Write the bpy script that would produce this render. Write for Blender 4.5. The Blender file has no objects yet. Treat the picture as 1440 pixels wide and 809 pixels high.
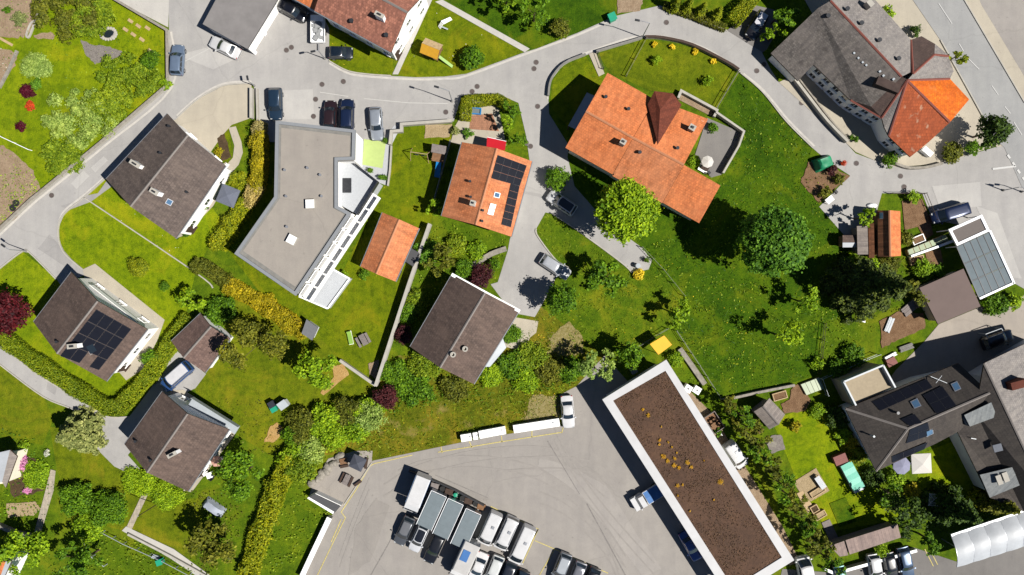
import bpy, math, random
import numpy as np
from mathutils import Vector, Matrix
from mathutils.geometry import tessellate_polygon

# Village seen from a drone about 100 m up.  Plan survey units: 10 units = 1 m,
# origin under the drone at (720, 404.5); W() gives metres for a surveyed point at height z.
sc = bpy.context.scene
COL = sc.collection
HC = 100.0
R = math.radians
rnd = random.Random(7)

def W(px, py, z=0.0):
    s = (HC - z) / 1000.0
    return Vector(((px - 720) * s, (404.5 - py) * s, z))

# ------------------------------------------------------------------ materials
GAIN = 0.5
def lin(c):
    c /= 255.0
    return c / 12.92 if c <= 0.04045 else ((c + 0.055) / 1.055) ** 2.4
def C(r, g, b, k=None):
    k = GAIN if k is None else k
    return (lin(r) * k, lin(g) * k, lin(b) * k, 1.0)

MATS = {}
class NT:
    def __init__(s, name):
        m = bpy.data.materials.new(name); m.use_nodes = True
        s.m = m; s.t = m.node_tree; s.n = s.t.nodes; s.l = s.t.links
        s.bsdf = s.n['Principled BSDF']; s.out = s.n['Material Output']
    def add(s, typ, **kw):
        n = s.n.new(typ)
        for k, v in kw.items():
            if k in n.inputs: n.inputs[k].default_value = v
            else: setattr(n, k, v)
        return n
    def link(s, a, b): s.l.new(a, b)
    def pos(s, scale=1.0):
        g = s.add('ShaderNodeNewGeometry')
        return g.outputs['Position']
    def noise(s, scale, detail=4, rough=.6, vec=None, dim='3D'):
        n = s.add('ShaderNodeTexNoise'); n.inputs['Scale'].default_value = scale
        n.inputs['Detail'].default_value = detail; n.inputs['Roughness'].default_value = rough
        s.link(vec or s.pos(), n.inputs['Vector'])
        return n.outputs['Fac']
    def ramp(s, fac, stops):
        r = s.add('ShaderNodeValToRGB'); e = r.color_ramp.elements
        while len(e) < len(stops): e.new(0.5)
        for i, (p, c) in enumerate(stops):
            e[i].position = p; e[i].color = c if len(c) == 4 else (*c, 1)
        s.link(fac, r.inputs['Fac']); return r.outputs['Color']
    def mix(s, fac, a, b, mode='MIX'):
        m = s.add('ShaderNodeMix'); m.data_type = 'RGBA'; m.blend_type = mode
        if hasattr(fac, 'is_output'): s.link(fac, m.inputs[0])
        else: m.inputs[0].default_value = fac
        for sock, v in ((m.inputs[6], a), (m.inputs[7], b)):
            if hasattr(v, 'is_output'): s.link(v, sock)
            else: sock.default_value = v
        return m.outputs[2]
    def bump(s, h, strength=.5, dist=.05):
        b = s.add('ShaderNodeBump'); b.inputs['Strength'].default_value = strength
        b.inputs['Distance'].default_value = dist
        s.link(h, b.inputs['Height']); s.link(b.outputs['Normal'], s.bsdf.inputs['Normal'])
    def color(s, c):
        if hasattr(c, 'is_output'): s.link(c, s.bsdf.inputs['Base Color'])
        else: s.bsdf.inputs['Base Color'].default_value = c
    def set(s, **kw):
        for k, v in kw.items(): s.bsdf.inputs[k].default_value = v

def sc_col(c, k): return (c[0]*k, c[1]*k, c[2]*k, 1)

def plain(name, c, rough=.6, var=.15, scale=3.0, metal=0.0, spec=.4, bump=0.0):
    if name in MATS: return MATS[name]
    t = NT(name)
    f = t.noise(scale, 5, .65)
    t.color(t.ramp(f, [(.3, sc_col(c, 1 - var)), (.7, sc_col(c, 1 + var))]))
    t.set(Roughness=rough, Metallic=metal)
    t.bsdf.inputs['Specular IOR Level'].default_value = spec
    if bump: t.bump(t.noise(scale * 6, 3), bump, .02)
    MATS[name] = t.m; return t.m

def grass(name, dark, mid, light, scale=.25, dry=None):
    dark, mid, light = [(c[0]*1.12, c[1]*.98, c[2]*.9, 1) for c in (dark, mid, light)]
    t = NT(name)
    big = t.noise(scale, 5, .62)
    fine = t.noise(5.0, 6, .75)
    mid_n = t.noise(1.1, 5, .7)
    a = t.ramp(big, [(.3, dark), (.5, mid), (.7, light)])
    b = t.ramp(fine, [(.30, sc_col(dark, .55)), (.5, mid), (.72, sc_col(light, 1.18))])
    c = t.mix(.42, a, b)
    d = t.ramp(mid_n, [(.36, (.62, .66, .6, 1)), (.5, (1, 1, 1, 1)), (.68, (1.22, 1.14, .9, 1))])
    c = t.mix(.9, c, d, 'MULTIPLY')
    dn = t.add('ShaderNodeTexNoise'); dn.inputs['Scale'].default_value = .12; dn.inputs['Detail'].default_value = 7; dn.inputs['Roughness'].default_value = .68; dn.inputs['Distortion'].default_value = 1.2
    t.link(t.pos(), dn.inputs['Vector'])
    c = t.mix(t.ramp(dn.outputs['Fac'], [(.53, (0, 0, 0, 1)), (.66, (.6, .6, .6, 1))]), c, (light[0]*1.25, light[1]*1.02, light[2]*1.2, 1))
    c = t.mix(t.ramp(dn.outputs['Fac'], [(.34, (.55, .55, .55, 1)), (.45, (0, 0, 0, 1))]), c, sc_col(dark, .8))
    mp = t.add('ShaderNodeMapping'); mp.inputs['Scale'].default_value = (1.6, .16, 1); mp.inputs['Rotation'].default_value = (0, 0, -.5)
    t.link(t.pos(), mp.inputs['Vector'])
    st = t.noise(1.0, 4, .6, mp.outputs['Vector'])
    c = t.mix(.55, c, t.ramp(st, [(.35, (.80, .84, .80, 1)), (.65, (1.14, 1.08, 1.0, 1))]), 'MULTIPLY')
    wd_ = t.noise(2.6, 3, .55)
    c = t.mix(t.ramp(wd_, [(.62, (0, 0, 0, 1)), (.72, (.5, .5, .5, 1))]), c, (dark[0]*.7, dark[1]*.85, dark[2]*.8, 1))
    if dry:
        f = t.ramp(t.noise(.33, 6, .7), [(.57, (0, 0, 0, 1)), (.74, (.8, .8, .8, 1))])
        c = t.mix(f, c, dry)
    t.color(c); t.set(Roughness=.95); t.bsdf.inputs['Specular IOR Level'].default_value = .1
    t.bump(fine, .9, .12)
    MATS[name] = t.m; return t.m

def asphalt(name, c, patch=.10, warm=None):
    t = NT(name)
    big = t.noise(.07, 6, .6); mid = t.noise(.6, 5, .65); fine = t.noise(9, 4, .8)
    a = t.ramp(big, [(.3, sc_col(c, 1 - patch * 1.2)), (.7, sc_col(c, 1 + patch))])
    a = t.mix(.55, a, t.ramp(mid, [(.3, (.86, .86, .87, 1)), (.65, (1.05, 1.05, 1.04, 1))]), 'MULTIPLY')
    a = t.mix(.6, a, t.ramp(fine, [(.3, (.85, .85, .85, 1)), (.7, (1.08, 1.08, 1.08, 1))]), 'MULTIPLY')
    # long streaks of wear
    mp = t.add('ShaderNodeMapping'); mp.inputs['Scale'].default_value = (.9, .12, 1); mp.inputs['Rotation'].default_value = (0, 0, .6)
    t.link(t.pos(), mp.inputs['Vector'])
    st = t.noise(.8, 4, .6, mp.outputs['Vector'])
    a = t.mix(.5, a, t.ramp(st, [(.35, (.88, .88, .89, 1)), (.6, (1.03, 1.03, 1.02, 1))]), 'MULTIPLY')
    # oil spots and repairs
    sp = t.noise(1.7, 2, .5)
    a = t.mix(t.ramp(sp, [(.68, (0, 0, 0, 1)), (.78, (.45, .45, .45, 1))]), a, sc_col(c, .55))
    # cracks
    v = t.add('ShaderNodeTexVoronoi'); v.feature = 'DISTANCE_TO_EDGE'; v.inputs['Scale'].default_value = .05
    dv = t.add('ShaderNodeVectorMath'); dv.operation = 'ADD'
    nn = t.add('ShaderNodeTexNoise'); nn.inputs['Scale'].default_value = .5; t.link(t.pos(), nn.inputs['Vector'])
    t.link(t.pos(), dv.inputs[0]); t.link(nn.outputs['Color'], dv.inputs[1]); t.link(dv.outputs[0], v.inputs['Vector'])
    a = t.mix(t.ramp(v.outputs['Distance'], [(.0, (.22, .22, .22, 1)), (.005, (0, 0, 0, 1))]), a, sc_col(c, .55))
    t.color(a); t.set(Roughness=.9); t.bsdf.inputs['Specular IOR Level'].default_value = .2
    t.bump(fine, .3, .02)
    MATS[name] = t.m; return t.m

def soil(name, c, c2, scale=1.2):
    t = NT(name)
    f = t.noise(scale, 6, .7); g = t.noise(7, 5, .8)
    a = t.ramp(f, [(.32, c), (.68, c2)])
    a = t.mix(.7, a, t.ramp(g, [(.3, (.6, .6, .6, 1)), (.7, (1.2, 1.2, 1.2, 1))]), 'MULTIPLY')
    t.color(a); t.set(Roughness=.95); t.bsdf.inputs['Specular IOR Level'].default_value = .1
    t.bump(g, .9, .15)
    MATS[name] = t.m; return t.m

def tiles(name, c, c2, tw=.34, th=.36, var=.35, stain=None, moss=0.0, bump=.6):
    """roof covering laid out in the roof's own UV (metres along eave, metres up slope)"""
    t = NT(name)
    uv = t.add('ShaderNodeUVMap')
    br = t.add('ShaderNodeTexBrick')
    t.link(uv.outputs['UV'], br.inputs['Vector'])
    br.inputs['Scale'].default_value = 1.0
    br.inputs['Brick Width'].default_value = tw; br.inputs['Row Height'].default_value = th
    br.inputs['Mortar Size'].default_value = .022; br.inputs['Mortar Smooth'].default_value = .3
    br.inputs['Color1'].default_value = sc_col(c, 1 - var); br.inputs['Color2'].default_value = sc_col(c, 1 + var)
    br.inputs['Mortar'].default_value = sc_col(c, .55)
    f = t.noise(.35, 6, .65); g = t.noise(2.2, 5, .7); h = t.noise(11, 3, .8)
    a = t.mix(t.ramp(f, [(.35, (0, 0, 0, 1)), (.68, (.75, .75, .75, 1))]), br.outputs['Color'], c2)
    a = t.mix(.75, a, t.ramp(g, [(.3, (.72, .72, .74, 1)), (.7, (1.18, 1.16, 1.12, 1))]), 'MULTIPLY')
    a = t.mix(.6, a, t.ramp(h, [(.3, (.72, .72, .72, 1)), (.7, (1.2, 1.2, 1.2, 1))]), 'MULTIPLY')
    mp = t.add('ShaderNodeMapping'); mp.inputs['Scale'].default_value = (2.2, .22, 1); t.link(uv.outputs['UV'], mp.inputs['Vector'])
    sn = t.add('ShaderNodeTexNoise'); sn.inputs['Scale'].default_value = 1.0; sn.inputs['Detail'].default_value = 5; t.link(mp.outputs['Vector'], sn.inputs['Vector'])
    a = t.mix(.75, a, t.ramp(sn.outputs['Fac'], [(.33, (.76, .76, .78, 1)), (.62, (1.1, 1.09, 1.07, 1))]), 'MULTIPLY')
    li = t.noise(3.2, 4, .6)
    a = t.mix(t.ramp(li, [(.66, (0, 0, 0, 1)), (.74, (.38, .38, .38, 1))]), a, (c2[0]*.9+.05, c2[1]*.9+.06, c2[2]*.9+.04, 1))
    dk = t.noise(.8, 5, .65)
    a = t.mix(t.ramp(dk, [(.60, (0, 0, 0, 1)), (.76, (.45, .45, .45, 1))]), a, sc_col(c, .5))
    if stain:
        s = t.noise(.9, 3, .5)
        a = t.mix(t.ramp(s, [(.60, (0, 0, 0, 1)), (.70, (.6, .6, .6, 1))]), a, stain)
    t.color(a); t.set(Roughness=.85); t.bsdf.inputs['Specular IOR Level'].default_value = .2
    t.bump(br.outputs['Fac'], -bump, .03)
    MATS[name] = t.m; return t.m

def leaf(name, c1, c2, trans=.35):
    t = NT(name)
    g = t.add('ShaderNodeNewGeometry')
    a = t.ramp(g.outputs['Random Per Island'], [(.0, sc_col(c1, .8)), (.5, tuple((x+y)/2 for x, y in zip(c1, c2))), (1.0, sc_col(c2, 1.15))])
    n = t.noise(.9, 3, .6)
    a = t.mix(.6, a, t.ramp(n, [(.32, (.7, .74, .7, 1)), (.66, (1.25, 1.18, 1.05, 1))]), 'MULTIPLY')
    oi = t.add('ShaderNodeObjectInfo')
    a = t.mix(.8, a, t.ramp(oi.outputs['Random'], [(0, (.82, .86, .84, 1)), (.5, (1, 1, 1, 1)), (1, (1.2, 1.12, .95, 1))]), 'MULTIPLY')
    n2 = t.noise(.35, 4, .6)
    a = t.mix(.6, a, t.ramp(n2, [(.35, (.76, .82, .78, 1)), (.65, (1.2, 1.12, 1.02, 1))]), 'MULTIPLY')
    t.color(a); t.set(Roughness=.65); t.bsdf.inputs['Specular IOR Level'].default_value = .25
    tr = t.add('ShaderNodeBsdfTranslucent'); t.link(a, tr.inputs['Color'])
    mx = t.add('ShaderNodeMixShader'); mx.inputs[0].default_value = trans
    t.link(t.bsdf.outputs[0], mx.inputs[1]); t.link(tr.outputs[0], mx.inputs[2]); t.link(mx.outputs[0], t.out.inputs['Surface'])
    MATS[name] = t.m; return t.m

def gloss(name, c, rough=.25, metal=0.0, coat=.6):
    if name in MATS: return MATS[name]
    t = NT(name)
    n = t.noise(1.3, 3, .6)
    t.color(t.ramp(n, [(.3, sc_col(c, .93)), (.7, sc_col(c, 1.05))]))
    t.set(Roughness=rough, Metallic=metal)
    t.bsdf.inputs['Coat Weight'].default_value = coat; t.bsdf.inputs['Coat Roughness'].default_value = .06
    MATS[name] = t.m; return t.m

# ------------------------------------------------------------------ mesh builder
def area2(p): return sum(p[i-1][0]*p[i][1] - p[i][0]*p[i-1][1] for i in range(len(p)))
class MB:
    def __init__(s): s.v = []; s.f = []; s.m = []; s.uv = {}; s.sm = []
    def face(s, pts, m=0, uv=None, smooth=False):
        i = len(s.v); s.v += [tuple(p) for p in pts]; s.f.append(tuple(range(i, i + len(pts)))); s.m.append(m); s.sm.append(smooth)
        if uv: s.uv[len(s.f) - 1] = uv
        return s
    def poly(s, pts, m=0, uv=False):
        """flat, possibly concave polygon, triangulated"""
        if len(pts) <= 4 and False: return s.face(pts, m)
        for tri in tessellate_polygon([[Vector(p) for p in pts]]):
            q = [Vector(pts[k]) for k in tri]
            if (q[1] - q[0]).cross(q[2] - q[0]).z < 0: q.reverse()
            s.face(q, m, [(p[0], p[1]) for p in q] if uv else None)
        return s
    def prism(s, poly, z0, z1, mt=0, ms=None, bottom=False):
        ms = mt if ms is None else ms
        p = [(a[0], a[1]) for a in poly]
        if area2(p) < 0: p.reverse()
        s.poly([(x, y, z1) for x, y in p], mt)
        for i in range(len(p)):
            a, b = p[i-1], p[i]
            s.face([(a[0], a[1], z0), (b[0], b[1], z0), (b[0], b[1], z1), (a[0], a[1], z1)], ms)
        if bottom: s.poly([(x, y, z0) for x, y in p], mt)
        return s
    def box(s, c, size, rz=0.0, m=0, mt=None, tilt=0.0):
        hx, hy, hz = size[0]/2, size[1]/2, size[2]/2
        M = Matrix.Translation(Vector(c)) @ Matrix.Rotation(rz, 4, 'Z') @ Matrix.Rotation(tilt, 4, 'Y')
        P = [M @ Vector((x, y, z)) for z in (-hz, hz) for x, y in ((-hx, -hy), (hx, -hy), (hx, hy), (-hx, hy))]
        for k, q in enumerate(((3, 2, 1, 0), (4, 5, 6, 7), (0, 1, 5, 4), (1, 2, 6, 5), (2, 3, 7, 6), (3, 0, 4, 7))):
            s.face([P[i] for i in q], (mt if (mt is not None and k == 1) else m))
        return s
    def slab(s, pts, t, m=0, me=None, up=0.0):
        """sloping face with vertical thickness t and roof UV"""
        me = m if me is None else me
        P = [Vector(p) for p in pts]
        n = Vector((0, 0, 0))
        for i in range(len(P)): n += P[i-1].cross(P[i])
        if n.z < 0: P.reverse(); n = -n
        n.normalize()
        u = Vector((-n.y, n.x, 0))
        if u.length < 1e-3: u = (P[1] - P[0])
        u.normalize(); v = n.cross(u)
        uv = [(p.dot(u), p.dot(v)) for p in P]
        d = Vector((0, 0, t))
        if len(P) > 4: tris = [list(q) for q in tessellate_polygon([P])]
        elif len(P) == 4 and abs((P[3] - P[0]).dot(n)) + abs((P[2] - P[0]).dot(n)) + abs((P[1] - P[0]).dot(n)) > .02:
            k0 = min(range(4), key=lambda k: -P[k].z); tris = [[k0, (k0+1) % 4, (k0+2) % 4], [k0, (k0+2) % 4, (k0+3) % 4]]
        else: tris = [list(range(len(P)))]
        for q in tris:
            if (P[q[1]] - P[q[0]]).cross(P[q[2]] - P[q[0]]).z < 0: q.reverse()
            s.face([P[k] for k in q], m, [uv[k] for k in q])
            s.face([P[k] - d for k in reversed(q)], me)
        for i in range(len(P)):
            a, b = P[i-1], P[i]
            s.face([a - d, b - d, b, a], me)
        return s
    def tube(s, pts, r, n=6, m=0, r1=None, cap=True):
        P = [Vector(p) for p in pts]; rings = []
        for i, p in enumerate(P):
            d = (P[min(i+1, len(P)-1)] - P[max(i-1, 0)]).normalized()
            a = Vector((0, 0, 1)) if abs(d.z) < .9 else Vector((1, 0, 0))
            u = d.cross(a).normalized(); v = d.cross(u)
            rr = r if r1 is None else r + (r1 - r) * i / max(1, len(P) - 1)
            rings.append([p + (u * math.cos(2*math.pi*k/n) + v * math.sin(2*math.pi*k/n)) * rr for k in range(n)])
        for A, B in zip(rings, rings[1:]):
            for k in range(n): s.face([A[k], A[(k+1) % n], B[(k+1) % n], B[k]], m, None, True)
        if cap: s.face(rings[-1], m); s.face(list(reversed(rings[0])), m)
        return s
    def lathe(s, c, prof, n=16, m=0, smooth=True, sx=1.0, sy=1.0, rz=0.0, ms=None):
        c = Vector(c); rings = []
        for r, z in prof:
            rings.append([c + Vector((math.cos(a)*r*sx*math.cos(rz) - math.sin(a)*r*sy*math.sin(rz), math.cos(a)*r*sx*math.sin(rz) + math.sin(a)*r*sy*math.cos(rz), z)) for a in [2*math.pi*k/n for k in range(n)]])
        for i, (A, B) in enumerate(zip(rings, rings[1:])):
            for k in range(n): s.face([A[k], A[(k+1) % n], B[(k+1) % n], B[k]], ms[i] if ms else m, None, smooth)
        if prof[-1][0] > 1e-4: s.face(rings[-1], ms[-1] if ms else m)
        return s
    def ring(s, poly, w, z0, z1, m=0, inset=True):
        """mitred rim of width w just inside a closed polygon"""
        p = [Vector((q[0], q[1])) for q in poly]
        if area2(p) < 0: p.reverse()
        I = []
        for i in range(len(p)):
            a = (p[i] - p[i-1]).normalized(); b = (p[(i+1) % len(p)] - p[i]).normalized()
            na, nb = Vector((-a.y, a.x)), Vector((-b.y, b.x)); k = na + nb; I.append(p[i] + k * (w / max(.25, 1 + na.dot(nb))))
        for i in range(len(p)):
            A, B, c, d = p[i-1], p[i], I[i], I[i-1]
            s.face([(A.x, A.y, z1), (B.x, B.y, z1), (c.x, c.y, z1), (d.x, d.y, z1)], m)
            s.face([(A.x, A.y, z0), (B.x, B.y, z0), (B.x, B.y, z1), (A.x, A.y, z1)], m)
            s.face([(c.x, c.y, z0), (d.x, d.y, z0), (d.x, d.y, z1), (c.x, c.y, z1)], m)
            s.face([(d.x, d.y, z0), (c.x, c.y, z0), (B.x, B.y, z0), (A.x, A.y, z0)], m)
        return s
    def raw(s, o): # append other builder
        i = len(s.v); j = len(s.f); s.v += o.v; s.f += [tuple(k + i for k in f) for f in o.f]; s.m += o.m; s.sm += o.sm
        for k, u in o.uv.items(): s.uv[k + j] = u
        return s
    def mesh(s, name, mats, org=(0, 0, 0), weld=True):
        me = bpy.data.meshes.new(name)
        ox, oy, oz = org
        me.from_pydata([(x - ox, y - oy, z - oz) for x, y, z in s.v], [], s.f)
        for m in mats: me.materials.append(m)
        me.polygons.foreach_set('material_index', s.m)
        me.polygons.foreach_set('use_smooth', s.sm)
        if s.uv:
            ul = me.uv_layers.new(name='UVMap').data
            for p in me.polygons:
                u = s.uv.get(p.index)
                if u:
                    for k, li in enumerate(p.loop_indices): ul[li].uv = u[k]
        if any(s.sm):
            import bmesh
            bm = bmesh.new(); bm.from_mesh(me); bmesh.ops.remove_doubles(bm, verts=bm.verts, dist=1e-4); bm.to_mesh(me); bm.free()
            me.set_sharp_from_angle(angle=R(38))
        me.update(); return me

def tag(o, label, cat, group=None):
    o['label'] = label; o['category'] = cat
    if group: o['group'] = group
    return o
def link(name, me): o = bpy.data.objects.new(name, me); COL.objects.link(o); return o
class Thing:
    def __init__(s, name, label, cat, loc, rz=0.0, group=None, local=False):
        s.e = bpy.data.objects.new(name, None); COL.objects.link(s.e); s.e.empty_display_size = .5
        s.e.location = loc; s.e.rotation_euler = (0, 0, rz); tag(s.e, label, cat, group)
        s.org = (0, 0, 0) if local else tuple(loc)
    def part(s, name, mb, mats, parent=None, label=None):
        mats = mats if isinstance(mats, (list, tuple)) else [mats]
        me = mb if isinstance(mb, bpy.types.Mesh) else mb.mesh(name, mats, s.org)
        o = link(name, me); o.parent = parent or s.e
        if label: o['label'] = label
        return o
def solo(name, mb, mats, label, cat, group=None, org=None):
    mats = mats if isinstance(mats, (list, tuple)) else [mats]
    if org is None:
        a = np.array(mb.v); org = (float((a[:, 0].min()+a[:, 0].max())/2), float((a[:, 1].min()+a[:, 1].max())/2), float(a[:, 2].min()))
    o = link(name, mb.mesh(name, mats, org)); o.location = org
    return tag(o, label, cat, group)
def struct(name, mb, mats, kind='structure'):
    mats = mats if isinstance(mats, (list, tuple)) else [mats]
    o = link(name, mb.mesh(name, mats)); o['kind'] = kind; return o
LAY = {}
def sheet(name, pts, z, mat):
    LAY[z] = LAY.get(z, 0) + 1; z += LAY[z]*.0008
    mb = MB(); mb.poly([(W(x, y).x, W(x, y).y, z) for x, y in pts], uv=True)
    return struct(name, mb, mat)
def offset_path(pts, w):
    """left and right points of a strip of width w (metres) along 2D path"""
    P = [Vector((p[0], p[1])) for p in pts]; L = []; Rr = []
    for i, p in enumerate(P):
        if i == 0: d = (P[1]-P[0]).normalized(); k = 1
        elif i == len(P)-1: d = (P[-1]-P[-2]).normalized(); k = 1
        else:
            a = (P[i]-P[i-1]).normalized(); b = (P[i+1]-P[i]).normalized(); d = (a+b)
            d = d.normalized() if d.length > 1e-6 else a
            k = min(1/max(.3, d.dot(a)), 2)
        n = Vector((-d.y, d.x)) * w/2 * k
        L.append(p+n); Rr.append(p-n)
    return L, Rr
def smooth_path(pts, n=4):
    """Catmull-Rom through survey points"""
    P = [Vector((p[0], p[1])) for p in pts]
    if len(P) < 3: return [(p.x, p.y) for p in P]
    o = []
    for i in range(len(P)-1):
        p0, p1, p2, p3 = P[max(i-1, 0)], P[i], P[i+1], P[min(i+2, len(P)-1)]
        for k in range(n):
            t = k/n
            q = .5*((2*p1)+(p2-p0)*t+(2*p0-5*p1+4*p2-p3)*t*t+(3*p1-p0-3*p2+p3)*t**3)
            o.append((q.x, q.y))
    o.append((P[-1].x, P[-1].y)); return o
def strip_mb(path, w, z0, z1, mb=None, m=0, ms=None):
    mb = mb or MB(); wp = [W(x, y) for x, y in path]
    L, Rr = offset_path(wp, w); ms = m if ms is None else ms
    for i in range(len(L)-1):
        a, b, c, d = L[i], Rr[i], Rr[i+1], L[i+1]
        mb.face([(a.x, a.y, z1), (b.x, b.y, z1), (c.x, c.y, z1), (d.x, d.y, z1)], m)
        if z1 - z0 > .012:
            mb.face([(a.x, a.y, z0), (a.x, a.y, z1), (d.x, d.y, z1), (d.x, d.y, z0)], ms)
            mb.face([(b.x, b.y, z0), (c.x, c.y, z0), (c.x, c.y, z1), (b.x, b.y, z1)], ms)
    if z1 - z0 > .012:
        for i in (0, -1): a, b = L[i], Rr[i]; mb.face([(a.x, a.y, z0), (b.x, b.y, z0), (b.x, b.y, z1), (a.x, a.y, z1)], ms)
    return mb

# ------------------------------------------------------------------ foliage
def quads_mesh(name, V, mat, extra=None):
    """V: (n,4,3) array of leaf quads"""
    me = bpy.data.meshes.new(name); n = len(V)
    me.vertices.add(4*n); me.vertices.foreach_set('co', V.reshape(-1).astype(np.float32))
    me.loops.add(4*n); me.loops.foreach_set('vertex_index', np.arange(4*n, dtype=np.int32))
    me.polygons.add(n); me.polygons.foreach_set('loop_start', np.arange(0, 4*n, 4, dtype=np.int32))
    try: me.polygons.foreach_set('loop_total', np.full(n, 4, dtype=np.int32))
    except Exception: pass
    me.materials.append(mat); me.update(calc_edges=True); me.validate(); return me
def unit(a): return a / (np.linalg.norm(a, axis=-1, keepdims=True) + 1e-9)
def leaf_quads(g, P, N, size, aspect=.62):
    n = len(P)
    r = g.normal(size=(n, 3)); u = unit(np.cross(N, r)); v = unit(np.cross(N, u))
    s = (size * g.uniform(.65, 1.35, size=(n, 1)))
    u = u*s*.5; v = v*s*.5*aspect
    return np.stack([P-u, P-v*1.0, P+u, P+v*1.0], axis=1)
def crown_quads(g, lobes, size, dens=2.2, clump=.42, per=14, up=.45):
    out = []
    for (x, y, z, r, fz) in lobes:
        nc = max(6, int(dens * 4 * math.pi * r * r / (per * size * size * .55)))
        d = unit(g.normal(size=(nc, 3))); d[:, 2] = np.where(d[:, 2] < -.25, -d[:, 2], d[:, 2])
        rad = r * np.where(g.uniform(size=(nc, 1)) < .8, g.uniform(.78, 1.06, size=(nc, 1)), g.uniform(.3, .8, size=(nc, 1)))
        cc = d * rad * np.array([1, 1, fz]) + np.array([x, y, z])
        cl = min(clump, r*.4)
        off = g.normal(size=(nc, per, 3)) * cl * np.array([.55, .55, .4])
        P = (cc[:, None, :] + off).reshape(-1, 3)
        D = np.repeat(d, per, axis=0)
        N = unit(D*.6 + np.array([0, 0, up]) + g.normal(size=P.shape)*.45)
        P[:, 2] = np.maximum(P[:, 2], .05)
        out.append(leaf_quads(g, P, N, size * g.uniform(.78, 1.25)))
    return np.concatenate(out)
def trunk_mb(base, top, r, limbs=(), seed=0):
    mb = MB(); q = random.Random(seed)
    b = Vector(base); t = Vector(top); m = b.lerp(t, .5) + Vector((q.uniform(-.1, .1), q.uniform(-.1, .1), 0))*r*4
    mb.tube([b, m, t], r, 8, 0, r*.55)
    for e in limbs: mb.tube([m.lerp(t, q.uniform(.1, .9)), Vector(e)*.55 + m*.45 + Vector((0, 0, .2)), Vector(e)], r*.42, 5, 0, r*.12)
    return mb
SEED = [100]
def tree(name, label, px, py, r, h, mat, cat='tree', size=.42, group=None, style='round', sx=1.0, ang=0.0, dens=1.7, low=.22, bark='bark'):
    SEED[0] += 1; g = np.random.default_rng(SEED[0]); q = random.Random(SEED[0])
    zc = h*.6; c = W(px, py, zc); rm = r*(HC-zc)/1000.0
    T = Thing(name, label, cat, (c.x, c.y, 0), ang, group, local=True)
    lobes = []
    if style == 'round':
        hz = (h - h*low)/2; cz = h*low + hz
        lobes.append((0, 0, cz, rm*.72, hz/rm*1.0))
        k = 9 if r > 30 else 6
        for i in range(k):
            a = 2*math.pi*i/k + q.uniform(-.3, .3); rr = rm*q.uniform(.32, .46); d = rm*q.uniform(.5, .68)
            lobes.append((math.cos(a)*d, math.sin(a)*d, cz + hz*q.uniform(-.35, .3), rr, .85))
        for i in range(k//2):
            a = q.uniform(0, 6.28); d = rm*q.uniform(.1, .4); rr = rm*q.uniform(.28, .42)
            lobes.append((math.cos(a)*d, math.sin(a)*d, cz + hz*q.uniform(.4, .7), rr, .8))
    elif style == 'dome':
        hz = (h - h*.12)/2; cz = h*.12 + hz
        lobes.append((0, 0, cz, rm*.86, hz/rm))
        for i in range(22):
            a = i*2.4; t_ = math.sqrt((i+.5)/22); d = rm*.74*t_; rr = rm*q.uniform(.22, .3)
            lobes.append((math.cos(a)*d, math.sin(a)*d, cz + hz*.72*math.sqrt(max(0, 1-t_*t_*.9)), rr, .8))
    elif style == 'open':
        cz = h*.62
        for i in range(12 if r > 25 else 8):
            a = q.uniform(0, 6.28); d = rm*math.sqrt(q.uniform(0, .75)); rr = rm*q.uniform(.2, .36)
            lobes.append((math.cos(a)*d, math.sin(a)*d, cz + h*q.uniform(-.2, .25), rr, .8))
    lobes = [(x*sx, y/sx**.3, z, rr, f) for x, y, z, rr, f in lobes]
    if style == 'conifer':
        Vs = []
        nt = int(7 + h*.7)
        for i in range(nt):
            t = (i + .3)/nt; z = h*(.08 + .9*t); R0 = rm*(1-t)**.85 + .12; nb = int(5 + 8*(1-t))
            ph = q.uniform(0, 6.28)
            for b in range(nb):
                a = ph + 2*math.pi*b/nb + q.uniform(-.22, .22); L = R0*q.uniform(.62, 1.2); n = int(14 + L*44)
                s = g.uniform(.12, 1, size=n)*L
                wd = .10 + .16*L*(1 - s/L*.7)
                lat = g.normal(size=n)*wd*.75
                P = np.stack([np.cos(a)*s - np.sin(a)*lat, np.sin(a)*s + np.cos(a)*lat, z - s*.22 - (s/L)**2*.12*L + g.normal(size=n)*.07], axis=1)
                N = unit(np.array([math.cos(a)*.35, math.sin(a)*.35, 1.0]) + g.normal(size=(n, 3))*.5)
                Vs.append(leaf_quads(g, P, N, size*.9, .5))
        V = np.concatenate(Vs); V[:, :, 0] *= sx
    else:
        V = crown_quads(g, lobes, size, dens)
    limbs = [(l[0]*.8, l[1]*.8, l[2]) for l in lobes[1:6]]
    if h > 2.2: T.part('trunk', trunk_mb((0, 0, 0), (0, 0, h*(.92 if style == 'conifer' else .6)), max(.06, h*.022), limbs, SEED[0]), MATS[bark])
    T.part('crown', quads_mesh('crown', V, MATS[mat]), None)
    return T
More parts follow.
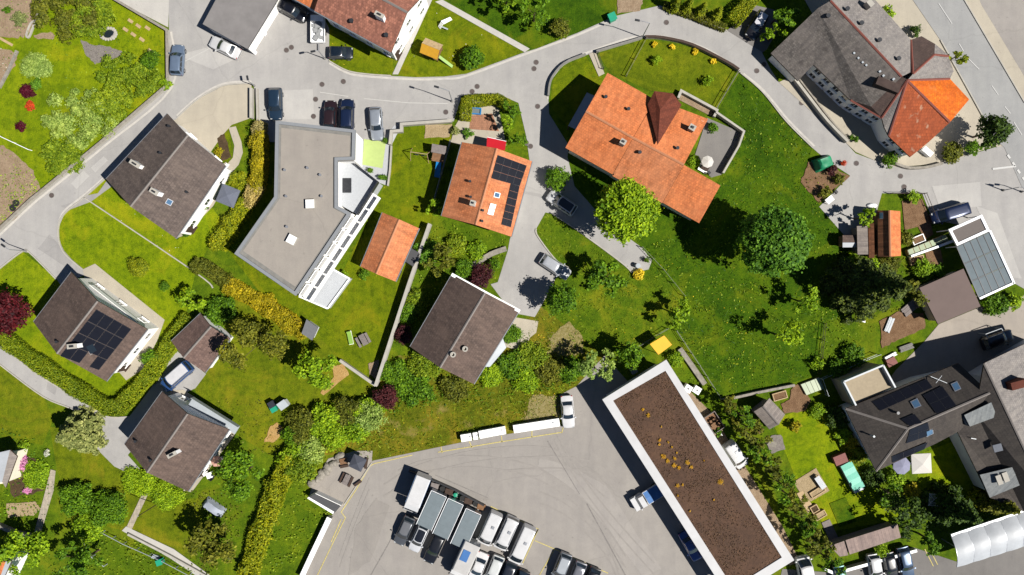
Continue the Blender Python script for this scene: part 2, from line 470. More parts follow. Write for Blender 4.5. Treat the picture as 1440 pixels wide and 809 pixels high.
def shrub(name, label, px, py, r, h, mat, cat='shrub', size=.26, group=None, sx=1.0, ang=0.0, dens=1.5, spread=False):
    """low bush without a visible trunk: one mesh"""
    SEED[0] += 1; g = np.random.default_rng(SEED[0]); q = random.Random(SEED[0])
    zc = h*.55; c = W(px, py, zc); rm = r*(HC-zc)/1000.0
    lobes = [(0, 0, h*.42, rm*.7, h*.55/rm)]
    k = 4 if r < 14 else 7
    for i in range(k):
        a = 2*math.pi*i/k + q.uniform(-.4, .4); d = rm*q.uniform(.45, .65); rr = rm*q.uniform(.34, .48)
        lobes.append((math.cos(a)*d, math.sin(a)*d, h*q.uniform(.25, .5), rr, min(1, h*.5/rr)))
    if spread:
        lobes = []
        for i in range(int(16 + r*.7)):
            a = q.uniform(0, 6.28); d = rm*math.sqrt(q.uniform(0, 1))*1.05; rr = q.uniform(.45, 1.0)
            lobes.append((math.cos(a)*d, math.sin(a)*d*.8, h*q.uniform(.1, .55), rr, min(1, h*.55/rr)))
    lobes = [(x*sx, y, z, rr, f) for x, y, z, rr, f in lobes]
    V = crown_quads(g, lobes, size, dens, .3, 12)
    o = link(name, quads_mesh(name, V, MATS[mat])); o.location = (c.x, c.y, 0); o.rotation_euler = (0, 0, ang)
    return tag(o, label, cat, group)
def hedge(name, label, path, w, h, mat, cat='hedge', size=.2, group=None, dens=1.5, rag=.14, bushy=False):
    """clipped hedge along a path, survey points at hedge-top level"""
    SEED[0] += 1; g = np.random.default_rng(SEED[0])
    P = [W(x, y, h) for x, y in path]; V = []
    org = P[len(P)//2]
    if bushy:
        lb = []; q = random.Random(SEED[0])
        for a, b in zip(P, P[1:]):
            L = (b-a).length; k = max(1, int(L/(w*.33)))
            for i in range(k + 1):
                p = a.lerp(b, min(1, (i + q.uniform(-.3, .3))/k)); dn = Vector((-(b-a).y, (b-a).x, 0)).normalized()*q.uniform(-.32, .32)*w; rr = w*q.uniform(.24, .42)
                hh = h*q.uniform(.7, 1.12); lb.append((p.x+dn.x-org.x, p.y+dn.y-org.y, max(.1, hh-rr*.8), rr, .95))
        V.append(crown_quads(g, lb, size*1.15, dens*.8, .28, 12)); h *= .62; w *= .85
    for a, b in zip(P, P[1:]):
        d = Vector((b.x-a.x, b.y-a.y)); L = d.length; d /= L; n = Vector((-d.y, d.x)); a = a - Vector((d.x, d.y, 0))*w*.2; L += w*.4
        A = L*w + 2*L*h + 2*w*h
        m = int(A * dens / (size*size*.30))
        k = g.uniform(size=m)
        top = k < L*w/A; end = k > 1 - 2*w*h/A*.5
        s = g.uniform(0, L, m); t = g.uniform(-.5, .5, m)*w; z = np.full(m, h) + g.normal(size=m)*rag*.6
        side = ~top
        t = np.where(side, np.sign(t)*w/2, t); z = np.where(side, g.uniform(.05, 1, m)*h, z)
        s = np.where(end, np.where(s > L/2, L, 0.0), s); t = np.where(end, g.uniform(-.5, .5, m)*w, t)
        # rounded shoulders, uneven outline
        wob = np.sin(s*1.7 + g.uniform(0, 6))*.08 + np.sin(s*.6)*.1
        z = np.where(top, h - (np.abs(t)/(w/2))**4*.18*h + wob*h*.5 + g.normal(size=m)*rag, z)
        t = t*(1 + .1*np.sin(s*1.1)) + g.normal(size=m)*rag*.5
        X = a.x + d.x*s + n.x*t - org.x; Y = a.y + d.y*s + n.y*t - org.y
        N = np.stack([np.where(side, n.x*np.sign(t), 0), np.where(side, n.y*np.sign(t), 0), np.where(side, .3, 1.0)], axis=1)
        N = unit(N + g.normal(size=(m, 3))*.5)
        V.append(leaf_quads(g, np.stack([X, Y, np.maximum(z, .04)], axis=1), N, size))
    o = link(name, quads_mesh(name, np.concatenate(V), MATS[mat])); o.location = (org.x, org.y, 0)
    return tag(o, label, cat, group)
def in_poly(X, Y, poly):
    ins = np.zeros(len(X), bool); n = len(poly)
    for i in range(n):
        x1, y1 = poly[i-1]; x2, y2 = poly[i]
        c = ((y1 > Y) != (y2 > Y)) & (X < (x2-x1)*(Y-y1)/((y2-y1) + 1e-12) + x1); ins ^= c
    return ins
def cover(name, poly, n_m2, size, h, mat, upright=False, clump=1.0):
    """ground cover / rough grass scattered over a patch: stuff"""
    SEED[0] += 1; g = np.random.default_rng(SEED[0])
    Q = [tuple(W(x, y)[:2]) for x, y in poly]; xs = [p[0] for p in Q]; ys = [p[1] for p in Q]
    A = (max(xs)-min(xs))*(max(ys)-min(ys)); n = int(A*n_m2)
    X = g.uniform(min(xs), max(xs), n); Y = g.uniform(min(ys), max(ys), n)
    # patchy density
    ph = np.sin(X*.9 + 1.3*np.sin(Y*.7)) * np.sin(Y*1.1 + np.sin(X*.5)*1.7)
    k = in_poly(X, Y, Q) & (g.uniform(-1, 1, n)*clump < ph + .35)
    X, Y, ph = X[k], Y[k], ph[k]; n = len(X)
    Z = g.uniform(.25, 1, n)*h*(.75 + .45*ph)
    if upright:
        a = g.uniform(0, 6.28, n); u = np.stack([np.cos(a), np.sin(a), np.zeros(n)], 1)*size*.16
        tip = np.stack([g.normal(size=n)*size*.55, g.normal(size=n)*size*.55, np.abs(Z)+.05], 1)
        B = np.stack([X, Y, np.zeros(n) + .02], 1)
        V = np.stack([B-u, B+u, B+tip+u*.3, B+tip-u*.3], 1)
    else:
        P = np.stack([X, Y, np.maximum(Z, .06)], 1); N = unit(np.array([0, 0, .8]) + g.normal(size=(n, 3))*.5)
        V = leaf_quads(g, P, N, size)
    o = link(name, quads_mesh(name, V, MATS[mat])); o['kind'] = 'stuff'; return o
# ------------------------------------------------------------------ palette
plain('bark', C(105, 85, 65), .9, .3, 4, bump=.6)
plain('white_paint', (.78, .78, .76, 1), .6, .05, 1.5)
plain('white_metal', (.74, .75, .76, 1), .35, .05, 1.5)
plain('cream_wall', (.62, .57, .46, 1), .85, .08, .8, bump=.2)
plain('white_wall', (.74, .73, .70, 1), .85, .06, .8, bump=.2)
plain('grey_wall', (.45, .46, .48, 1), .85, .08, .8, bump=.2)
plain('beige_wall', (.50, .43, .30, 1), .85, .1, .8, bump=.2)
plain('concrete', C(205, 200, 188), .9, .12, 1.2, bump=.4)
plain('concrete_dark', C(150, 148, 142), .9, .18, 1.2, bump=.4)
plain('stone', C(170, 163, 150), .9, .3, 2.5, bump=.8)
plain('wood', C(150, 110, 75), .8, .25, 3, bump=.4)
plain('wood_pale', C(215, 185, 140), .8, .2, 3, bump=.4)
plain('wood_dark', C(80, 60, 48), .8, .25, 3, bump=.4)
plain('wood_grey', C(150, 140, 135), .85, .2, 3, bump=.4)
plain('black', (.012, .012, .014, 1), .5, .2)
plain('dark_metal', (.03, .032, .036, 1), .45, .2, metal=.3)
plain('grey_metal', (.28, .29, .31, 1), .4, .1, metal=.5)
plain('pale_metal', C(200, 208, 214), .45, .08, 1.0)
plain('copper', (.10, .06, .045, 1), .5, .2)
plain('tyre', (.012, .012, .012, 1), .85, .2)
gloss('glass', (.012, .018, .024, 1), .05, 0, .9)
gloss('glass_blue', (.06, .12, .20, 1), .08, 0, .9)
gloss('glass_pale', (.12, .145, .155, 1), .12, 0, .0)
gloss('glass_green', C(190, 205, 165), .25, 0, .4)
gloss('lamp_glass', (.35, .36, .36, 1), .2, 0, 0)
gloss('tail_red', (.35, .012, .01, 1), .2)
gloss('panel_pv', (.009, .010, .015, 1), .18, 0, 0)
MATS['panel_pv'].node_tree.nodes['Principled BSDF'].inputs['Specular IOR Level'].default_value = .12
plain('pv_frame', (.022, .023, .028, 1), .6, .1)
plain('terracotta_pot', C(190, 100, 65), .8, .15)

# ------------------------------------------------------------------ buildings
def seg_windows(T, p0, p1, zs, n, w=1.1, h=1.25, fr='white_paint', gl='glass', proud=.03, skip=()):
    """n windows per storey on the outer side of wall p0->p1 (outside on the right-hand side)"""
    a = Vector((p0[0], p0[1], 0)); b = Vector((p1[0], p1[1], 0)); d = (b - a); L = d.length; d.normalize(); o = Vector((d.y, -d.x, 0))
    rz = math.atan2(d.y, d.x)
    for z in zs:
        for i in range(n):
            if (i, z) in skip: continue
            c = a + d * L * (i + .5) / n + o * proud + Vector((0, 0, z))
            f = MB(); t = .09
            for dx, dz, sx, sz in ((-w/2+t/2, 0, t, h), (w/2-t/2, 0, t, h), (0, h/2-t/2, w-2*t, t), (0, -h/2+t/2, w-2*t, t), (0, 0, .05, h-2*t)):
                f.box(c + d*dx + Vector((0, 0, dz)), (sx, .07, sz), rz)
            f.box(c + o*.06 - Vector((0, 0, h/2+.05)), (w+.2, .2, .06), rz)
            wo = T.part('window', f, MATS[fr])
            g = MB(); q = c - o*.012
            g.face([q + d*(-w/2+.02) + Vector((0, 0, -h/2+.02)), q + d*(w/2-.02) + Vector((0, 0, -h/2+.02)), q + d*(w/2-.02) + Vector((0, 0, h/2-.02)), q + d*(-w/2+.02) + Vector((0, 0, h/2-.02))])
            T.part('pane', g, MATS[gl], wo)
def seg_door(T, p0, p1, t=.5, w=1.0, h=2.1, m='wood_dark'):
    a = Vector((p0[0], p0[1], 0)); b = Vector((p1[0], p1[1], 0)); d = (b-a); L = d.length; d.normalize(); o = Vector((d.y, -d.x, 0)); rz = math.atan2(d.y, d.x)
    c = a + d*L*t + o*.03
    do = T.part('door', MB().box(c + Vector((0, 0, h/2)), (w, .08, h), rz).box(c + o*.05 + Vector((0, 0, .05)), (w+.3, .3, .1), rz), MATS[m])
    T.part('handle', MB().box(c + o*.08 + d*w*.38 + Vector((0, 0, 1.05)), (.12, .06, .03), rz), MATS['grey_metal'], do)

class Roof:
    """set of planes (world polygons) that can be asked for height"""
    def __init__(s): s.pl = []
    def add(s, pts):
        P = [Vector(p) for p in pts]; n = Vector((0, 0, 0))
        for i in range(len(P)): n += P[i-1].cross(P[i])
        n.normalize(); s.pl.append(([(p.x, p.y) for p in P], sum(P, Vector((0, 0, 0)))/len(P), n))
    def z(s, x, y):
        best = None
        for poly, p, n in s.pl:
            if in_poly(np.array([x]), np.array([y]), poly)[0]:
                zz = p.z - ((x-p.x)*n.x + (y-p.y)*n.y)/n.z
                if best is None or zz > best[0]: best = (zz, n)
        if best is None:
            poly, p, n = min(s.pl, key=lambda q: (q[1].x-x)**2 + (q[1].y-y)**2)
            best = (p.z - ((x-p.x)*n.x + (y-p.y)*n.y)/n.z, n)
        return best
    def hit(s, px, py, up=0.0):
        z = 5.0
        for _ in range(8):
            w = W(px, py, z); z = s.z(w.x, w.y)[0] + up
        w = W(px, py, z); return w, s.z(w.x, w.y)[1]

def house(name, label, corners, ze, zr, roofmat, wallmat, cat='house', over=.55, thick=.22, ridge='ridge_grey', gutter='grey_metal', win=(2, 2, 2, 2), storeys=None, door=0, group=None, trim=None, fr='white_paint', wall_shift=None, base_z=0.0, ridge_t=.5):
    """gable house.  corners A,B,C,D surveyed at eave height; eaves AB and CD, gables BC and DA"""
    A, B, Cc, D = [W(x, y, ze) for x, y in corners]
    ctr = (A + B + Cc + D) / 4
    T = Thing(name, label, cat, (ctr.x, ctr.y, base_z), 0, group)
    R0 = A.lerp(D, ridge_t); R1 = B.lerp(Cc, ridge_t); R0.z = R1.z = zr
    ro = Roof(); ro.add([A, B, R1, R0]); ro.add([Cc, D, R0, R1])
    mb = MB(); mb.slab([A, B, R1, R0], thick, 0, 2); mb.slab([Cc, D, R0, R1], thick, 0, 2)
    d = (R1 - R0); L = d.length; rz = math.atan2(d.y, d.x)
    # ridge cap
    n = Vector((-d.y, d.x, 0)).normalized() * .16
    for s in (1, -1): mb.face([R0 + Vector((0, 0, .09)), R1 + Vector((0, 0, .09)), R1 + n*s - Vector((0, 0, .02)), R0 + n*s - Vector((0, 0, .02))], 1)
    tm = MATS[trim] if trim else MATS['wood_dark']
    roof = T.part('roof', mb, [MATS[roofmat], MATS[ridge], tm])
    for a, b in ((A, B), (Cc, D)):
        o = ((a+b)/2 - (R0+R1)/2); o.z = 0; o.normalize()
        T.part('gutter', MB().tube([a + o*.07 - Vector((0, 0, .12)), b + o*.07 - Vector((0, 0, .12))], .075, 6), MATS[gutter], roof)
    u = (B - A).normalized(); v = (D - A).normalized()
    a = A + u*over + v*over; b = B - u*over + v*over; c = Cc - u*over - v*over; e = D + u*over - v*over
    w = MB(); s1 = (zr - ze)/((D-A).length*ridge_t); s2 = (zr - ze)/((D-A).length*(1-ridge_t))
    za = ze + s1*over - thick - .01; zc = ze + s2*over - thick - .01; zt = zr - thick - .01
    r0 = a.lerp(e, ridge_t); r1 = b.lerp(c, ridge_t)
    # counter-clockwise order for outside faces
    def wl(p, q, zp, zq): w.face([(p.x, p.y, base_z), (q.x, q.y, base_z), (q.x, q.y, zq), (p.x, p.y, zp)])
    wl(a, b, za, za); wl(c, e, zc, zc)
    for p, q, m, zp, zq in ((b, c, r1, za, zc), (e, a, r0, zc, za)):
        w.face([(p.x, p.y, base_z), (q.x, q.y, base_z), (q.x, q.y, zq), (m.x, m.y, zt), (p.x, p.y, zp)])
    wo = T.part('wall', w, MATS[wallmat])
    if storeys is None: storeys = 2 if ze > 4 else 1
    zs = [1.5 + 2.6*i for i in range(storeys) if 1.5 + 2.6*i + .8 < ze]
    order = [(a, b), (b, c), (c, e), (e, a)]
    ccw = area2([(p.x, p.y) for p in (a, b, c, e)]) > 0
    for k, (p, q) in enumerate(order):
        if not ccw: p, q = q, p
        if door == k: seg_door(T, p, q, .5 / max(1, win[k]) * (1 if win[k] else 1) if False else .06 + .02)
        if win[k]: seg_windows(T, p, q, zs, win[k], fr=fr)
    T.roof = roof; T.ro = ro; T.walls = order; T.ccw = ccw; T.zr = zr
    return T

def chimney(T, px, py, h=1.1, w=.7, l=None, mat='concrete', rz=0.0, cap='concrete'):
    l = l or w
    p, n = T.ro.hit(px, py, h*.8); zt = p.z + h*.2; zb = zt - h - .5
    mb = MB(); mb.box((p.x, p.y, (zb+zt)/2), (w, l, zt-zb), rz, 0)
    mb.box((p.x, p.y, zt+.05), (w+.08, l+.08, .08), rz, 1)
    k = MB()
    o = T.part('chimney', mb, [MATS[mat], MATS[cap]], T.roof)
    T.part('chimney_pot', MB().box((p.x, p.y, zt+.2), (w*.42, l*.42, .16), rz), MATS['dark_metal'], T.roof)
    return o
def vent(T, px, py, r=.12, h=.45, mat='dark_metal'):
    p, n = T.ro.hit(px, py, h)
    T.part('vent_pipe', MB().lathe((p.x, p.y, p.z-h-.3), [(r, 0), (r, h+.25), (r*1.5, h+.25), (r*1.5, h+.36)], 10), MATS[mat], T.roof)
def roof_quad(T, pts, up=.07):
    return [T.ro.hit(x, y, up)[0] for x, y in pts]
def skylight(T, pts, glass='glass_blue', fr='grey_metal'):
    q = roof_quad(T, pts, .12); mb = MB(); mb.slab(q, .14, 0, 0)
    o = T.part('skylight', mb, MATS[fr], T.roof)
    c = sum(q, Vector((0, 0, 0)))/4
    T.part('pane', MB().slab([p.lerp(c, .2) + Vector((0, 0, .012)) for p in q], .01), MATS[glass], T.roof)
def panels(T, pts, nu, nv, gap=.014, skip=()):
    """solar array filling a roof quad with nu x nv panels, each panel its own part"""
    a, b, c, d = roof_quad(T, pts, .12)
    for i in range(nu):
        for j in range(nv):
            if (i, j) in skip: continue
            def P(u, v): return a.lerp(b, u).lerp(d.lerp(c, u), v)
            Lu = (b-a).length; Lv = (d-a).length; gu = gap/Lu; gv = gap/Lv
            q = [P(i/nu+gu, j/nv+gv), P((i+1)/nu-gu, j/nv+gv), P((i+1)/nu-gu, (j+1)/nv-gv), P(i/nu+gu, (j+1)/nv-gv)]
            mb = MB(); mb.slab(q, .05, 1, 1)
            cc = sum(q, Vector((0, 0, 0)))/4
            mb.slab([p.lerp(cc, .03) + Vector((0, 0, .006)) for p in q], .004, 0, 0)
            T.part('solar_panel', mb, [MATS['panel_pv'], MATS['pv_frame']], T.roof)

def free_building(name, label, cat, roofs, walls, wallmat, org_px, ridge_lines=(), ridge='ridge_grey', thick=.22, group=None, trim=None, roof_name='roof'):
    """roofs: list of (material, [(px,py,z)...]); walls: list of (polygon px at z, z0, z1)"""
    o = W(*org_px, 0)
    T = Thing(name, label, cat, (o.x, o.y, 0), 0, group)
    names = [];
    for m, _ in roofs:
        if m not in names: names.append(m)
    mb = MB(); ro = Roof(); tm = len(names)
    for m, pts in roofs:
        P = [W(*p) for p in pts]; mb.slab(P, thick, names.index(m), tm + 1); ro.add(P)
    for a, b in ridge_lines:
        A, B = W(*a), W(*b); d = B - A; n = Vector((-d.y, d.x, 0)).normalized()*.15
        for s in (1, -1): mb.face([A + Vector((0, 0, .1)), B + Vector((0, 0, .1)), B + n*s - Vector((0, 0, .0)), A + n*s - Vector((0, 0, .0))], tm)
    T.roof = T.part(roof_name, mb, [MATS[k] for k in names] + [MATS[ridge], MATS[trim or 'wood_dark']])
    T.ro = ro; w = MB()
    for poly, z0, z1 in walls:
        P = [(W(x, y, z1).x, W(x, y, z1).y) for x, y in poly]
        w.prism(P, z0, z1)
    T.wall = T.part('wall', w, MATS[wallmat]) if walls else None
    return T

# ------------------------------------------------------------------ vehicles
def carpaint(rgb, k=1.0): 
    n = 'paint_%d_%d_%d' % rgb
    return n if n in MATS else (gloss(n, C(*rgb, .5*k), .3, .0 if sum(rgb) > 600 or sum(rgb) < 150 else .35, .7) and n)
KIND = {   # L, W, H, belt, hood z, windscreen base/top, rear glass top/base (fractions of L from the middle)
 'hatch':  (4.05, 1.78, 1.50, .96, .90, .235, .085, -.36, -.465),
 'suv':    (4.50, 1.88, 1.68, 1.06, 1.02, .235, .10, -.39, -.475),
 'estate': (4.65, 1.82, 1.50, .96, .90, .21, .065, -.38, -.47),
 'sedan':  (4.60, 1.82, 1.45, .95, .88, .20, .05, -.20, -.34),
 'van':    (5.00, 1.98, 2.05, 1.15, 1.08, .42, .26, -.47, -.492),
 'mpv':    (4.75, 1.90, 1.85, 1.08, 1.02, .33, .19, -.44, -.485),
}
def car(label, kind, px, py, d, rgb, roof=None, Ls=1.0, cat='car', name='parked_car', group='parked cars', glass='glass', cargo=False, bars=False, z0=0.0, k=1.0):
    L, Wd, H, belt, hood, wb, wt, rt, rb = KIND[kind]; L *= Ls
    c = W(px, py, H*.6); rz = math.atan2(-d[1], d[0]); z0 += .07
    T = Thing(name, label, cat, (c.x, c.y, z0), rz, group, local=True)
    paint = MATS[carpaint(rgb, k)]; hw = Wd/2
    mb = MB(); N = []
    van = kind in ('van', 'mpv')
    st = [(-.5, .80, .55, belt*.78), (-.49, .90, .35, belt*.97 if (van or kind != 'sedan') else hood*.95), (-.44, .97, .26, belt if kind != 'sedan' else hood), (-.30, 1, .24, belt), (0, 1, .24, belt), (wb*.95, 1, .24, belt), (wb+.04, .99, .24, hood), (.40 if wb < .35 else .455, .95, .26, hood*.95), (.47, .86, .32, hood*.82), (.495, .72, .42, hood*.66)]
    rings = []
    for x, w, zb, zt in st:
        x *= L; w *= hw
        rings.append([(x, -w*.9, zb), (x, -w, zb+.22), (x, -w*.985, zt-.14), (x, -w*.90, zt-.02), (x, -w*.45, zt+.03), (x, 0, zt+.045), (x, w*.45, zt+.03), (x, w*.90, zt-.02), (x, w*.985, zt-.14), (x, w, zb+.22), (x, w*.9, zb)])
    for A, B in zip(rings, rings[1:]):
        for i in range(len(A)-1): mb.face([A[i], A[i+1], B[i+1], B[i]], 0, None, True)
        mb.face([A[-1], A[0], B[0], B[-1]], 0)
    mb.face(rings[0], 0); mb.face(list(reversed(rings[-1])), 0)
    # cabin: base loop at belt, top loop under the roof, crowned roof
    zb = belt - .03; z1 = H - .09
    wbse = hw*.89; wtop = hw*(.86 if van else .74)
    def loop(x0, x1, w, z): # slightly bowed front
        return [(x0, -w, z), (x1-.06*(1), -w, z), (x1+.06, -w*.5, z), (x1+.09, 0, z), (x1+.06, w*.5, z), (x1-.06, w, z), (x0, w, z), (x0-.04, 0, z)]
    b = loop(rb*L, wb*L, wbse, zb); t = loop(rt*L, wt*L, wtop, z1); t2 = loop(rt*L+.10, wt*L-.12, wtop-.10, H-.02); t3 = loop(rt*L+.5, wt*L-.4, wtop*.5, H)
    for A, B in ((b, t), (t, t2), (t2, t3)):
        for i in range(8): mb.face([A[i], A[(i+1) % 8], B[(i+1) % 8], B[i]], 0, None, True)
    mb.face(t3, 0, None, True)
    body = T.part('body', mb, paint)
    if roof is not None or cargo == 'panel':
        rm = MATS[carpaint(roof)] if roof else paint
        rp = MB(); up = lambda q: [(x, y*.98, z+.012) for x, y, z in q]
        A, B = up(t2), up(t3)
        for i in range(8): rp.face([A[i], A[(i+1) % 8], B[(i+1) % 8], B[i]], 0, None, True)
        rp.face(B, 0, None, True); T.part('roof_panel', rp, rm)
    def pane(nm, quads, m=glass):
        g = MB()
        for q in quads: g.face(q, 0, None, True)
        return T.part(nm, g, MATS[m])
    def lerp3(p, q, f): return tuple(a+(c-a)*f for a, c in zip(p, q))
    ws = []
    for i in (1, 2, 3, 4):
        p, q, r, s_ = b[i], b[i+1], t[i+1], t[i]
        if i == 1: p = lerp3(p, q, .18); s_ = lerp3(s_, r, .18)
        if i == 4: q = lerp3(q, p, .18); r = lerp3(r, s_, .18)
        ws.append([tuple(Vector(lerp3(a, c_, f)) + Vector((.02, 0, .015))) for a, c_, f in ((p, s_, .10), (q, r, .10), (q, r, .95), (p, s_, .95))])
    pane('windscreen', ws)
    rear = []
    for p, q, r, s_ in ((b[6], b[7], t[7], t[6]), (b[7], b[0], t[0], t[7])):
        rear.append([tuple(Vector(lerp3(a, c_, f)) + Vector((-.02, 0, .012))) for a, c_, f in ((p, s_, .2), (q, r, .2), (q, r, .92), (p, s_, .92))])
    if not cargo: pane('rear_window', [[tuple(Vector(v)*1 if abs(v[1]) < .1 else Vector((v[0], v[1]*.9, v[2]))) for v in q] for q in rear])
    if cargo == 'panel' or kind == 'van':
        for k_ in range(5): T.part('roof_rib', MB().box(((rt+.06+k_*.13)*L, 0, H+.006), (.06, hw*1.25, .025)), paint)
        T.part('roof_vent', MB().box((-.12*L, hw*.2, H+.05), (.4, .4, .1)), MATS['grey_metal'])
    for s in (-1, 1):
        i0, i1 = (0, 1) if s < 0 else (6, 5)
        p, q, r, w_ = b[i0], b[i1], t[i1], t[i0]
        fa = .62 if cargo else .07
        n = Vector((0, s*.015, .004))
        def at(f, h): return tuple(Vector(lerp3(lerp3(p, q, f), lerp3(w_, r, f), h)) + n)
        cuts = [(fa, .93)] if cargo else [(fa, .30), (.33, .60), (.63, .93)]
        for f0, f1 in cuts: pane('side_window', [[at(f0, .14), at(f1, .14), at(f1, .9), at(f0, .9)]])
        T.part('side_mirror', MB().box((wb*L-.12, s*(hw+.08), belt+.05), (.16, .2, .14), 0), paint)
        for xx in (-.31*L, .31*L):
            wh = MB(); r_ = .32
            wh2 = MB()
            def ring(x, y, z0): pass
            prof = [(.0, -.1), (r_*.8, -.11), (r_, -.07), (r_, .07), (r_*.8, .11), (.0, .1)]
            mbw = MB(); rr = []
            for pr, py_ in prof: rr.append([(xx + math.cos(2*math.pi*k_/14)*pr, s*(hw-.10)+py_, .32 + math.sin(2*math.pi*k_/14)*pr) for k_ in range(14)])
            for A, B in zip(rr, rr[1:]):
                for k_ in range(14): mbw.face([A[k_], A[(k_+1) % 14], B[(k_+1) % 14], B[k_]], 0, None, True)
            wo = T.part('wheel', mbw, MATS['tyre'])
            T.part('rim', MB().face([(xx + math.cos(2*math.pi*k_/12)*.2, s*(hw+.008), .32 + math.sin(2*math.pi*k_/12)*.2) for k_ in range(12)]), MATS['grey_metal'], wo)
        xh = .462*L
        T.part('headlight', MB().box((xh-.02, s*hw*.62, hood*.80), (.16, .28, .12), s*-.25), MATS['lamp_glass'])
        T.part('tail_light', MB().box((-.478*L, s*hw*.76, belt*.84), (.08, .2, .18), 0), MATS['tail_red'])
        if bars: T.part('roof_rail', MB().box(((rt+wt)/2*L, s*(wtop-.08), H+.02), ((wt-rt)*L*.85, .05, .06)), MATS['grey_metal'])
    for xx in (.40, -.46):
        pass
    return T

def pickup(label, px, py, d, rgb, bedmat, L=4.9, group='parked cars', name='pickup_truck', bedh=1.15):
    Wd = 1.9; hw = Wd/2; c = W(px, py, 1.0); T = Thing(name, label, 'pickup truck', (c.x, c.y, .07), math.atan2(-d[1], d[0]), group, local=True)
    paint = MATS[carpaint(rgb)]
    mb = MB(); mb.box((L*.30, 0, .72), (L*.36, Wd, .72)); mb.box((-.05*L, 0, .42), (L*.9, Wd*.8, .2))
    # bonnet slope and cab
    x0, x1 = .10*L, .34*L; cab = [(x0, .95), (x1, 1.06), (x1-.35, 1.72), (x0+.10, 1.74)]
    mb.slab([(x1, -hw*.97, 1.085), (L*.49, -hw*.88, .95), (L*.49, hw*.88, .95), (x1, hw*.97, 1.085)], .3)
    for s in (-1, 1): mb.face([(x, s*hw*(.95 if z < 1.2 else .80), z) for x, z in cab])
    for (xa, za), (xb, zb) in zip(cab[1:], cab[2:] + cab[:1]):
        ya, yb = hw*(.95 if za < 1.2 else .80), hw*(.95 if zb < 1.2 else .80); mb.face([(xa, -ya, za), (xa, ya, za), (xb, yb, zb), (xb, -yb, zb)])
    T.part('body', mb, paint)
    T.part('windscreen', MB().face([(x1-.03, -hw*.86, 1.13), (x1-.03, hw*.86, 1.13), (x1-.32, hw*.74, 1.69), (x1-.32, -hw*.74, 1.69)]), MATS['glass'])
    T.part('rear_window', MB().face([(x0-.01, -hw*.7, 1.1), (x0-.01, hw*.7, 1.1), (x0+.06, hw*.65, 1.62), (x0+.06, -hw*.65, 1.62)]), MATS['glass'])
    bed = MB(); xl = -.5*L; 
    bed.box(((xl+x0)/2-.03, 0, .72), (x0-xl-.10, Wd, .12))
    for s in (-1, 1): bed.box(((xl+x0)/2-.03, s*(hw-.04), .92), (x0-xl-.10, .08, .40))
    bed.box((xl+.04, 0, .92), (.08, Wd-.16, .40)); bed.box((x0-.12, 0, .92), (.08, Wd-.16, .40))
    b = T.part('load_bed', bed, paint)
    if bedmat:
        cv = MB(); cv.slab([(xl+.1, -hw+.06, bedh-.03), (x0-.15, -hw+.06, bedh-.03), (x0-.15, 0, bedh+.05), (xl+.1, 0, bedh+.05)], .08); cv.slab([(xl+.1, 0, bedh+.05), (x0-.15, 0, bedh+.05), (x0-.15, hw-.06, bedh-.03), (xl+.1, hw-.06, bedh-.03)], .08)
        T.part('bed_cover', cv, MATS[bedmat])
    for s in (-1, 1):
        for xx in (-.3*L, .31*L):
            w = MB(); w.tube([(xx, s*(hw-.24), .34), (xx, s*(hw-.02), .34)], .34, 14); T.part('wheel', w, MATS['tyre'])
        T.part('headlight', MB().box((L*.475, s*hw*.7, .82), (.1, .3, .14)), MATS['lamp_glass'])
        T.part('side_mirror', MB().box((x1-.1, s*(hw+.07), 1.2), (.12, .2, .18)), paint)
    return T

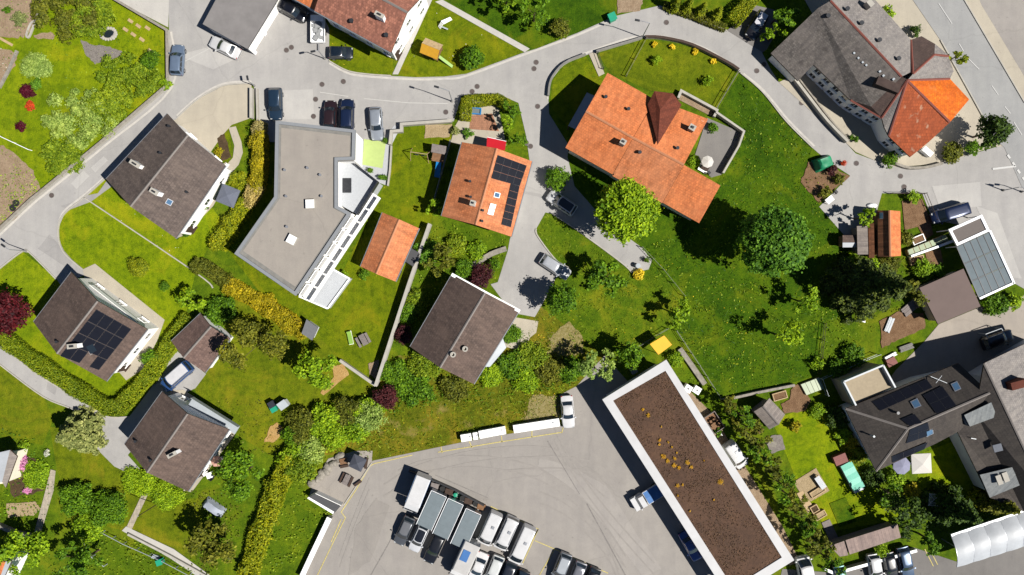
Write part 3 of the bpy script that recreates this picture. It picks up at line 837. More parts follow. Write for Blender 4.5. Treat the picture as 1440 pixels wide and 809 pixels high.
def boxtruck(label, px, py, d, L, Wd, H, box_rgb, cab_rgb, stripe=None, tarp=None, name='box_truck', cat='truck', group='parked trucks and trailers', cab=True, side=None, k=1.0):
    c = W(px, py, H*.7); T = Thing(name, label, cat, (c.x, c.y, .07), math.atan2(-d[1], d[0]), group, local=True); hw = Wd/2
    xc = L*.5 - (1.5 if cab else 0.0)
    bm = MATS[carpaint(box_rgb, k)]
    mb = MB(); bx = (-L/2 + xc)/2; bl = xc + L/2
    r = .12
    prof = [(-hw, .7), (-hw, H-r), (-hw+r, H), (hw-r, H), (hw, H-r), (hw, .7)]
    for (y0, za), (y1, zb) in zip(prof, prof[1:] + prof[:1]): mb.face([(-L/2, y0, za), (xc, y0, za), (xc, y1, zb), (-L/2, y1, zb)])
    mb.face([(-L/2, y, z) for y, z in prof]); mb.face([(xc, y, z) for y, z in reversed(prof)])
    for i in range(5): mb.box((-L/2 + bl*(i+.5)/5, 0, H+.008), (.05, Wd-.3, .02))
    T.part('cargo_box', mb, bm)
    T.part('chassis', MB().box((0, 0, .55), (L*.96, Wd*.5, .22)), MATS['dark_metal'])
    if cab:
        cm = MATS[carpaint(cab_rgb, k)]; x1 = L/2; cb = MB()
        pr = [(xc+.06, .4), (x1, .4), (x1, 1.05), (x1-.18, 1.2), (x1-.62, min(H-.25, 2.1)), (xc+.06, min(H-.25, 2.15))]
        for (xa, za), (xb, zb) in zip(pr, pr[1:] + pr[:1]): cb.face([(xa, -hw*.95, za), (xa, hw*.95, za), (xb, hw*.95, zb), (xb, -hw*.95, zb)])
        cb.face([(x, -hw*.95, z) for x, z in pr]); cb.face([(x, hw*.95, z) for x, z in reversed(pr)])
        T.part('cab', cb, cm)
        zt = min(H-.25, 2.1)
        T.part('windscreen', MB().face([(x1-.16, -hw*.85, 1.27), (x1-.16, hw*.85, 1.27), (x1-.57, hw*.85, zt-.05), (x1-.57, -hw*.85, zt-.05)]), MATS['glass'])
        for s in (-1, 1):
            T.part('headlight', MB().box((x1+.01, s*hw*.7, .8), (.05, .3, .18)), MATS['lamp_glass'])
            T.part('side_mirror', MB().box((x1-.3, s*(hw+.05), 1.5), (.1, .18, .3)), MATS['black'])
    for s in (-1, 1):
        for xx in ((-.28*L, .33*L) if cab else (-.08*L, .12*L)):
            T.part('wheel', MB().tube([(xx, s*(hw-.28), .36), (xx, s*(hw-.03), .36)], .36, 14), MATS['tyre'])
    if side: T.part('side_panel', MB().box((bx, -hw-.012, (H+.9)/2), (bl*.96, .02, H-1.1)).box((bx, hw+.012, (H+.9)/2), (bl*.96, .02, H-1.1)), MATS[side])
    if tarp: T.part('roof_hatch', MB().box((-L*.18, -hw*.25, H+.04), (bl*.36, Wd*.45, .07)), MATS[tarp])
    if not cab: T.part('drawbar', MB().box((L/2+.5, 0, .5), (1.0, .1, .1)).box((L/2+.2, 0, .5), (.1, 1.0, .1)), MATS['grey_metal'])
    return T
# ------------------------------------------------------------------ camera, light, world
cam = bpy.data.cameras.new('camera'); co = bpy.data.objects.new('camera', cam); COL.objects.link(co)
cam.sensor_width = 36; cam.lens = 25; cam.clip_end = 3000; co.location = (0, 0, HC); sc.camera = co
SUN_EL = R(52); sd = Vector((.94, -.35, 0)).normalized()   # horizontal direction towards the sun
sv = Vector((sd.x*math.cos(SUN_EL), sd.y*math.cos(SUN_EL), math.sin(SUN_EL)))
sl = bpy.data.lights.new('sun', 'SUN'); sl.energy = 5.0; sl.angle = R(.5); sl.color = (1.0, .955, .89)
so = bpy.data.objects.new('sun', sl); COL.objects.link(so); so.rotation_euler = sv.to_track_quat('Z', 'Y').to_euler(); so.location = sv*300
wd = bpy.data.worlds.new('World'); sc.world = wd; wd.use_nodes = True
bg = wd.node_tree.nodes['Background']; sk = wd.node_tree.nodes.new('ShaderNodeTexSky'); sk.sky_type = 'NISHITA'
sk.sun_disc = False; sk.sun_elevation = SUN_EL; sk.sun_rotation = math.atan2(sd.x, sd.y); sk.altitude = 3000; sk.air_density = .85; sk.dust_density = 0; sk.ozone_density = 3
wd.node_tree.links.new(sk.outputs[0], bg.inputs['Color']); bg.inputs['Strength'].default_value = .05
sc.view_settings.view_transform = 'Standard'; sc.view_settings.look = 'None'; sc.view_settings.exposure = .70; sc.view_settings.gamma = 1
sc.cycles.max_bounces = 6; sc.cycles.use_denoising = True

# ------------------------------------------------------------------ ground materials
G = {}
G['bright'] = grass('lawn_bright', C(100, 138, 12), C(128, 160, 12), C(160, 184, 26), .22)
G['lawn'] = grass('lawn_green', C(86, 118, 12), C(112, 138, 12), C(142, 158, 24), .2)
G['olive'] = grass('lawn_olive', C(88, 116, 14), C(112, 136, 18), C(140, 154, 32), .3)
G['field'] = grass('meadow_green', C(42, 84, 6), C(70, 112, 10), C(112, 142, 20), .16)
G['mid'] = grass('rough_green', C(62, 104, 12), C(92, 128, 18), C(132, 154, 30), .3)
G['rough'] = grass('rough_slope', C(78, 104, 16), C(112, 126, 26), C(150, 146, 46), .3, C(182, 158, 96))
G['dim'] = grass('garden_green', C(66, 104, 14), C(94, 130, 18), C(126, 152, 28), .35)
A_patch = asphalt('asphalt_patch', C(186, 183, 180), .07)
A_patch2 = asphalt('asphalt_patch_light', C(214, 211, 206), .06)
A_road = asphalt('asphalt_lane', C(199, 196, 192))
A_main = asphalt('asphalt_main_road', C(186, 186, 184), .06)
A_lot = asphalt('asphalt_lot', C(183, 177, 170), .07)
A_dark = asphalt('asphalt_drive', C(150, 146, 142), .1)
A_pave = asphalt('pavement_beige', C(214, 204, 184), .05)
A_drive = asphalt('driveway_beige', C(212, 202, 182), .05)
A_conc = asphalt('concrete_apron', C(224, 220, 212), .05)
S_sand = soil('sand_soil', C(196, 172, 132), C(220, 196, 156))
S_soil = soil('brown_soil', C(140, 108, 80), C(172, 138, 106))
S_dry = soil('dry_soil', C(176, 150, 122), C(205, 180, 150))
S_grav = soil('grey_gravel', C(150, 142, 136), C(178, 170, 160), 2.5)
S_dark = soil('dark_soil', C(84, 70, 52), C(120, 98, 72))
P_slab = tiles('paving_slabs', C(212, 200, 180), C(196, 186, 170), .6, .6, .08)
P_terra = tiles('terracotta_paving', C(205, 150, 118), C(190, 140, 112), .3, .3, .12)
P_lime = plain('green_turf_mat', C(205, 226, 140), .9, .06, 2)

gm = MB(); gm.face([(-900, -900, 0), (900, -900, 0), (900, 900, 0), (-900, 900, 0)]); struct('ground', gm, G['dim'])

def rough(pts, amp=6, n=5):
    """break a surveyed outline into an uneven natural edge"""
    o = []; q = random.Random(len(pts)*13 + int(pts[0][0]))
    for i in range(len(pts)):
        a, b = pts[i], pts[(i+1) % len(pts)]
        for k in range(n):
            t = k/n; o.append((a[0] + (b[0]-a[0])*t + (q.uniform(-amp, amp)*.4 if k else 0), a[1] + (b[1]-a[1])*t + (q.uniform(-amp, amp)*.4 if k else 0)))
    return o

L1, L2, L3, L4, LM, LR = .010, .050, .080, .115, .126, .0655
# lawns and meadows
sheet('lawn', [(-60, -60), (165, -60), (162, 0), (238, 45), (239, 121), (145, 203), (62, 271), (-60, 360)], L1, G['bright'])
sheet('lawn', [(83, 319), (91, 301), (119, 278), (150, 250), (250, 338), (292, 285), (312, 310), (275, 383), (262, 440), (235, 480), (117, 379), (93, 358), (84, 340)], L1, G['bright'])
sheet('lawn', [(-60, 402), (0, 378), (32, 354), (80, 393), (102, 384), (49, 452), (150, 534), (200, 470), (228, 500), (152, 572), (0, 484), (-60, 460)], L1, G['bright'])
sheet('lawn', [(-60, 500), (0, 512), (62, 558), (75, 590), (60, 626), (20, 618), (-60, 600)], L1, G['olive'])
sheet('lawn', [(70, 600), (127, 608), (138, 633), (161, 656), (208, 677), (262, 702), (290, 700), (275, 788), (180, 748), (100, 728), (80, 660)], L1, G['olive'])
sheet('lawn', [(550, 182), (636, 174), (634, 200), (611, 290), (606, 317), (576, 405), (530, 541), (480, 505), (400, 455), (318, 350), (330, 350), (416, 412), (460, 428), (540, 262)], L1, G['lawn'])
sheet('lawn', [(462, 40), (550, 70), (556, 107), (519, 105), (489, 100), (463, 86)], L1, G['lawn'])
sheet('lawn', [(556, 105), (610, -10), (620, 0), (739, 72), (656, 104), (625, 108), (584, 109)], L1, G['lawn'])
sheet('lawn', [(626, -60), (870, -60), (865, 23), (811, 47), (754, 69), (745, 71), (626, 0)], L1, G['field'])
sheet('lawn', [(775, 135), (778, 112), (795, 92), (824, 80), (838, 100), (850, 112), (800, 180), (774, 150)], L1, G['lawn'])
sheet('lawn', [(840, 76), (902, 57), (917, 56), (972, 67), (1020, 91), (1035, 100), (1008, 152), (955, 130), (915, 128), (860, 104)], L1, G['olive'])
sheet('meadow', [(1041, 103), (1072, 130), (1105, 171), (1142, 208), (1126, 257), (1186, 330), (1215, 372), (1240, 440), (1162, 455), (1150, 527), (1060, 555), (1013, 561), (950, 465), (902, 348), (900, 300), (985, 310), (1014, 246), (1040, 190), (1008, 160)], L1, G['field'])
sheet('lawn', [(798, 215), (860, 250), (985, 320), (1000, 400), (940, 400), (902, 348), (870, 300), (800, 270)], L1, G['field'])
sheet('meadow', [(767, 299), (816, 327), (873, 369), (912, 379), (940, 395), (962, 420), (938, 466), (894, 490), (820, 502), (759, 436), (781, 392), (800, 376), (782, 366), (756, 332), (754, 322)], L1, G['mid'])
sheet('slope', [(524, 648), (650, 622), (790, 600), (786, 556), (811, 543), (850, 500), (759, 430), (700, 500), (560, 500), (528, 545), (440, 630), (470, 660)], L1, G['rough'])
sheet('garden_ground', [(290, 440), (320, 400), (430, 456), (480, 505), (530, 541), (520, 575), (440, 610), (380, 640), (330, 610), (270, 545), (290, 525)], L1, G['olive'])
sheet('garden_ground', [(590, 335), (625, 310), (715, 335), (714, 353), (700, 397), (640, 385), (580, 480), (560, 470)], L1, G['mid'])
sheet('garden_ground', [(330, 680), (440, 640), (524, 640), (440, 700), (475, 716), (466, 724), (425, 815), (340, 815)], L1, G['dim'])
sheet('lawn', [(1085, 590), (1130, 575), (1180, 575), (1190, 640), (1230, 690), (1270, 730), (1165, 748), (1130, 700)], L1, G['bright'])
sheet('lawn', [(1290, 640), (1342, 620), (1380, 700), (1330, 730), (1290, 700)], L1, G['bright'])
sheet('lawn', [(1150, 480), (1162, 450), (1230, 430), (1235, 470), (1180, 500), (1150, 525)], L1, G['mid'])
sheet('garden_ground', [(936, 480), (958, 490), (1010, 565), (1180, 800), (1120, 790)], L1, G['dim'])
sheet('lawn', [(300, 190), (322, 180), (330, 235), (306, 225)], L3, G['lawn'])

# asphalt
sheet('road', [(-60, 360), (0, 327), (47, 283), (62, 271), (145, 203), (239, 121), (238, 45), (236, -60), (410, -60), (463, 40), (463, 86), (489, 100), (519, 105), (550, 107), (584, 109), (625, 108), (656, 104), (740, 73), (754, 69), (811, 47), (865, 23), (928, 8), (979, 26), (1022, 43), (1071, 73), (1082, 95), (1095, 116), (1110, 117), (1150, 160), (1188, 200), (1203, 216), (1230, 226), (1259, 235), (1290, 236), (1319, 231), (1363, 218), (1400, 207), (1410, 206), (1500, 300), (1500, 440), (1425, 398), (1392, 325), (1311, 309), (1297, 273), (1240, 272), (1232, 300), (1190, 345), (1186, 330), (1152, 291), (1195, 247), (1175, 234), (1150, 215), (1142, 208), (1105, 171), (1072, 130), (1041, 103), (1035, 98), (1020, 88), (972, 64), (917, 53), (902, 54), (824, 78), (793, 90), (776, 112), (771, 135), (772, 160), (800, 205), (798, 221), (808, 262), (850, 310), (902, 348), (917, 366), (912, 379), (889, 384), (873, 369), (816, 327), (777, 301), (767, 299), (754, 322), (756, 332), (782, 366), (800, 376), (781, 392), (777, 402), (759, 434), (752, 446), (720, 440), (690, 400), (700, 397), (714, 353), (717, 337), (740, 262), (745, 228), (740, 192), (729, 145), (706, 135), (649, 135), (638, 171), (566, 176), (545, 200), (380, 200), (362, 170), (357, 120), (315, 121), (279, 140), (250, 166), (225, 205), (148, 252), (119, 278), (91, 301), (83, 319), (84, 340), (93, 358), (117, 379), (125, 385), (85, 400), (80, 393), (43, 356), (32, 354), (0, 378), (-60, 410)], L2, A_road)
sheet('road', [(1225, -60), (1262, 20), (1322, 57), (1400, 205), (1440, 262), (1560, 262), (1560, -60)], L2 - .008, A_pave)
sheet('road', [(1255, -60), (1283, 0), (1322, 57), (1368, 140), (1400, 197), (1412, 208), (1436, 262), (1560, 420), (1560, 350), (1440, 145), (1355, 0), (1320, -60)], L3, A_main)
sheet('pavement', [(1225, -60), (1262, 20), (1322, 57), (1400, 205), (1363, 218), (1319, 231), (1259, 235), (1230, 226), (1130, 104), (1165, 60), (1120, -20)], L2 - .006, A_pave)
sheet('pavement', [(1320, -60), (1355, 0), (1440, 145), (1500, 245), (1560, 340), (1560, -60)], L3 - .003, A_pave)
sheet('parking_bay', [(1352, -60), (1380, 8), (1440, 108), (1560, 300), (1560, -60)], L3, A_lot)
sheet('concrete_apron', [(120, -60), (162, 0), (237, 39), (238, 0), (236, -60)], L3, A_conc)
sheet('driveway', [(248, 168), (279, 140), (315, 121), (354, 118), (354, 166), (326, 176), (312, 192), (296, 215), (230, 175)], L3, A_drive)
sheet('lane', [(-60, 455), (0, 484), (52, 525), (130, 573), (153, 586), (182, 586), (223, 532), (243, 489), (290, 526), (275, 546), (245, 560), (180, 640), (215, 680), (208, 678), (161, 656), (138, 633), (127, 608), (109, 579), (62, 558), (0, 512), (-60, 480)], L2, A_road)
sheet('parking_lot', [(524, 648), (650, 622), (711, 611), (795, 598), (786, 556), (811, 543), (850, 500), (940, 600), (1050, 810), (1240, 1110), (300, 1110), (427, 808), (466, 726), (473, 716), (484, 708)], L2, A_lot)
sheet('parking_lot', [(1100, 800), (1180, 806), (1285, 770), (1345, 790), (1560, 730), (1560, 880), (1080, 880)], L2, A_dark)
sheet('yard', [(1230, 560), (1260, 520), (1300, 480), (1320, 456), (1378, 432), (1500, 400), (1500, 480), (1400, 510), (1300, 560)], L2, asphalt('asphalt_yard', C(196, 186, 174), .06))
sheet('path', [(1095, 116), (1130, 100), (1165, 110), (1270, 232), (1230, 226), (1203, 214), (1188, 200)], L3, A_drive)
sheet('driveway', [(1022, 43), (1036, 33), (1062, 8), (1088, 14), (1095, 40), (1078, 70), (1072, 74)], L3, A_dark)
# paths and terraces
sheet('terrace', [(117, 379), (134, 371), (232, 450), (222, 478), (200, 520), (178, 535), (165, 520), (206, 465), (120, 395)], L3, A_drive)
sheet('terrace', [(312, 233), (318, 228), (326, 236), (316, 262), (300, 290), (262, 330), (247, 336), (296, 262)], L3, A_drive)
sheet('path', [(322, 180), (332, 178), (340, 200), (342, 215), (336, 232), (320, 250), (312, 240), (328, 222), (330, 205)], L4, A_drive)
sheet('terrace', [(228, 550), (258, 548), (335, 598), (330, 612), (270, 692), (258, 690), (318, 604)], L3, A_drive)
sheet('terrace', [(555, 176), (562, 182), (548, 210), (546, 262), (530, 256), (500, 232), (498, 200), (540, 195)], L3, plain('terrace_grey', C(205, 207, 210), .8, .06))
sheet('terrace', [(640, 178), (662, 140), (700, 148), (708, 185), (712, 205), (690, 210), (650, 205), (634, 200)], L3, A_drive)
sheet('patio', [(662, 163), (692, 160), (702, 185), (660, 182)], L4, P_terra)
sheet('terrace', [(994, 166), (1043, 187), (1036, 208), (1014, 246), (1000, 250), (975, 225)], L3, A_dark)
sheet('terrace', [(722, 446), (757, 452), (754, 468), (745, 475), (738, 495), (712, 488), (706, 475)], L3, A_drive)
sheet('terrace', [(524, 634), (523, 651), (484, 710), (473, 716), (435, 698), (440, 680), (462, 645), (500, 634)], L3, asphalt('terrace_gravel', C(190, 182, 172), .05))
sheet('path', [(552, 105), (560, 105), (608, 0), (615, -30), (604, -30), (600, 0)], L3, A_conc)
sheet('path', [(612, 3), (622, 0), (745, 69), (738, 74)], L3, A_conc)
sheet('path', [(828, 76), (838, 73), (850, 104), (842, 108)], L4, A_drive)
sheet('path', [(210, 674), (217, 677), (186, 744), (178, 742)], L4, P_slab)
sheet('path', [(178, 740), (186, 744), (245, 772), (300, 812), (285, 815), (240, 785), (172, 746)], L4, A_conc)
sheet('path', [(72, 660), (79, 662), (76, 690), (58, 750), (49, 748), (62, 700)], L4, P_slab)
sheet('sand_strip', [(940, 520), (1000, 580), (1100, 740), (1125, 790), (1110, 795)], L3, S_dry)
# planting beds and bare soil
sheet('garden_bed', rough([(-60, -60), (50, -60), (60, 12), (50, 30), (40, 52), (22, 54), (0, 52), (-60, 50)]), L3, S_dry)
sheet('garden_bed', rough([(-60, 60), (8, 70), (26, 75), (20, 95), (0, 125), (-60, 140)]), L3, S_dry)
sheet('garden_bed', rough([(-60, 222), (0, 205), (20, 215), (48, 240), (58, 268), (45, 280), (20, 310), (0, 325), (-60, 350)]), L3, S_dry)
sheet('gravel_patch', rough([(114, 56), (126, 62), (150, 66), (172, 72), (168, 80), (134, 91), (120, 76)], 3), L3, S_grav)
sheet('garden_bed', rough([(48, 50), (72, 45), (78, 50), (75, 56), (52, 55)], 3), L3, S_dry)
sheet('sand_patch', rough([(598, 176), (636, 175), (632, 193), (597, 195)], 2), L3, S_sand)
sheet('garden_bed', rough([(868, 0), (905, -2), (900, 16), (868, 20)], 3), L3, S_dry)
sheet('garden_bed', rough([(1136, 228), (1160, 230), (1195, 248), (1152, 286), (1126, 257)], 4), L3, S_soil)
sheet('vegetable_bed', [(1268, 283), (1296, 280), (1310, 314), (1272, 324)], L3, S_soil)
sheet('vegetable_bed', [(1290, 318), (1308, 312), (1312, 330), (1300, 338)], L3, S_soil)
sheet('vegetable_bed', [(1300, 355), (1322, 350), (1326, 370), (1306, 376)], L3, S_soil)
sheet('vegetable_bed', rough([(1115, 540), (1126, 542), (1140, 562), (1132, 578), (1103, 582), (1098, 568), (1110, 562)], 3), L3, S_soil)
sheet('vegetable_bed', rough([(1236, 452), (1262, 438), (1298, 440), (1300, 462), (1262, 478), (1240, 490)], 4), L3, S_soil)
sheet('sand_patch', [(1115, 678), (1147, 658), (1166, 690), (1140, 705), (1130, 700)], L3, S_sand)
sheet('vegetable_bed', [(1166, 708), (1189, 699), (1204, 733), (1180, 741)], L3, G['field'])
sheet('garden_bed', rough([(10, 708), (50, 705), (58, 715), (48, 725), (12, 728)], 3), L3, S_sand)
sheet('garden_bed', rough([(4, 655), (30, 660), (36, 640), (60, 650), (62, 690), (20, 700)], 4), L3, S_dark)
sheet('sawdust_patch', rough([(466, 515), (484, 512), (491, 527), (455, 556), (451, 552), (470, 530)], 2), L3, soil('sawdust', C(214, 170, 100), C(232, 192, 128)))
sheet('sawdust_patch', rough([(380, 600), (390, 594), (402, 606), (385, 622), (372, 622)], 3), L3, MATS['sawdust'])
sheet('garden_bed', rough([(518, 512), (533, 506), (531, 535), (520, 527)], 2), L3, S_dry)
sheet('garden_bed', rough([(306, 195), (316, 188), (326, 222), (312, 226)], 3), L4, S_dark)
sheet('garden_bed', [(955, 131), (1004, 157), (1000, 164), (951, 139)], L3, S_dry)
sheet('gravel_patch', rough([(1085, 612), (1098, 612), (1104, 632), (1085, 638), (1076, 622)], 3), L3, S_grav)
sheet('dry_grass_patch', rough([(778, 470), (800, 452), (820, 478), (822, 498), (790, 500), (765, 515)], 8), L2, soil('dry_grass', C(150, 140, 70), C(196, 180, 130), 3))
sheet('dry_grass_patch', rough([(750, 555), (784, 556), (786, 590), (735, 592)], 8), L2, MATS['dry_grass'])
sheet('turf_mat', [(512, 196), (543, 200), (538, 237), (510, 232)], L4, P_lime)

# repairs, trench lines and worn strips in the asphalt
for pts, m in (([(86, 290), (112, 282), (118, 276), (138, 272), (150, 255), (158, 262), (128, 284), (96, 296)], A_patch), ([(100, 258), (118, 240), (126, 248), (108, 266)], A_patch2), ([(128, 236), (146, 220), (152, 226), (134, 243)], A_patch2), ([(54, 350), (70, 330), (104, 368), (96, 378)], A_patch), ([(738, 269), (760, 273), (776, 280), (774, 283), (757, 277), (738, 273)], A_patch), ([(382, 128), (440, 126), (442, 168), (388, 168)], A_patch2), ([(250, 78), (296, 66), (330, 84), (300, 98)], A_patch2), ([(68, 530), (82, 540), (78, 556), (66, 548)], A_patch), ([(1310, 262), (1378, 256), (1380, 290), (1322, 296)], A_patch2), ([(1372, 290), (1402, 300), (1436, 392), (1420, 390)], A_patch2)):
    sheet('asphalt_repair', pts, LR, m)
for pts, m in (([(600, 700), (660, 690), (690, 702), (640, 712), (598, 708)], 0), ([(760, 640), (850, 680), (930, 800), (905, 812), (820, 700), (756, 655)], 1), ([(500, 740), (530, 700), (548, 712), (520, 790), (490, 809)], 0)):
    sheet('asphalt_repair', rough(pts, 4), LR, asphalt('lot_worn_%d' % m, C(190, 184, 177) if m else C(176, 170, 163), .05))
# kerbs and painted lines
KB = MB()
for path in ([(148, 252), (119, 278), (91, 301), (83, 319), (84, 340), (93, 358), (117, 379)], [(0, 378), (32, 354), (43, 356), (80, 393)], [(463, 86), (489, 100), (519, 105), (550, 107)], [(754, 322), (756, 332), (782, 366), (800, 376)], [(777, 301), (816, 327), (873, 369), (889, 384)], [(1142, 208), (1105, 171), (1072, 130), (1041, 103)], [(1022, 44), (979, 27)], [(119, 278), (275, 383), (300, 405)], [(250, 166), (279, 140), (315, 121), (354, 118)], [(1322, 57), (1368, 140), (1398, 195)], [(1355, 0), (1440, 145)], [(523, 651), (484, 710)], [(0, 484), (52, 525), (130, 573), (153, 586), (182, 586)], [(0, 512), (62, 558), (109, 579), (127, 608)]):
    strip_mb(smooth_path(path, 5), .16, 0, .2, KB)
struct('kerb', KB, MATS['concrete'])
LN = MB()
for path in ([(1395, 238), (1428, 234)],): strip_mb(path, .28, LM, LM + .004, LN)
for i in range(5): 
    a = (1416 + i*7, 218 + i*10.5); strip_mb([a, (a[0]+3.5, a[1]+5)], .3, LM, LM + .004, LN)
for a, b in (((1319, 5), (1338, 34)), ((1362, 84), (1376, 98)), ((1394, 121), (1403, 134)), ((1412, 150), (1420, 160)), ((1425, 172), (1436, 190)), ((1348, 62), (1354, 72))): strip_mb([a, b], .11, LM, LM + .004, LN)
for path in ([(690, 130), (735, 138)],): pass
struct('road_marking', LN, plain('line_white', C(232, 231, 227), .8, .12, 8))
LN = MB()
for path in ([(450, 130), (490, 136)], [(512, 139), (575, 145), (630, 146)], [(238, 98), (300, 66)]): strip_mb(path, .10, .0818, .0820, LN)
struct('faded_road_marking', LN, plain('line_faded', C(220, 218, 212), .8, .08, 3))
YL = MB()
for path in ([(616, 636), (700, 622), (790, 608)], [(690, 712), (757, 744), (745, 765), (757, 744)], [(752, 760), (780, 772), (855, 806)], [(780, 772), (752, 820)], [(818, 788), (800, 830)], [(757, 744), (735, 792)],
             [(526, 652), (520, 656), (500, 690), (480, 720), (486, 728), (470, 760), (445, 812)], [(526, 652), (580, 640)], [(480, 730), (466, 762)], [(620, 628), (622, 637)], [(660, 621), (664, 630)], [(705, 613), (706, 622)], [(748, 606), (748, 615)], [(792, 601), (790, 609)],
             [(1300, 772), (1312, 796)], [(1306, 770), (1318, 794)], [(1180, 806), (1195, 830)]): strip_mb(path, .13, .0814, .0816, YL)
struct('parking_marking', YL, plain('line_yellow', C(222, 206, 128), .8, .25, 4))
RP = MB()
for a, b, w in (((520, 812), (548, 762), .12), ((548, 762), (562, 730), .08), ((770, 620), (815, 695), .12), ((825, 708), (880, 810), .16), ((598, 668), (600, 672), .1), ((612, 668), (686, 700), .10)): strip_mb([a, b], w, .0806, .0808, RP)
TY = MB(); TYZ = [.0782]
for path in ([(560, 670), (600, 655), (680, 650), (760, 668), (830, 720), (880, 790)], [(540, 690), (590, 662), (680, 640), (780, 640), (850, 690)], [(780, 610), (800, 650), (850, 720), (920, 800)], [(880, 690), (840, 660), (780, 650), (700, 655)], [(520, 680), (500, 730), (478, 790)], [(760, 700), (800, 720), (850, 770), (870, 809)]):
    sp = smooth_path(path, 8)
    for o_ in (-8, 8): TYZ[0] += .0001; strip_mb([(x, y + o_) for x, y in sp], .22, TYZ[0], TYZ[0], TY)
struct('tyre_track', TY, plain('tyre_track', C(174, 168, 161), .9, .08, 1.5))
GT = MB()
for path in ([(463, 89), (489, 103), (519, 108), (584, 112), (625, 111), (656, 107), (740, 76), (811, 50), (865, 26)], [(770, 140), (773, 112), (791, 88), (824, 75), (902, 51), (972, 61), (1020, 85), (1040, 99)], [(1045, 104), (1074, 128), (1108, 169), (1145, 206)], [(249, 163), (279, 137), (315, 118), (354, 115)], [(82, 320), (90, 298), (118, 275), (147, 250)], [(0, 331), (48, 286), (64, 273), (147, 206), (242, 123), (241, 45)]): strip_mb(smooth_path(path, 5), .30, .0795, .0796, GT)
struct('gutter_strip', GT, plain('gutter_strip', C(222, 217, 208), .9, .12, 1.5))
struct('asphalt_joint', RP, plain('joint', C(152, 147, 142), .9, .3, 6))
# ------------------------------------------------------------------ roof coverings
tiles('roof_greybrown', C(118, 106, 100), C(132, 118, 110), .34, .36, .22)
tiles('roof_brown', C(114, 98, 90), C(132, 112, 102), .34, .36, .22)
tiles('roof_pinkbrown', C(140, 116, 108), C(128, 104, 94), .34, .36, .2)
tiles('roof_terracotta', C(222, 136, 88, .6), C(230, 154, 110, .6), .32, .36, .2)
tiles('roof_orange', C(230, 134, 80, .62), C(234, 148, 98, .62), .34, .36, .18, C(206, 114, 70, .54))
tiles('roof_redbrown', C(196, 134, 112), C(180, 122, 104), .32, .36, .35)
tiles('roof_darkred', C(142, 76, 56), C(128, 70, 54), .32, .34, .2)
tiles('roof_brightorange', C(248, 126, 32, .56), C(226, 108, 40, .56), .34, .36, .24, C(236, 140, 70, .5))
tiles('roof_patched', C(196, 100, 58), C(178, 92, 58), .34, .40, .2, C(222, 190, 160))
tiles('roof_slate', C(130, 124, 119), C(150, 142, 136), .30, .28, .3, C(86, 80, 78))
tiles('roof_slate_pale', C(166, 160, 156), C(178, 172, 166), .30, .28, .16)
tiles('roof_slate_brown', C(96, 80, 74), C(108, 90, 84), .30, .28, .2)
tiles('roof_anthracite', C(88, 82, 78), C(98, 92, 86), .34, .36, .14)
tiles('roof_seam', C(150, 156, 158), C(164, 168, 168), .55, 8, .1)
tiles('roof_corrugated', C(186, 128, 92), C(168, 110, 80), .2, 6, .3)
tiles('roof_boards', C(176, 166, 158), C(160, 150, 144), .22, 5, .15)
tiles('roof_sheet_pink', C(176, 156, 148), C(166, 148, 142), .5, 9, .08)
tiles('roof_gravel', C(176, 166, 154), C(184, 172, 160), 6, 6, .03, None)
plain('ridge_grey', C(150, 142, 136), .8, .1)
plain('ridge_terra', C(220, 150, 108), .8, .1)
plain('ridge_red', C(150, 84, 70), .8, .1)
plain('parapet', C(158, 162, 166), .6, .06)
plain('membrane_white', C(206, 211, 216), .5, .10, .8)
def greenroof():
    t = NT('sedum_roof')
    f = t.noise(.22, 6, .7); g = t.noise(2.4, 6, .75); h = t.noise(9, 4, .8)
    a = t.ramp(f, [(.3, C(88, 64, 48)), (.55, C(106, 77, 58)), (.72, C(116, 86, 64))])
    a = t.mix(.8, a, t.ramp(g, [(.32, (.62, .6, .58, 1)), (.68, (1.25, 1.22, 1.15, 1))]), 'MULTIPLY')
    a = t.mix(.7, a, t.ramp(h, [(.3, (.6, .6, .6, 1)), (.7, (1.25, 1.25, 1.2, 1))]), 'MULTIPLY')
    t.color(a); t.set(Roughness=.95); t.bump(g, 1, .1); MATS['sedum_roof'] = t.m
greenroof()

# ------------------------------------------------------------------ houses
h = house('chalet', 'chalet with wide grey brown tiled roof beside the beige driveway, two white chimneys', [(149, 252), (235, 160), (317, 233), (247, 335)], 4.6, 7.2, 'roof_greybrown', 'white_wall', win=(3, 2, 3, 2), door=2)
chimney(h, 191, 231, 1.2, 1.4, .5, 'white_paint', R(-32)); chimney(h, 218, 270, 1.2, 1.1, .55, 'white_paint', R(-32))
skylight(h, [(236, 279), (244, 283), (240, 290), (232, 286)]); 
for x, y in ((262, 270), (237, 177), (225, 215)): vent(h, x, y)
T = h
T.part('balcony', MB().box(tuple(W(306, 248, 2.6)), (3.2, 1.5, .18), R(48)).box(tuple(W(310, 243, 3.2)), (3.2, .08, 1.0), R(48)), MATS['white_paint'])

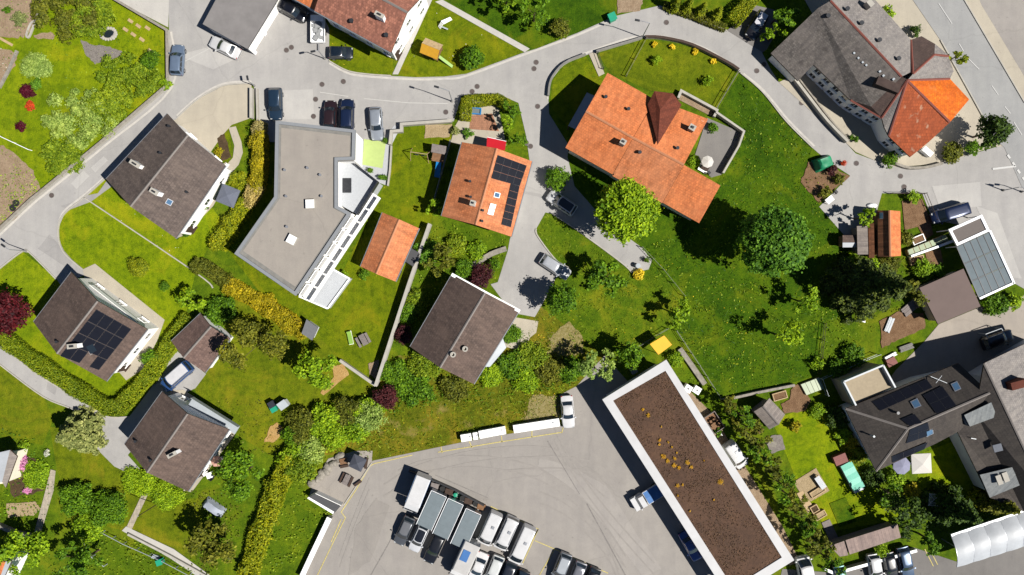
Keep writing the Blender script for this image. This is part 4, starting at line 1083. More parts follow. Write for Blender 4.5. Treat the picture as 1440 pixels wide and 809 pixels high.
h = house('chalet', 'chalet with dark solar array on its right slope and brown roof near red maple', [(47, 453), (100, 383), (207, 463), (149, 536)], 4.8, 7.5, 'roof_brown', 'white_wall', win=(2, 3, 3, 2), door=2)
panels(h, [(135.5, 435), (185, 463), (139, 521), (84, 501)], 4, 4, .03, ((2, 3),))
chimney(h, 103, 487, 1.2, 1.2, .55, 'white_paint', R(5)); skylight(h, [(119, 487), (131, 482), (138, 494), (127, 500)], 'glass', 'wood_grey')
vent(h, 79, 481)
T = h; c = W(158, 432, 3.0)
T.part('balcony', MB().box((c.x, c.y, 2.7), (8.0, 1.4, .2), R(-38)).box((c.x+.45, c.y+.55, 3.25), (8.0, .06, .95), R(-38)), [MATS['white_paint']])
h = house('chalet', 'brown roofed chalet beside the pale lane with one white chimney', [(175, 625), (228, 551), (322, 604), (264, 691)], 4.6, 7.0, 'roof_brown', 'white_wall', win=(2, 3, 3, 2), door=2)
chimney(h, 243, 639, 1.2, 1.2, .45, 'white_paint', R(28)); vent(h, 211, 648); vent(h, 190, 621)
c = W(300, 585, 3.0); h.part('balcony', MB().box((c.x, c.y, 2.7), (7.5, 1.3, .2), R(-32)).box((c.x+.4, c.y+.55, 3.25), (7.5, .06, .95), R(-32)), MATS['pale_metal'])
house('garage', 'small brown gabled garage between yellow hedge and olive tree', [(241, 480), (282, 441), (323, 476), (288, 524)], 2.5, 3.9, 'roof_pinkbrown', 'white_wall', 'garage', over=.3, win=(0, 0, 1, 0), door=3)
h = house('house', 'house with reddish brown granular roof and sunlit white gable at top edge', [(442, 15), (550, 74), (604, -16), (496, -75)], 5.6, 8.4, 'roof_redbrown', 'white_wall', win=(4, 3, 4, 3), door=1)
chimney(h, 534, 22, 1.3, 1.2, .5, 'white_paint', R(-28)); vent(h, 494, 29, .2); vent(h, 543, 49, .2)
h = house('house', 'low orange tiled annex house cut by the top edge, behind the black car', [(380, -20), (444, 15), (482, -46), (420, -82)], 4.2, 6.2, 'roof_orange', 'white_wall', win=(2, 0, 2, 2), door=0)
h = house('house', 'orange tiled house with solar panels wrapping round a skylight with reflections painted white', [(621, 304), (650, 200), (748, 227), (719, 333)], 4.6, 6.9, 'roof_terracotta', 'white_wall', win=(3, 2, 3, 2), door=1, ridge='ridge_terra')
panels(h, [(700, 218), (741, 233), (731, 262), (691, 251)], 4, 3); panels(h, [(718.5, 258), (731, 262), (718.5, 320), (705, 316)], 2, 6)
chimney(h, 665, 286, 1.2, .65, .65, 'white_paint', R(-15)); vent(h, 662, 277); vent(h, 661, 255)
skylight(h, [(690, 286), (698, 288), (696, 294.5), (688, 292.5)], 'white_metal', 'grey_metal'); skylight(h, [(687.6, 293.5), (695.6, 295.5), (693.6, 303), (685.6, 301)], 'white_metal', 'grey_metal'); skylight(h, [(696, 270), (704, 272), (702, 279), (694, 277)])  # white panes of the first two carry the glass's bright reflection as colour
for x, y in ((679, 296), (678, 311)): vent(h, x, y)
house('garden_house', 'small orange gabled garden house on the lawn by the white apartment block', [(507, 375), (538, 299), (589, 321), (556, 396)], 2.7, 4.0, 'roof_terracotta', 'white_wall', 'garden house', over=.35, win=(0, 1, 2, 1), door=2, ridge='ridge_terra')
h = house('house', 'dark brown roofed house with twin round chimneys beside the purple bush', [(577, 488), (636, 386), (730, 437), (666, 540)], 4.4, 7.0, 'roof_brown', 'cream_wall', win=(3, 3, 3, 2), door=2)
for x, y in ((637, 499), (654, 491)):
    p, n = h.ro.hit(x, y, .8); h.part('chimney', MB().lathe((p.x, p.y, p.z-1.6), [(.34, 0), (.34, 1.5), (.38, 1.5), (.38, 1.6), (.2, 1.6), (.2, 1.3)], 14), MATS['concrete'], h.roof)
h.part('fascia', MB().slab([W(636, 384, 4.7), W(732, 436, 4.7), W(730, 440, 4.7), W(634, 388, 4.7)], .25), MATS['white_paint'], h.roof)
h.part('conservatory', MB().slab([W(706, 473, 3.0), W(712, 489, 2.7), W(689, 516, 2.7), W(680, 516, 3.0)], .12).prism([W(x, y, 2.4)[:2] for x, y in ((705, 475), (709, 488), (688, 513), (683, 512))], 0, 2.4), [MATS['pale_metal']])

# apartment block with flat gravel roof
rp = [(388, 170), (500, 183), (499, 225), (475, 226), (475, 290), (494, 300), (416, 416), (330, 357), (386, 277)]
c0 = W(430, 300, 0); ZB = 5.2
T = Thing('apartment_block', 'modern white apartment block with flat beige gravel roof and stepped terraces', 'apartment block', (c0.x, c0.y, 0))
rw = [W(x, y, ZB) for x, y in rp]; cc = sum(rw, Vector())/len(rw)
mb = MB(); mb.poly([(p.x, p.y, ZB-.12) for p in rw], 0, uv=True)
T.roof = T.part('roof', mb, asphalt('roof_gravel_smooth', C(183, 175, 165), .035))
T.part('parapet', MB().ring([(p.x, p.y) for p in rw], .42, ZB-.3, ZB+.16), MATS['parapet'], T.roof)
T.part('gravel_margin', MB().ring([(p.x + (cc.x-p.x)*.03, p.y + (cc.y-p.y)*.03) for p in rw], .55, ZB-.3, ZB-.10), MATS['concrete_dark'], T.roof)
wp = [W(x, y, ZB) for x, y in rp]; wmb = MB(); wmb.prism([(p.x + (cc.x-p.x)*.02, p.y + (cc.y-p.y)*.02) for p in wp], 0, ZB-.3)
T.part('wall', wmb, MATS['white_wall'])
T.ro = Roof(); T.ro.add([(p.x, p.y, ZB-.12) for p in rw])
for x, y, rr in ((436, 287, R(2)), (410, 337, R(-28))):
    p = W(x, y, ZB+.3); o = T.part('roof_hatch', MB().box((p.x, p.y, ZB+.1), (1.25, 1.25, .5), rr), MATS['concrete'], T.roof)
    T.part('dome', MB().box((p.x, p.y, ZB+.40), (1.1, 1.1, .1), rr), MATS['white_paint'], o)
for x, y in ((450, 246), (400, 239), (402, 276), (452, 276), (403, 319), (432, 236)): vent(T, x, y, .12, .4, 'grey_metal')
# recessed roof terrace and balconies on the garden side
tz = 3.0
tp = [W(x, y, tz) for x, y in ((476, 228), (501, 232), (533, 257), (504, 303), (478, 288))]
t1 = MB(); t1.prism([(p.x, p.y) for p in tp], 0, tz); T.part('roof_terrace', t1, [plain('deck_pale', C(214, 218, 222), .8, .06)])
for a, b in ((1, 2), (2, 3)):
    d = tp[b]-tp[a]; T.part('railing', MB().box(((tp[a].x+tp[b].x)/2, (tp[a].y+tp[b].y)/2, tz+.5), (d.length, .14, 1.0), math.atan2(d.y, d.x)), MATS['dark_metal'])
p = W(488, 261, tz); T.part('deck_mat', MB().box((p.x, p.y, tz+.03), (1.2, 2.0, .06)), MATS['dark_metal'])
p = W(483, 258, tz); T.part('window', MB().box((p.x-.55, p.y, tz+1.1), (.1, 4.2, 2.0)), MATS['glass_pale'])
bz = 2.6
fa, fb = W(494, 302, ZB), W(418, 417, ZB)        # facade line
fd = (fb-fa); fl = fd.length; fd.normalize(); fo = Vector((-fd.y, fd.x, 0)) if (-fd.y*1) > 0 else Vector((fd.y, -fd.x, 0))
rz = math.atan2(fd.y, fd.x)
bal = MB(); bc = (fa+fb)/2
st = 4.0   # the balcony runs on past the terrace to the upper end
bm_ = bc - fd*st/2 + fo*.75
bal.box((bm_.x, bm_.y, bz), (fl+st, 1.5, .2), rz)
T.part('balcony', bal, MATS['white_wall'])
n = 8
for i in range(n):
    q = fa - fd*st + fd*(fl+st)*(i+.5)/n + fo*1.42
    T.part('balcony_parapet', MB().box((q.x, q.y, bz+.55), ((fl+st)/n - .28, .16, .95), rz).box((q.x, q.y, bz+1.06), ((fl+st)/n - .2, .26, .06), rz), MATS['white_paint'])
for i in range(n-2):
    q = fa + fd*fl*(i+.5)/(n-2) + fo*.02
    for zz in (1.2, 3.9):
        w = T.part('window', MB().box((q.x, q.y, zz), (1.9, .12, 1.7), rz), MATS['white_paint']); q2 = q + fo*.07
        T.part('pane', MB().box((q2.x, q2.y, zz), (1.7, .02, 1.5), rz), MATS['glass'], w)
lp = [W(x, y, 1.6) for x, y in ((460, 374), (492, 392), (461, 434), (421, 417))]
T.part('lower_terrace', MB().prism([(p.x, p.y) for p in lp], 0, 1.6), [MATS['deck_pale']])
for a, b in ((0, 1), (1, 2), (2, 3)):
    d = lp[b]-lp[a]; T.part('terrace_edge', MB().box(((lp[a].x+lp[b].x)/2, (lp[a].y+lp[b].y)/2, 1.7), (d.length, .2, .3), math.atan2(d.y, d.x)), MATS['white_paint'])

# flat garage at the top edge
gp = [(285, 34), (348, 69), (388, 4), (398, -14), (328, -46)]
T = free_building('flat_garage', 'flat roofed grey garage with dark edge and white pillars at top of picture', 'garage', [('roof_slate_pale', [(x, y, 3.0) for x, y in gp])], [([(290, 33), (347, 65), (384, 5), (392, -14), (332, -40)], 0, 2.75)], 'white_wall', (335, 20), trim='dark_metal')
plain('roof_felt', C(150, 146, 144), .9, .12, .6, bump=.3); T.roof.data.materials[0] = MATS['roof_felt']
for x, y in ((350, 67), (364, 40), (377, 14)):
    p = W(x, y, 2.0); T.part('pillar', MB().box((p.x, p.y, 1.3), (.5, .8, 2.6), R(58)), MATS['white_paint'])
T.part('garage_door', MB().box((W(318, 52, 1.2).x+.0, W(318, 52, 1.2).y-.2, 1.1), (4.6, .08, 2.1), R(-29)), MATS['grey_wall'])

# large orange farmhouse: wings share one ridge line
ex, nx = (.871, .491), (.491, -.871)
def F(a, c, z): return (795 + ex[0]*a + nx[0]*c, 208 + ex[1]*a + nx[1]*c, z)
Z1, Z2 = 4.6, 7.6
roofs = [('roof_orange', [F(0, 0, Z1), F(76, 0, Z1), F(76, 59, Z2), F(0, 59, Z2)]), ('roof_orange', [F(0, 121, Z1), F(0, 59, Z2), F(76, 59, Z2), F(76, 121, Z1)]),
         ('roof_terracotta', [F(76.5, -2, Z1-.25), F(157, -1, Z1-.25), F(157, 61, Z2-.25), F(76.5, 59, Z2-.25)]), ('roof_orange', [F(76.5, 59, Z2-.25), F(157, 61, Z2-.25), F(155, 134, Z1-.6), F(76.5, 122, Z1-.35)]),
         ('roof_orange', [F(157.3, 0, Z1-.25), F(216, 0, Z1-.25), F(216, 61, Z2-.5), F(157.3, 61, Z2-.25)]),
         ('roof_darkred', [F(111, 68, Z2+.12), F(90, 112, Z1+2.1), F(70, 131, Z1+.9), F(71, 110, Z1+.95)]), ('roof_darkred', [F(90, 112, Z1+2.1), F(94, 141, Z1+.8), F(70, 131, Z1+.9)]), ('roof_darkred', [F(111, 68, Z2+.12), F(113, 133, Z1+.55), F(94, 141, Z1+.8), F(90, 112, Z1+2.1)])]
walls = [([F(6, 6, 0)[:2], F(76, 6, 0)[:2], F(76, 115, 0)[:2], F(6, 115, 0)[:2]], 0, Z1+.15), ([F(76, 4, 0)[:2], F(210, 6, 0)[:2], F(210, 55, 0)[:2], F(151, 55, 0)[:2], F(151, 128, 0)[:2], F(76, 117, 0)[:2]], 0, Z1-.3), ([F(76, 115, 0)[:2], F(106, 120, 0)[:2], F(106, 135, 0)[:2], F(78, 132, 0)[:2]], 0, Z1+.4)]
T = free_building('farmhouse', 'large orange tiled farmhouse with brown hipped dormer and stepped wings', 'farmhouse', roofs, walls, 'cream_wall', (900, 205), [(F(0, 59, Z2), F(76, 59, Z2)), (F(76, 59, Z2-.25), F(157, 61, Z2-.25)), ], 'ridge_terra')
# gable infill and rooms under the eaves
gi = MB()
for a in (6, 209.5):
    zt = Z2 - .35 if a < 100 else Z2 - .7
    pts = [W(*F(a, 6, Z1)), W(*F(a, 59, zt)), W(*F(a, 115 if a < 100 else 59, Z1 if a < 100 else Z1-.4))]
    gi.face([tuple(p) for p in pts])
T.part('gable_wall', gi, MATS['cream_wall'])
chimney(T, 876, 200, 1.2, .7, .6, 'concrete', R(-30)); chimney(T, 973, 180, 1.2, .8, .7, 'concrete_dark', R(-30))
for x, y in ((852, 136), (884, 153), (900, 214), (953, 208)): vent(T, x, y, .16)
sw0, sw1 = W(*F(8, 5.5, 2)), W(*F(208, 5.5, 2)); seg_windows(T, sw0, sw1, (1.5,), 8); seg_door(T, sw0, sw1, .28)
q = [W(*F(a, c, 2.7)) for a, c in ((3, 30), (3, 84), (-12, 84), (-12, 30))]
for i in (2, 3): q[i].z = 2.3
T.part('lean_to_roof', MB().slab(q, .1), MATS['grey_metal'])
for k in (2, 3): T.part('lean_to_post', MB().box((q[k].x+.1, q[k].y, 1.1), (.12, .12, 2.2)), MATS['wood_dark'])

# big slate roofed inn with turret at upper right
AZ = 7.6; EZ = 4.3
ap = (1276, 112, AZ); rN = (1168, 1, AZ); rN2 = (1140, -30, AZ)
NE = [(1229, -2), (1281, 56)]
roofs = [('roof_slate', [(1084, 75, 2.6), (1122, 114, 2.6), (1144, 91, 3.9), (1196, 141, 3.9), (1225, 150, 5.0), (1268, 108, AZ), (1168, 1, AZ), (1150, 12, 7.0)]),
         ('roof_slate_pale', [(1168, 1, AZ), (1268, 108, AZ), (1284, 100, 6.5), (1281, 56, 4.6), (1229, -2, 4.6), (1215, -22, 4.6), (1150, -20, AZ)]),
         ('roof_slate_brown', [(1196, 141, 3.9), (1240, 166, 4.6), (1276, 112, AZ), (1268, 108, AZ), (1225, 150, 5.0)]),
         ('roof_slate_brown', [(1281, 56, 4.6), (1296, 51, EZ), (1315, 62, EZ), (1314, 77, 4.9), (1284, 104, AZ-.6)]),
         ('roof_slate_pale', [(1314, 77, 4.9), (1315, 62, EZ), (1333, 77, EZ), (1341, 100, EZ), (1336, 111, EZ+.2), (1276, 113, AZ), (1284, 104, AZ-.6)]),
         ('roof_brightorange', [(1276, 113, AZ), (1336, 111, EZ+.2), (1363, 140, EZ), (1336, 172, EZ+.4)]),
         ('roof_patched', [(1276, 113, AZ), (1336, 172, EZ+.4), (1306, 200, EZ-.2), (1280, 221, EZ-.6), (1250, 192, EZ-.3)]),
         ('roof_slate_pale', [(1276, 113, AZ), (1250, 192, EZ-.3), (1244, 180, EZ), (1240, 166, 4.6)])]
walls = [([(1148, 92), (1199, 141), (1243, 168), (1253, 190), (1281, 216), (1304, 197), (1334, 170), (1358, 140), (1334, 112), (1335, 98), (1328, 79), (1312, 65), (1297, 55), (1279, 58), (1226, 0), (1172, 3), (1125, 50)], 0, 3.7), ([(1089, 76), (1122, 109), (1160, 80), (1160, 30), (1140, 22)], 0, 2.5)]
T = free_building('inn_building', 'large slate roofed inn with bright orange tiled turret roof beside the main road', 'building', roofs, walls, 'white_wall', (1230, 110), [((1168, 1, AZ), (1268, 108, AZ)), ((1281, 56, 4.6), (1284, 104, AZ-.6)), ((1284, 104, AZ-.6), (1314, 77, 4.9)), ((1314, 77, 4.9), (1334, 79, EZ)), ((1276, 113, AZ), (1336, 111, EZ+.3)), ((1276, 113, AZ), (1336, 172, EZ+.5)), ((1276, 113, AZ), (1250, 192, EZ-.2)), ((1276, 113, AZ), (1240, 166, 4.7)), ((1240, 166, 4.6), (1196, 141, 4.0))], 'ridge_red')
s0, s1, s2 = W(1148, 92, 3.7), W(1199, 141, 3.7), W(1243, 168, 3.7)
for a, b, n in ((s0, s1, 4), (s1, s2, 3), (W(1253, 190, 3.7), W(1281, 216, 3.7), 2)): 
    o = Vector((b.y-a.y, a.x-b.x, 0)).normalized()
    if o.y > 0: a, b = b, a
    seg_windows(T, a, b, (1.0, 2.75), n, 1.1, 1.1)
seg_door(T, s1, s2, .2) if False else None
for x, y in ((1192, 12), (1212, 32), (1165, 22), (1237, 56), (1264, 82)): vent(T, x, y, .2)
for x, y in ((1202, 74), (1208, 81), (1214, 87), (1219, 91), (1238, 100), (1243, 106), (1257, 111)):
    p, n = T.ro.hit(x, y, .1); T.part('snow_guard', MB().box((p.x, p.y, p.z), (.5, .25, .16), R(40)), MATS['pale_metal'], T.roof)
p, n = T.ro.hit(1248, 120, .5); T.part('dormer', MB().box((p.x, p.y, p.z-.2), (3.2, 1.1, 1.0), R(-22)), MATS['roof_slate_brown'], T.roof)
p, n = T.ro.hit(1221, 7, .6); T.part('chimney', MB().box((p.x, p.y, p.z-.3), (.7, .9, 1.9), R(40)), MATS['concrete'], T.roof)

# warehouse with planted flat roof and broad white fascia
ZW = 4.4
wq = [W(x, y, ZW) for x, y in ((937, 506), (1117, 788), (1027, 844), (847, 562))]; wc = sum(wq, Vector())/4
T = Thing('warehouse', 'long warehouse with brown planted flat roof and wide white border', 'warehouse', (wc.x, wc.y, 0))
inn = []
u = (wq[1]-wq[0]).normalized(); v = (wq[3]-wq[0]).normalized(); bw = 1.2
inn = [wq[0]+u*bw+v*bw*.75, wq[1]-u*bw+v*bw, wq[2]-u*bw-v*bw, wq[3]+u*bw*.75-v*bw*.95]
fas = MB()
for i in range(4):
    a, b, c, d = wq[i-1], wq[i], inn[i], inn[i-1]
    pts = [a, b, c, d]; fas.slab([Vector((p.x, p.y, ZW)) for p in pts], .55)
T.part('fascia', fas, plain('fascia_white', C(226, 226, 226), .6, .07, .6))
rm = MB(); rm.face([(p.x, p.y, ZW-.12) for p in inn], 0, [(p.x, p.y) for p in inn]); T.roof = T.part('roof', rm, MATS['sedum_roof'])
ins = [wq[0]+u*.6+v*1.0, wq[1]-u*.5+v*.6, wq[2]-u*.5-v*.9, wq[3]+u*.6-v*.9]
wl = MB(); wl.prism([(p.x, p.y) for p in ins], 0, ZW-.57); T.part('wall', wl, MATS['white_wall'])
for i in range(7):
    q = ins[3] + (ins[2]-ins[3])*((i+.5)/7); o = -v
    q = q + v*.06
    T.part('roller_door', MB().box((q.x, q.y, 1.6), (2.8, .1, 3.0), math.atan2(u.y, u.x)), MATS['grey_wall'])
SEED[0] += 1; g_ = np.random.default_rng(5); qx = []
leaf('sedum_yellow', C(205, 150, 20), C(224, 180, 40), .1)
leaf('sedum_dry', C(90, 64, 46), C(140, 108, 80), .1)
for x, y, r in ((904, 576, 3), (912, 584, 3.5), (928, 619, 3), (927, 625, 2.5), (933, 642, 4.5), (939, 648, 3.5), (948, 655, 4), (955, 658, 3.5), (952, 637, 2), (949, 645, 3), (940, 622, 2), (945, 629, 2), (967, 651, 4), (972, 657, 3), (953, 683, 3.5), (960, 682, 2), (1013, 678, 5), (953, 697, 2), (970, 719, 2), (1004, 703, 1.5), (990, 648, 1.5), (930, 600, 1.5)):
    p = W(x, y, ZW); n = int(14*r*r*.35) + 8; d = g_.normal(size=(n, 2))*r*.03
    P = np.stack([p.x + d[:, 0], p.y + d[:, 1], np.full(n, ZW-.02) + g_.uniform(0, .12, n)], 1)
    qx.append(leaf_quads(g_, P, unit(np.array([0, 0, 1.0]) + g_.normal(size=(n, 3))*.4), .16))
V = np.concatenate(qx) - np.array([T.org[0], T.org[1], 0]); o = T.part('sedum_flowers', quads_mesh('sedum_flowers', V, MATS['sedum_yellow']), None, T.roof); o['kind'] = 'stuff'
n = 9000; s_ = g_.uniform(0, 1, (n, 2)); P = np.array([list(inn[0])])*1.0 + s_[:, :1]*np.array([list(inn[1]-inn[0])]) + s_[:, 1:]*np.array([list(inn[3]-inn[0])])*.97; P[:, 2] = ZW - .1 + g_.uniform(0, .1, n)
keep = np.sin(P[:, 0]*.8 + np.sin(P[:, 1]*.6)*2)*np.sin(P[:, 1]*.9) + g_.uniform(-1, 1, n) > .1; P = P[keep]
V = leaf_quads(g_, P, unit(np.array([0, 0, .9]) + g_.normal(size=P.shape)*.5), .16) - np.array([T.org[0], T.org[1], 0])
o = T.part('sedum_mat', quads_mesh('sedum_mat', V, MATS['sedum_dry']), None, T.roof); o['kind'] = 'stuff'

# houses at the lower right
E0, E1 = 3.8, 6.8
roofs = [('roof_anthracite', [(1189, 575, E0), (1301, 530, E0), (1348, 511, E0), (1392, 553, E1), (1277, 603, E1)]),
         ('roof_anthracite', [(1189, 575, E0), (1277, 603, E1), (1232, 663, E0)]),
         ('roof_anthracite', [(1277, 603, E1), (1392, 553, E1), (1350, 606, E0+.9), (1316, 624, E0), (1232, 663, E0)])]
walls = [([(1196, 577), (1301, 535), (1350, 524), (1370, 555), (1346, 600), (1314, 618), (1235, 653)], 0, E0-.1)]
T = free_building('villa', 'hipped anthracite roofed villa with black solar panels above the white parasol', 'house', roofs, walls, 'white_wall', (1280, 590), [((1189, 575, E0), (1277, 603, E1)), ((1277, 603, E1), (1232, 663, E0)), ((1277, 603, E1), (1392, 553, E1))])
panels(T, [(1226, 565), (1303, 533), (1312, 545), (1238, 578)], 6, 1); panels(T, [(1298, 556), (1325, 543), (1345, 570), (1317, 582)], 2, 2)
panels(T, [(1267, 590), (1286, 582), (1297, 595), (1279, 599)], 2, 1); panels(T, [(1280, 604), (1305, 594), (1309, 612), (1274, 624)], 2, 2); panels(T, [(1254, 642), (1305, 622), (1300, 632), (1255, 651)], 3, 1)
skylight(T, [(1280, 565), (1290, 560), (1296, 571), (1286, 575)]); skylight(T, [(1302, 607), (1312, 603), (1313, 610), (1303, 615)]); skylight(T, [(1337, 540), (1346, 536), (1352, 547), (1343, 551)])
p, n = T.ro.hit(1316, 533, .3); T.part('antenna', MB().tube([(p.x-1.0, p.y+.4, p.z+.5), (p.x+1.2, p.y-.5, p.z+.5)], .05).tube([(p.x, p.y, p.z-.4), (p.x, p.y, p.z+.6)], .05).tube([(p.x-.3, p.y-.5, p.z+.5), (p.x+.5, p.y+.5, p.z+.5)], .04), MATS['pale_metal'], T.roof)
vent(T, 1229, 614, .1, .9, 'pale_metal'); vent(T, 1263, 581, .14)
# balcony with sandy floor
bq = [W(x, y, 3.3) for x, y in ((1183, 536), (1238, 513), (1255, 544), (1200, 569))]
T.part('balcony', MB().prism([(p.x, p.y) for p in bq], 0, 3.3), [plain('deck_sand', C(190, 174, 146), .9, .1, 2.5)])
for i in range(3): 
    a, b = bq[i-1], bq[i]; d = b-a; T.part('railing', MB().box(((a.x+b.x)/2, (a.y+b.y)/2, 3.7), (d.length, .22, .8), math.atan2(d.y, d.x)), MATS['pale_metal'])
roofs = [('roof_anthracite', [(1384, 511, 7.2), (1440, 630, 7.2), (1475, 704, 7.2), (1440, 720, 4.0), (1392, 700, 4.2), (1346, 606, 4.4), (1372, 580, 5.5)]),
         ('roof_slate_pale', [(1384, 511, 7.2), (1475, 704, 7.2), (1560, 660, 4.2), (1470, 470, 4.2)])]  # same roof, east slope given a paler covering to paint in its sunlight
walls = [([(1352, 606), (1385, 530), (1470, 480), (1550, 655), (1470, 695), (1396, 694)], 0, 4.0)]
T = free_building('villa', 'villa cut by the right edge with brown west slope and east slope painted in a sunlit pale grey', 'house', roofs, walls, 'grey_wall', (1430, 600), [((1384, 511, 7.2), (1475, 704, 7.2))])
mb = MB(); q = [W(x, y, z) for x, y, z in ((1356, 584, 6.4), (1394, 566, 6.9), (1402, 586, 6.4), (1364, 600, 5.9))]; mb.slab(q, .15); mb.prism([(p.x*.999, p.y*.999) for p in q], 4.2, 5.7)
T.part('dormer', mb, MATS['roof_seam'], T.roof)
skylight(T, [(1394, 626), (1406, 623), (1409, 633), (1397, 636)])
q = [W(x, y, z) for x, y, z in ((1378, 668, 4.8), (1441, 653, 6.0), (1450, 676, 5.6), (1392, 700, 4.4))]; T.part('metal_roof', MB().slab(q, .1, 0, 0, ), MATS['roof_seam'], T.roof)
for p_ in T.roof.children[-1].data.vertices: p_.co.z += .25
T.part('chimney', MB().box(tuple(W(1428, 540, 7.0)), (2.2, 1.0, 1.6), R(15)), MATS['roof_darkred'], T.roof)
p, n = T.ro.hit(1369, 617, .2); T.part('antenna', MB().box((p.x, p.y, p.z), (.7, .1, .1), R(-10)), MATS['pale_metal'], T.roof)
for k in range(2):
    a = W(1405 + k*9, 675 - k*4, 5.45); T.part('skylight', MB().box(tuple(a), (.7, 1.3, .16), R(20)), MATS['concrete'], T.roof)

# carport with glass panels, sheds and small outbuildings on the right
def posts(T, pts, z, m='white_metal', w=.12):
    for x, y in pts: p = W(x, y, z); T.part('post', MB().box((p.x, p.y, z/2), (w, w, z)), MATS[m])
def frame(T, pts, z, m, w=.25, t=.2, name='frame'):
    q = [W(x, y, z) for x, y in pts]; f = MB().ring([(p.x, p.y) for p in q], w, z-t/2, z+t/2)
    return T.part(name, f, MATS[m])
c0 = W(1375, 360); T = Thing('glass_carport', 'carport with white frame, dark front panel and grey glass roof by plaza', 'carport', (c0.x, c0.y, 0))
frame(T, [(1333, 323), (1380, 302), (1391, 325), (1345, 346)], 3.0, 'white_metal', .35, .3)
T.part('roof_panel', MB().slab([W(x, y, 3.02) for x, y in ((1333, 323), (1380, 302), (1391, 325), (1345, 346))], .06), plain('panel_brown', C(112, 102, 96), .7, .08))
gq = [W(x, y, 2.9) for x, y in ((1345, 347), (1392, 326), (1425, 398), (1377, 420))]
for i in range(5):
    for j in range(3):
        a = gq[0].lerp(gq[1], i/5+.012).lerp(gq[3].lerp(gq[2], i/5+.012), j/3+.01); b = gq[0].lerp(gq[1], (i+1)/5-.012).lerp(gq[3].lerp(gq[2], (i+1)/5-.012), j/3+.01)
        c_ = gq[0].lerp(gq[1], (i+1)/5-.012).lerp(gq[3].lerp(gq[2], (i+1)/5-.012), (j+1)/3-.01); d_ = gq[0].lerp(gq[1], i/5+.012).lerp(gq[3].lerp(gq[2], i/5+.012), (j+1)/3-.01)
        T.part('glass_pane', MB().slab([a, b, c_, d_], .03), MATS['glass_pale'])
fr_ = MB()
for i in range(6):
    a = gq[0].lerp(gq[1], i/5); b = gq[3].lerp(gq[2], i/5); d = b-a; fr_.box(((a.x+b.x)/2, (a.y+b.y)/2, 2.88), (d.length, .10, .14), math.atan2(d.y, d.x))
for j in range(4):
    a = gq[0].lerp(gq[3], j/3); b = gq[1].lerp(gq[2], j/3); d = b-a; fr_.box(((a.x+b.x)/2, (a.y+b.y)/2, 2.84), (d.length, .10, .14), math.atan2(d.y, d.x))
T.part('glazing_bar', fr_, MATS['dark_metal'])
e = MB(); a, b = gq[1], gq[2]; d = b-a; e.box(((a.x+b.x)/2, (a.y+b.y)/2, 2.92), (d.length+.3, .28, .24), math.atan2(d.y, d.x)); a, b = gq[2], gq[3]; d = b-a; e.box(((a.x+b.x)/2, (a.y+b.y)/2, 2.92), (d.length, .28, .24), math.atan2(d.y, d.x))
T.part('edge_beam', e, MATS['white_metal'])
posts(T, [(1334, 324), (1379, 304), (1390, 326), (1423, 396), (1378, 417), (1347, 347)], 2.75)
T = free_building('flat_shed', 'flat pinkish brown roofed shed joined to the glass carport', 'shed', [('roof_sheet_pink', [(1293, 405, 2.9), (1355, 378, 2.9), (1379, 431, 2.7), (1319, 456, 2.7)])], [([(1297, 406), (1354, 382), (1375, 429), (1321, 452)], 0, 2.5)], 'beige_wall', (1338, 418))
plain('roof_brownfelt', C(126, 108, 102), .85, .06, .6, bump=.2); T.roof.data.materials[0] = MATS['roof_brownfelt']
T = free_building('long_shed', 'long pinkish sheet metal shed roof behind the row of parked cars', 'shed', [('roof_sheet_pink', [(1189, 760, 2.8), (1262, 737, 2.8), (1267, 756, 2.5), (1195, 780, 2.5)]), ('roof_sheet_pink', [(1167, 768, 2.8), (1187, 761, 2.8), (1193, 781, 2.5), (1181, 783, 2.5)])], [([(1170, 770), (1260, 741), (1264, 754), (1184, 780)], 0, 2.3)], 'wood_grey', (1220, 760), trim='wood_grey')
# tractor shed group with orange tiles
T = free_building('barn', 'little orange tiled barn with corrugated left slope beside the brown vegetable bed', 'barn', [('roof_corrugated', [(1234, 296, 2.8), (1251, 296, 3.9), (1252, 361, 3.9), (1235, 361, 2.8)]), ('roof_orange', [(1251, 296, 3.9), (1266, 297, 2.8), (1267, 360, 2.8), (1252, 361, 3.9)])], [([(1236, 299), (1264, 299), (1265, 358), (1237, 358)], 0, 2.6)], 'wood', (1250, 328), [((1251, 296, 3.9), (1252, 361, 3.9))], 'ridge_terra')
T.roof.data.materials[0] = MATS['roof_corrugated']
skylight(T, [(1237, 299), (1242, 299), (1242, 308), (1237, 308)])
T = free_building('lean_to_shed', 'narrow rusty orange lean-to roof against the little barn', 'shed', [('roof_corrugated', [(1221, 314, 2.1), (1229, 314, 2.5), (1230, 363, 2.5), (1222, 363, 2.1)])], [([(1222, 316), (1229, 316), (1229.5, 361), (1223, 361)], 0, 1.9)], 'wood', (1226, 338))
T = free_building('board_shed', 'grey boarded shed roof under the small tree next to the lean-to', 'shed', [('roof_boards', [(1205, 318, 2.2), (1220, 318, 2.4), (1221, 358, 2.4), (1206, 358, 2.2)])], [([(1206, 320), (1219, 320), (1220, 356), (1207, 356)], 0, 2.0)], 'wood_grey', (1213, 338))
T = free_building('wood_store', 'low wood store with brown roof and white front strip, left of board shed', 'wood store', [('roof_brown', [(1185, 331, 1.7), (1204, 331, 1.7), (1204, 341, 1.9), (1185, 341, 1.9)]), ('membrane_white', [(1185, 341.3, 1.9), (1204, 341.3, 1.9), (1204, 348, 1.6), (1185, 348, 1.6)])], [([(1186, 332), (1203, 332), (1203, 346), (1186, 346)], 0, 1.5)], 'wood', (1194, 339))
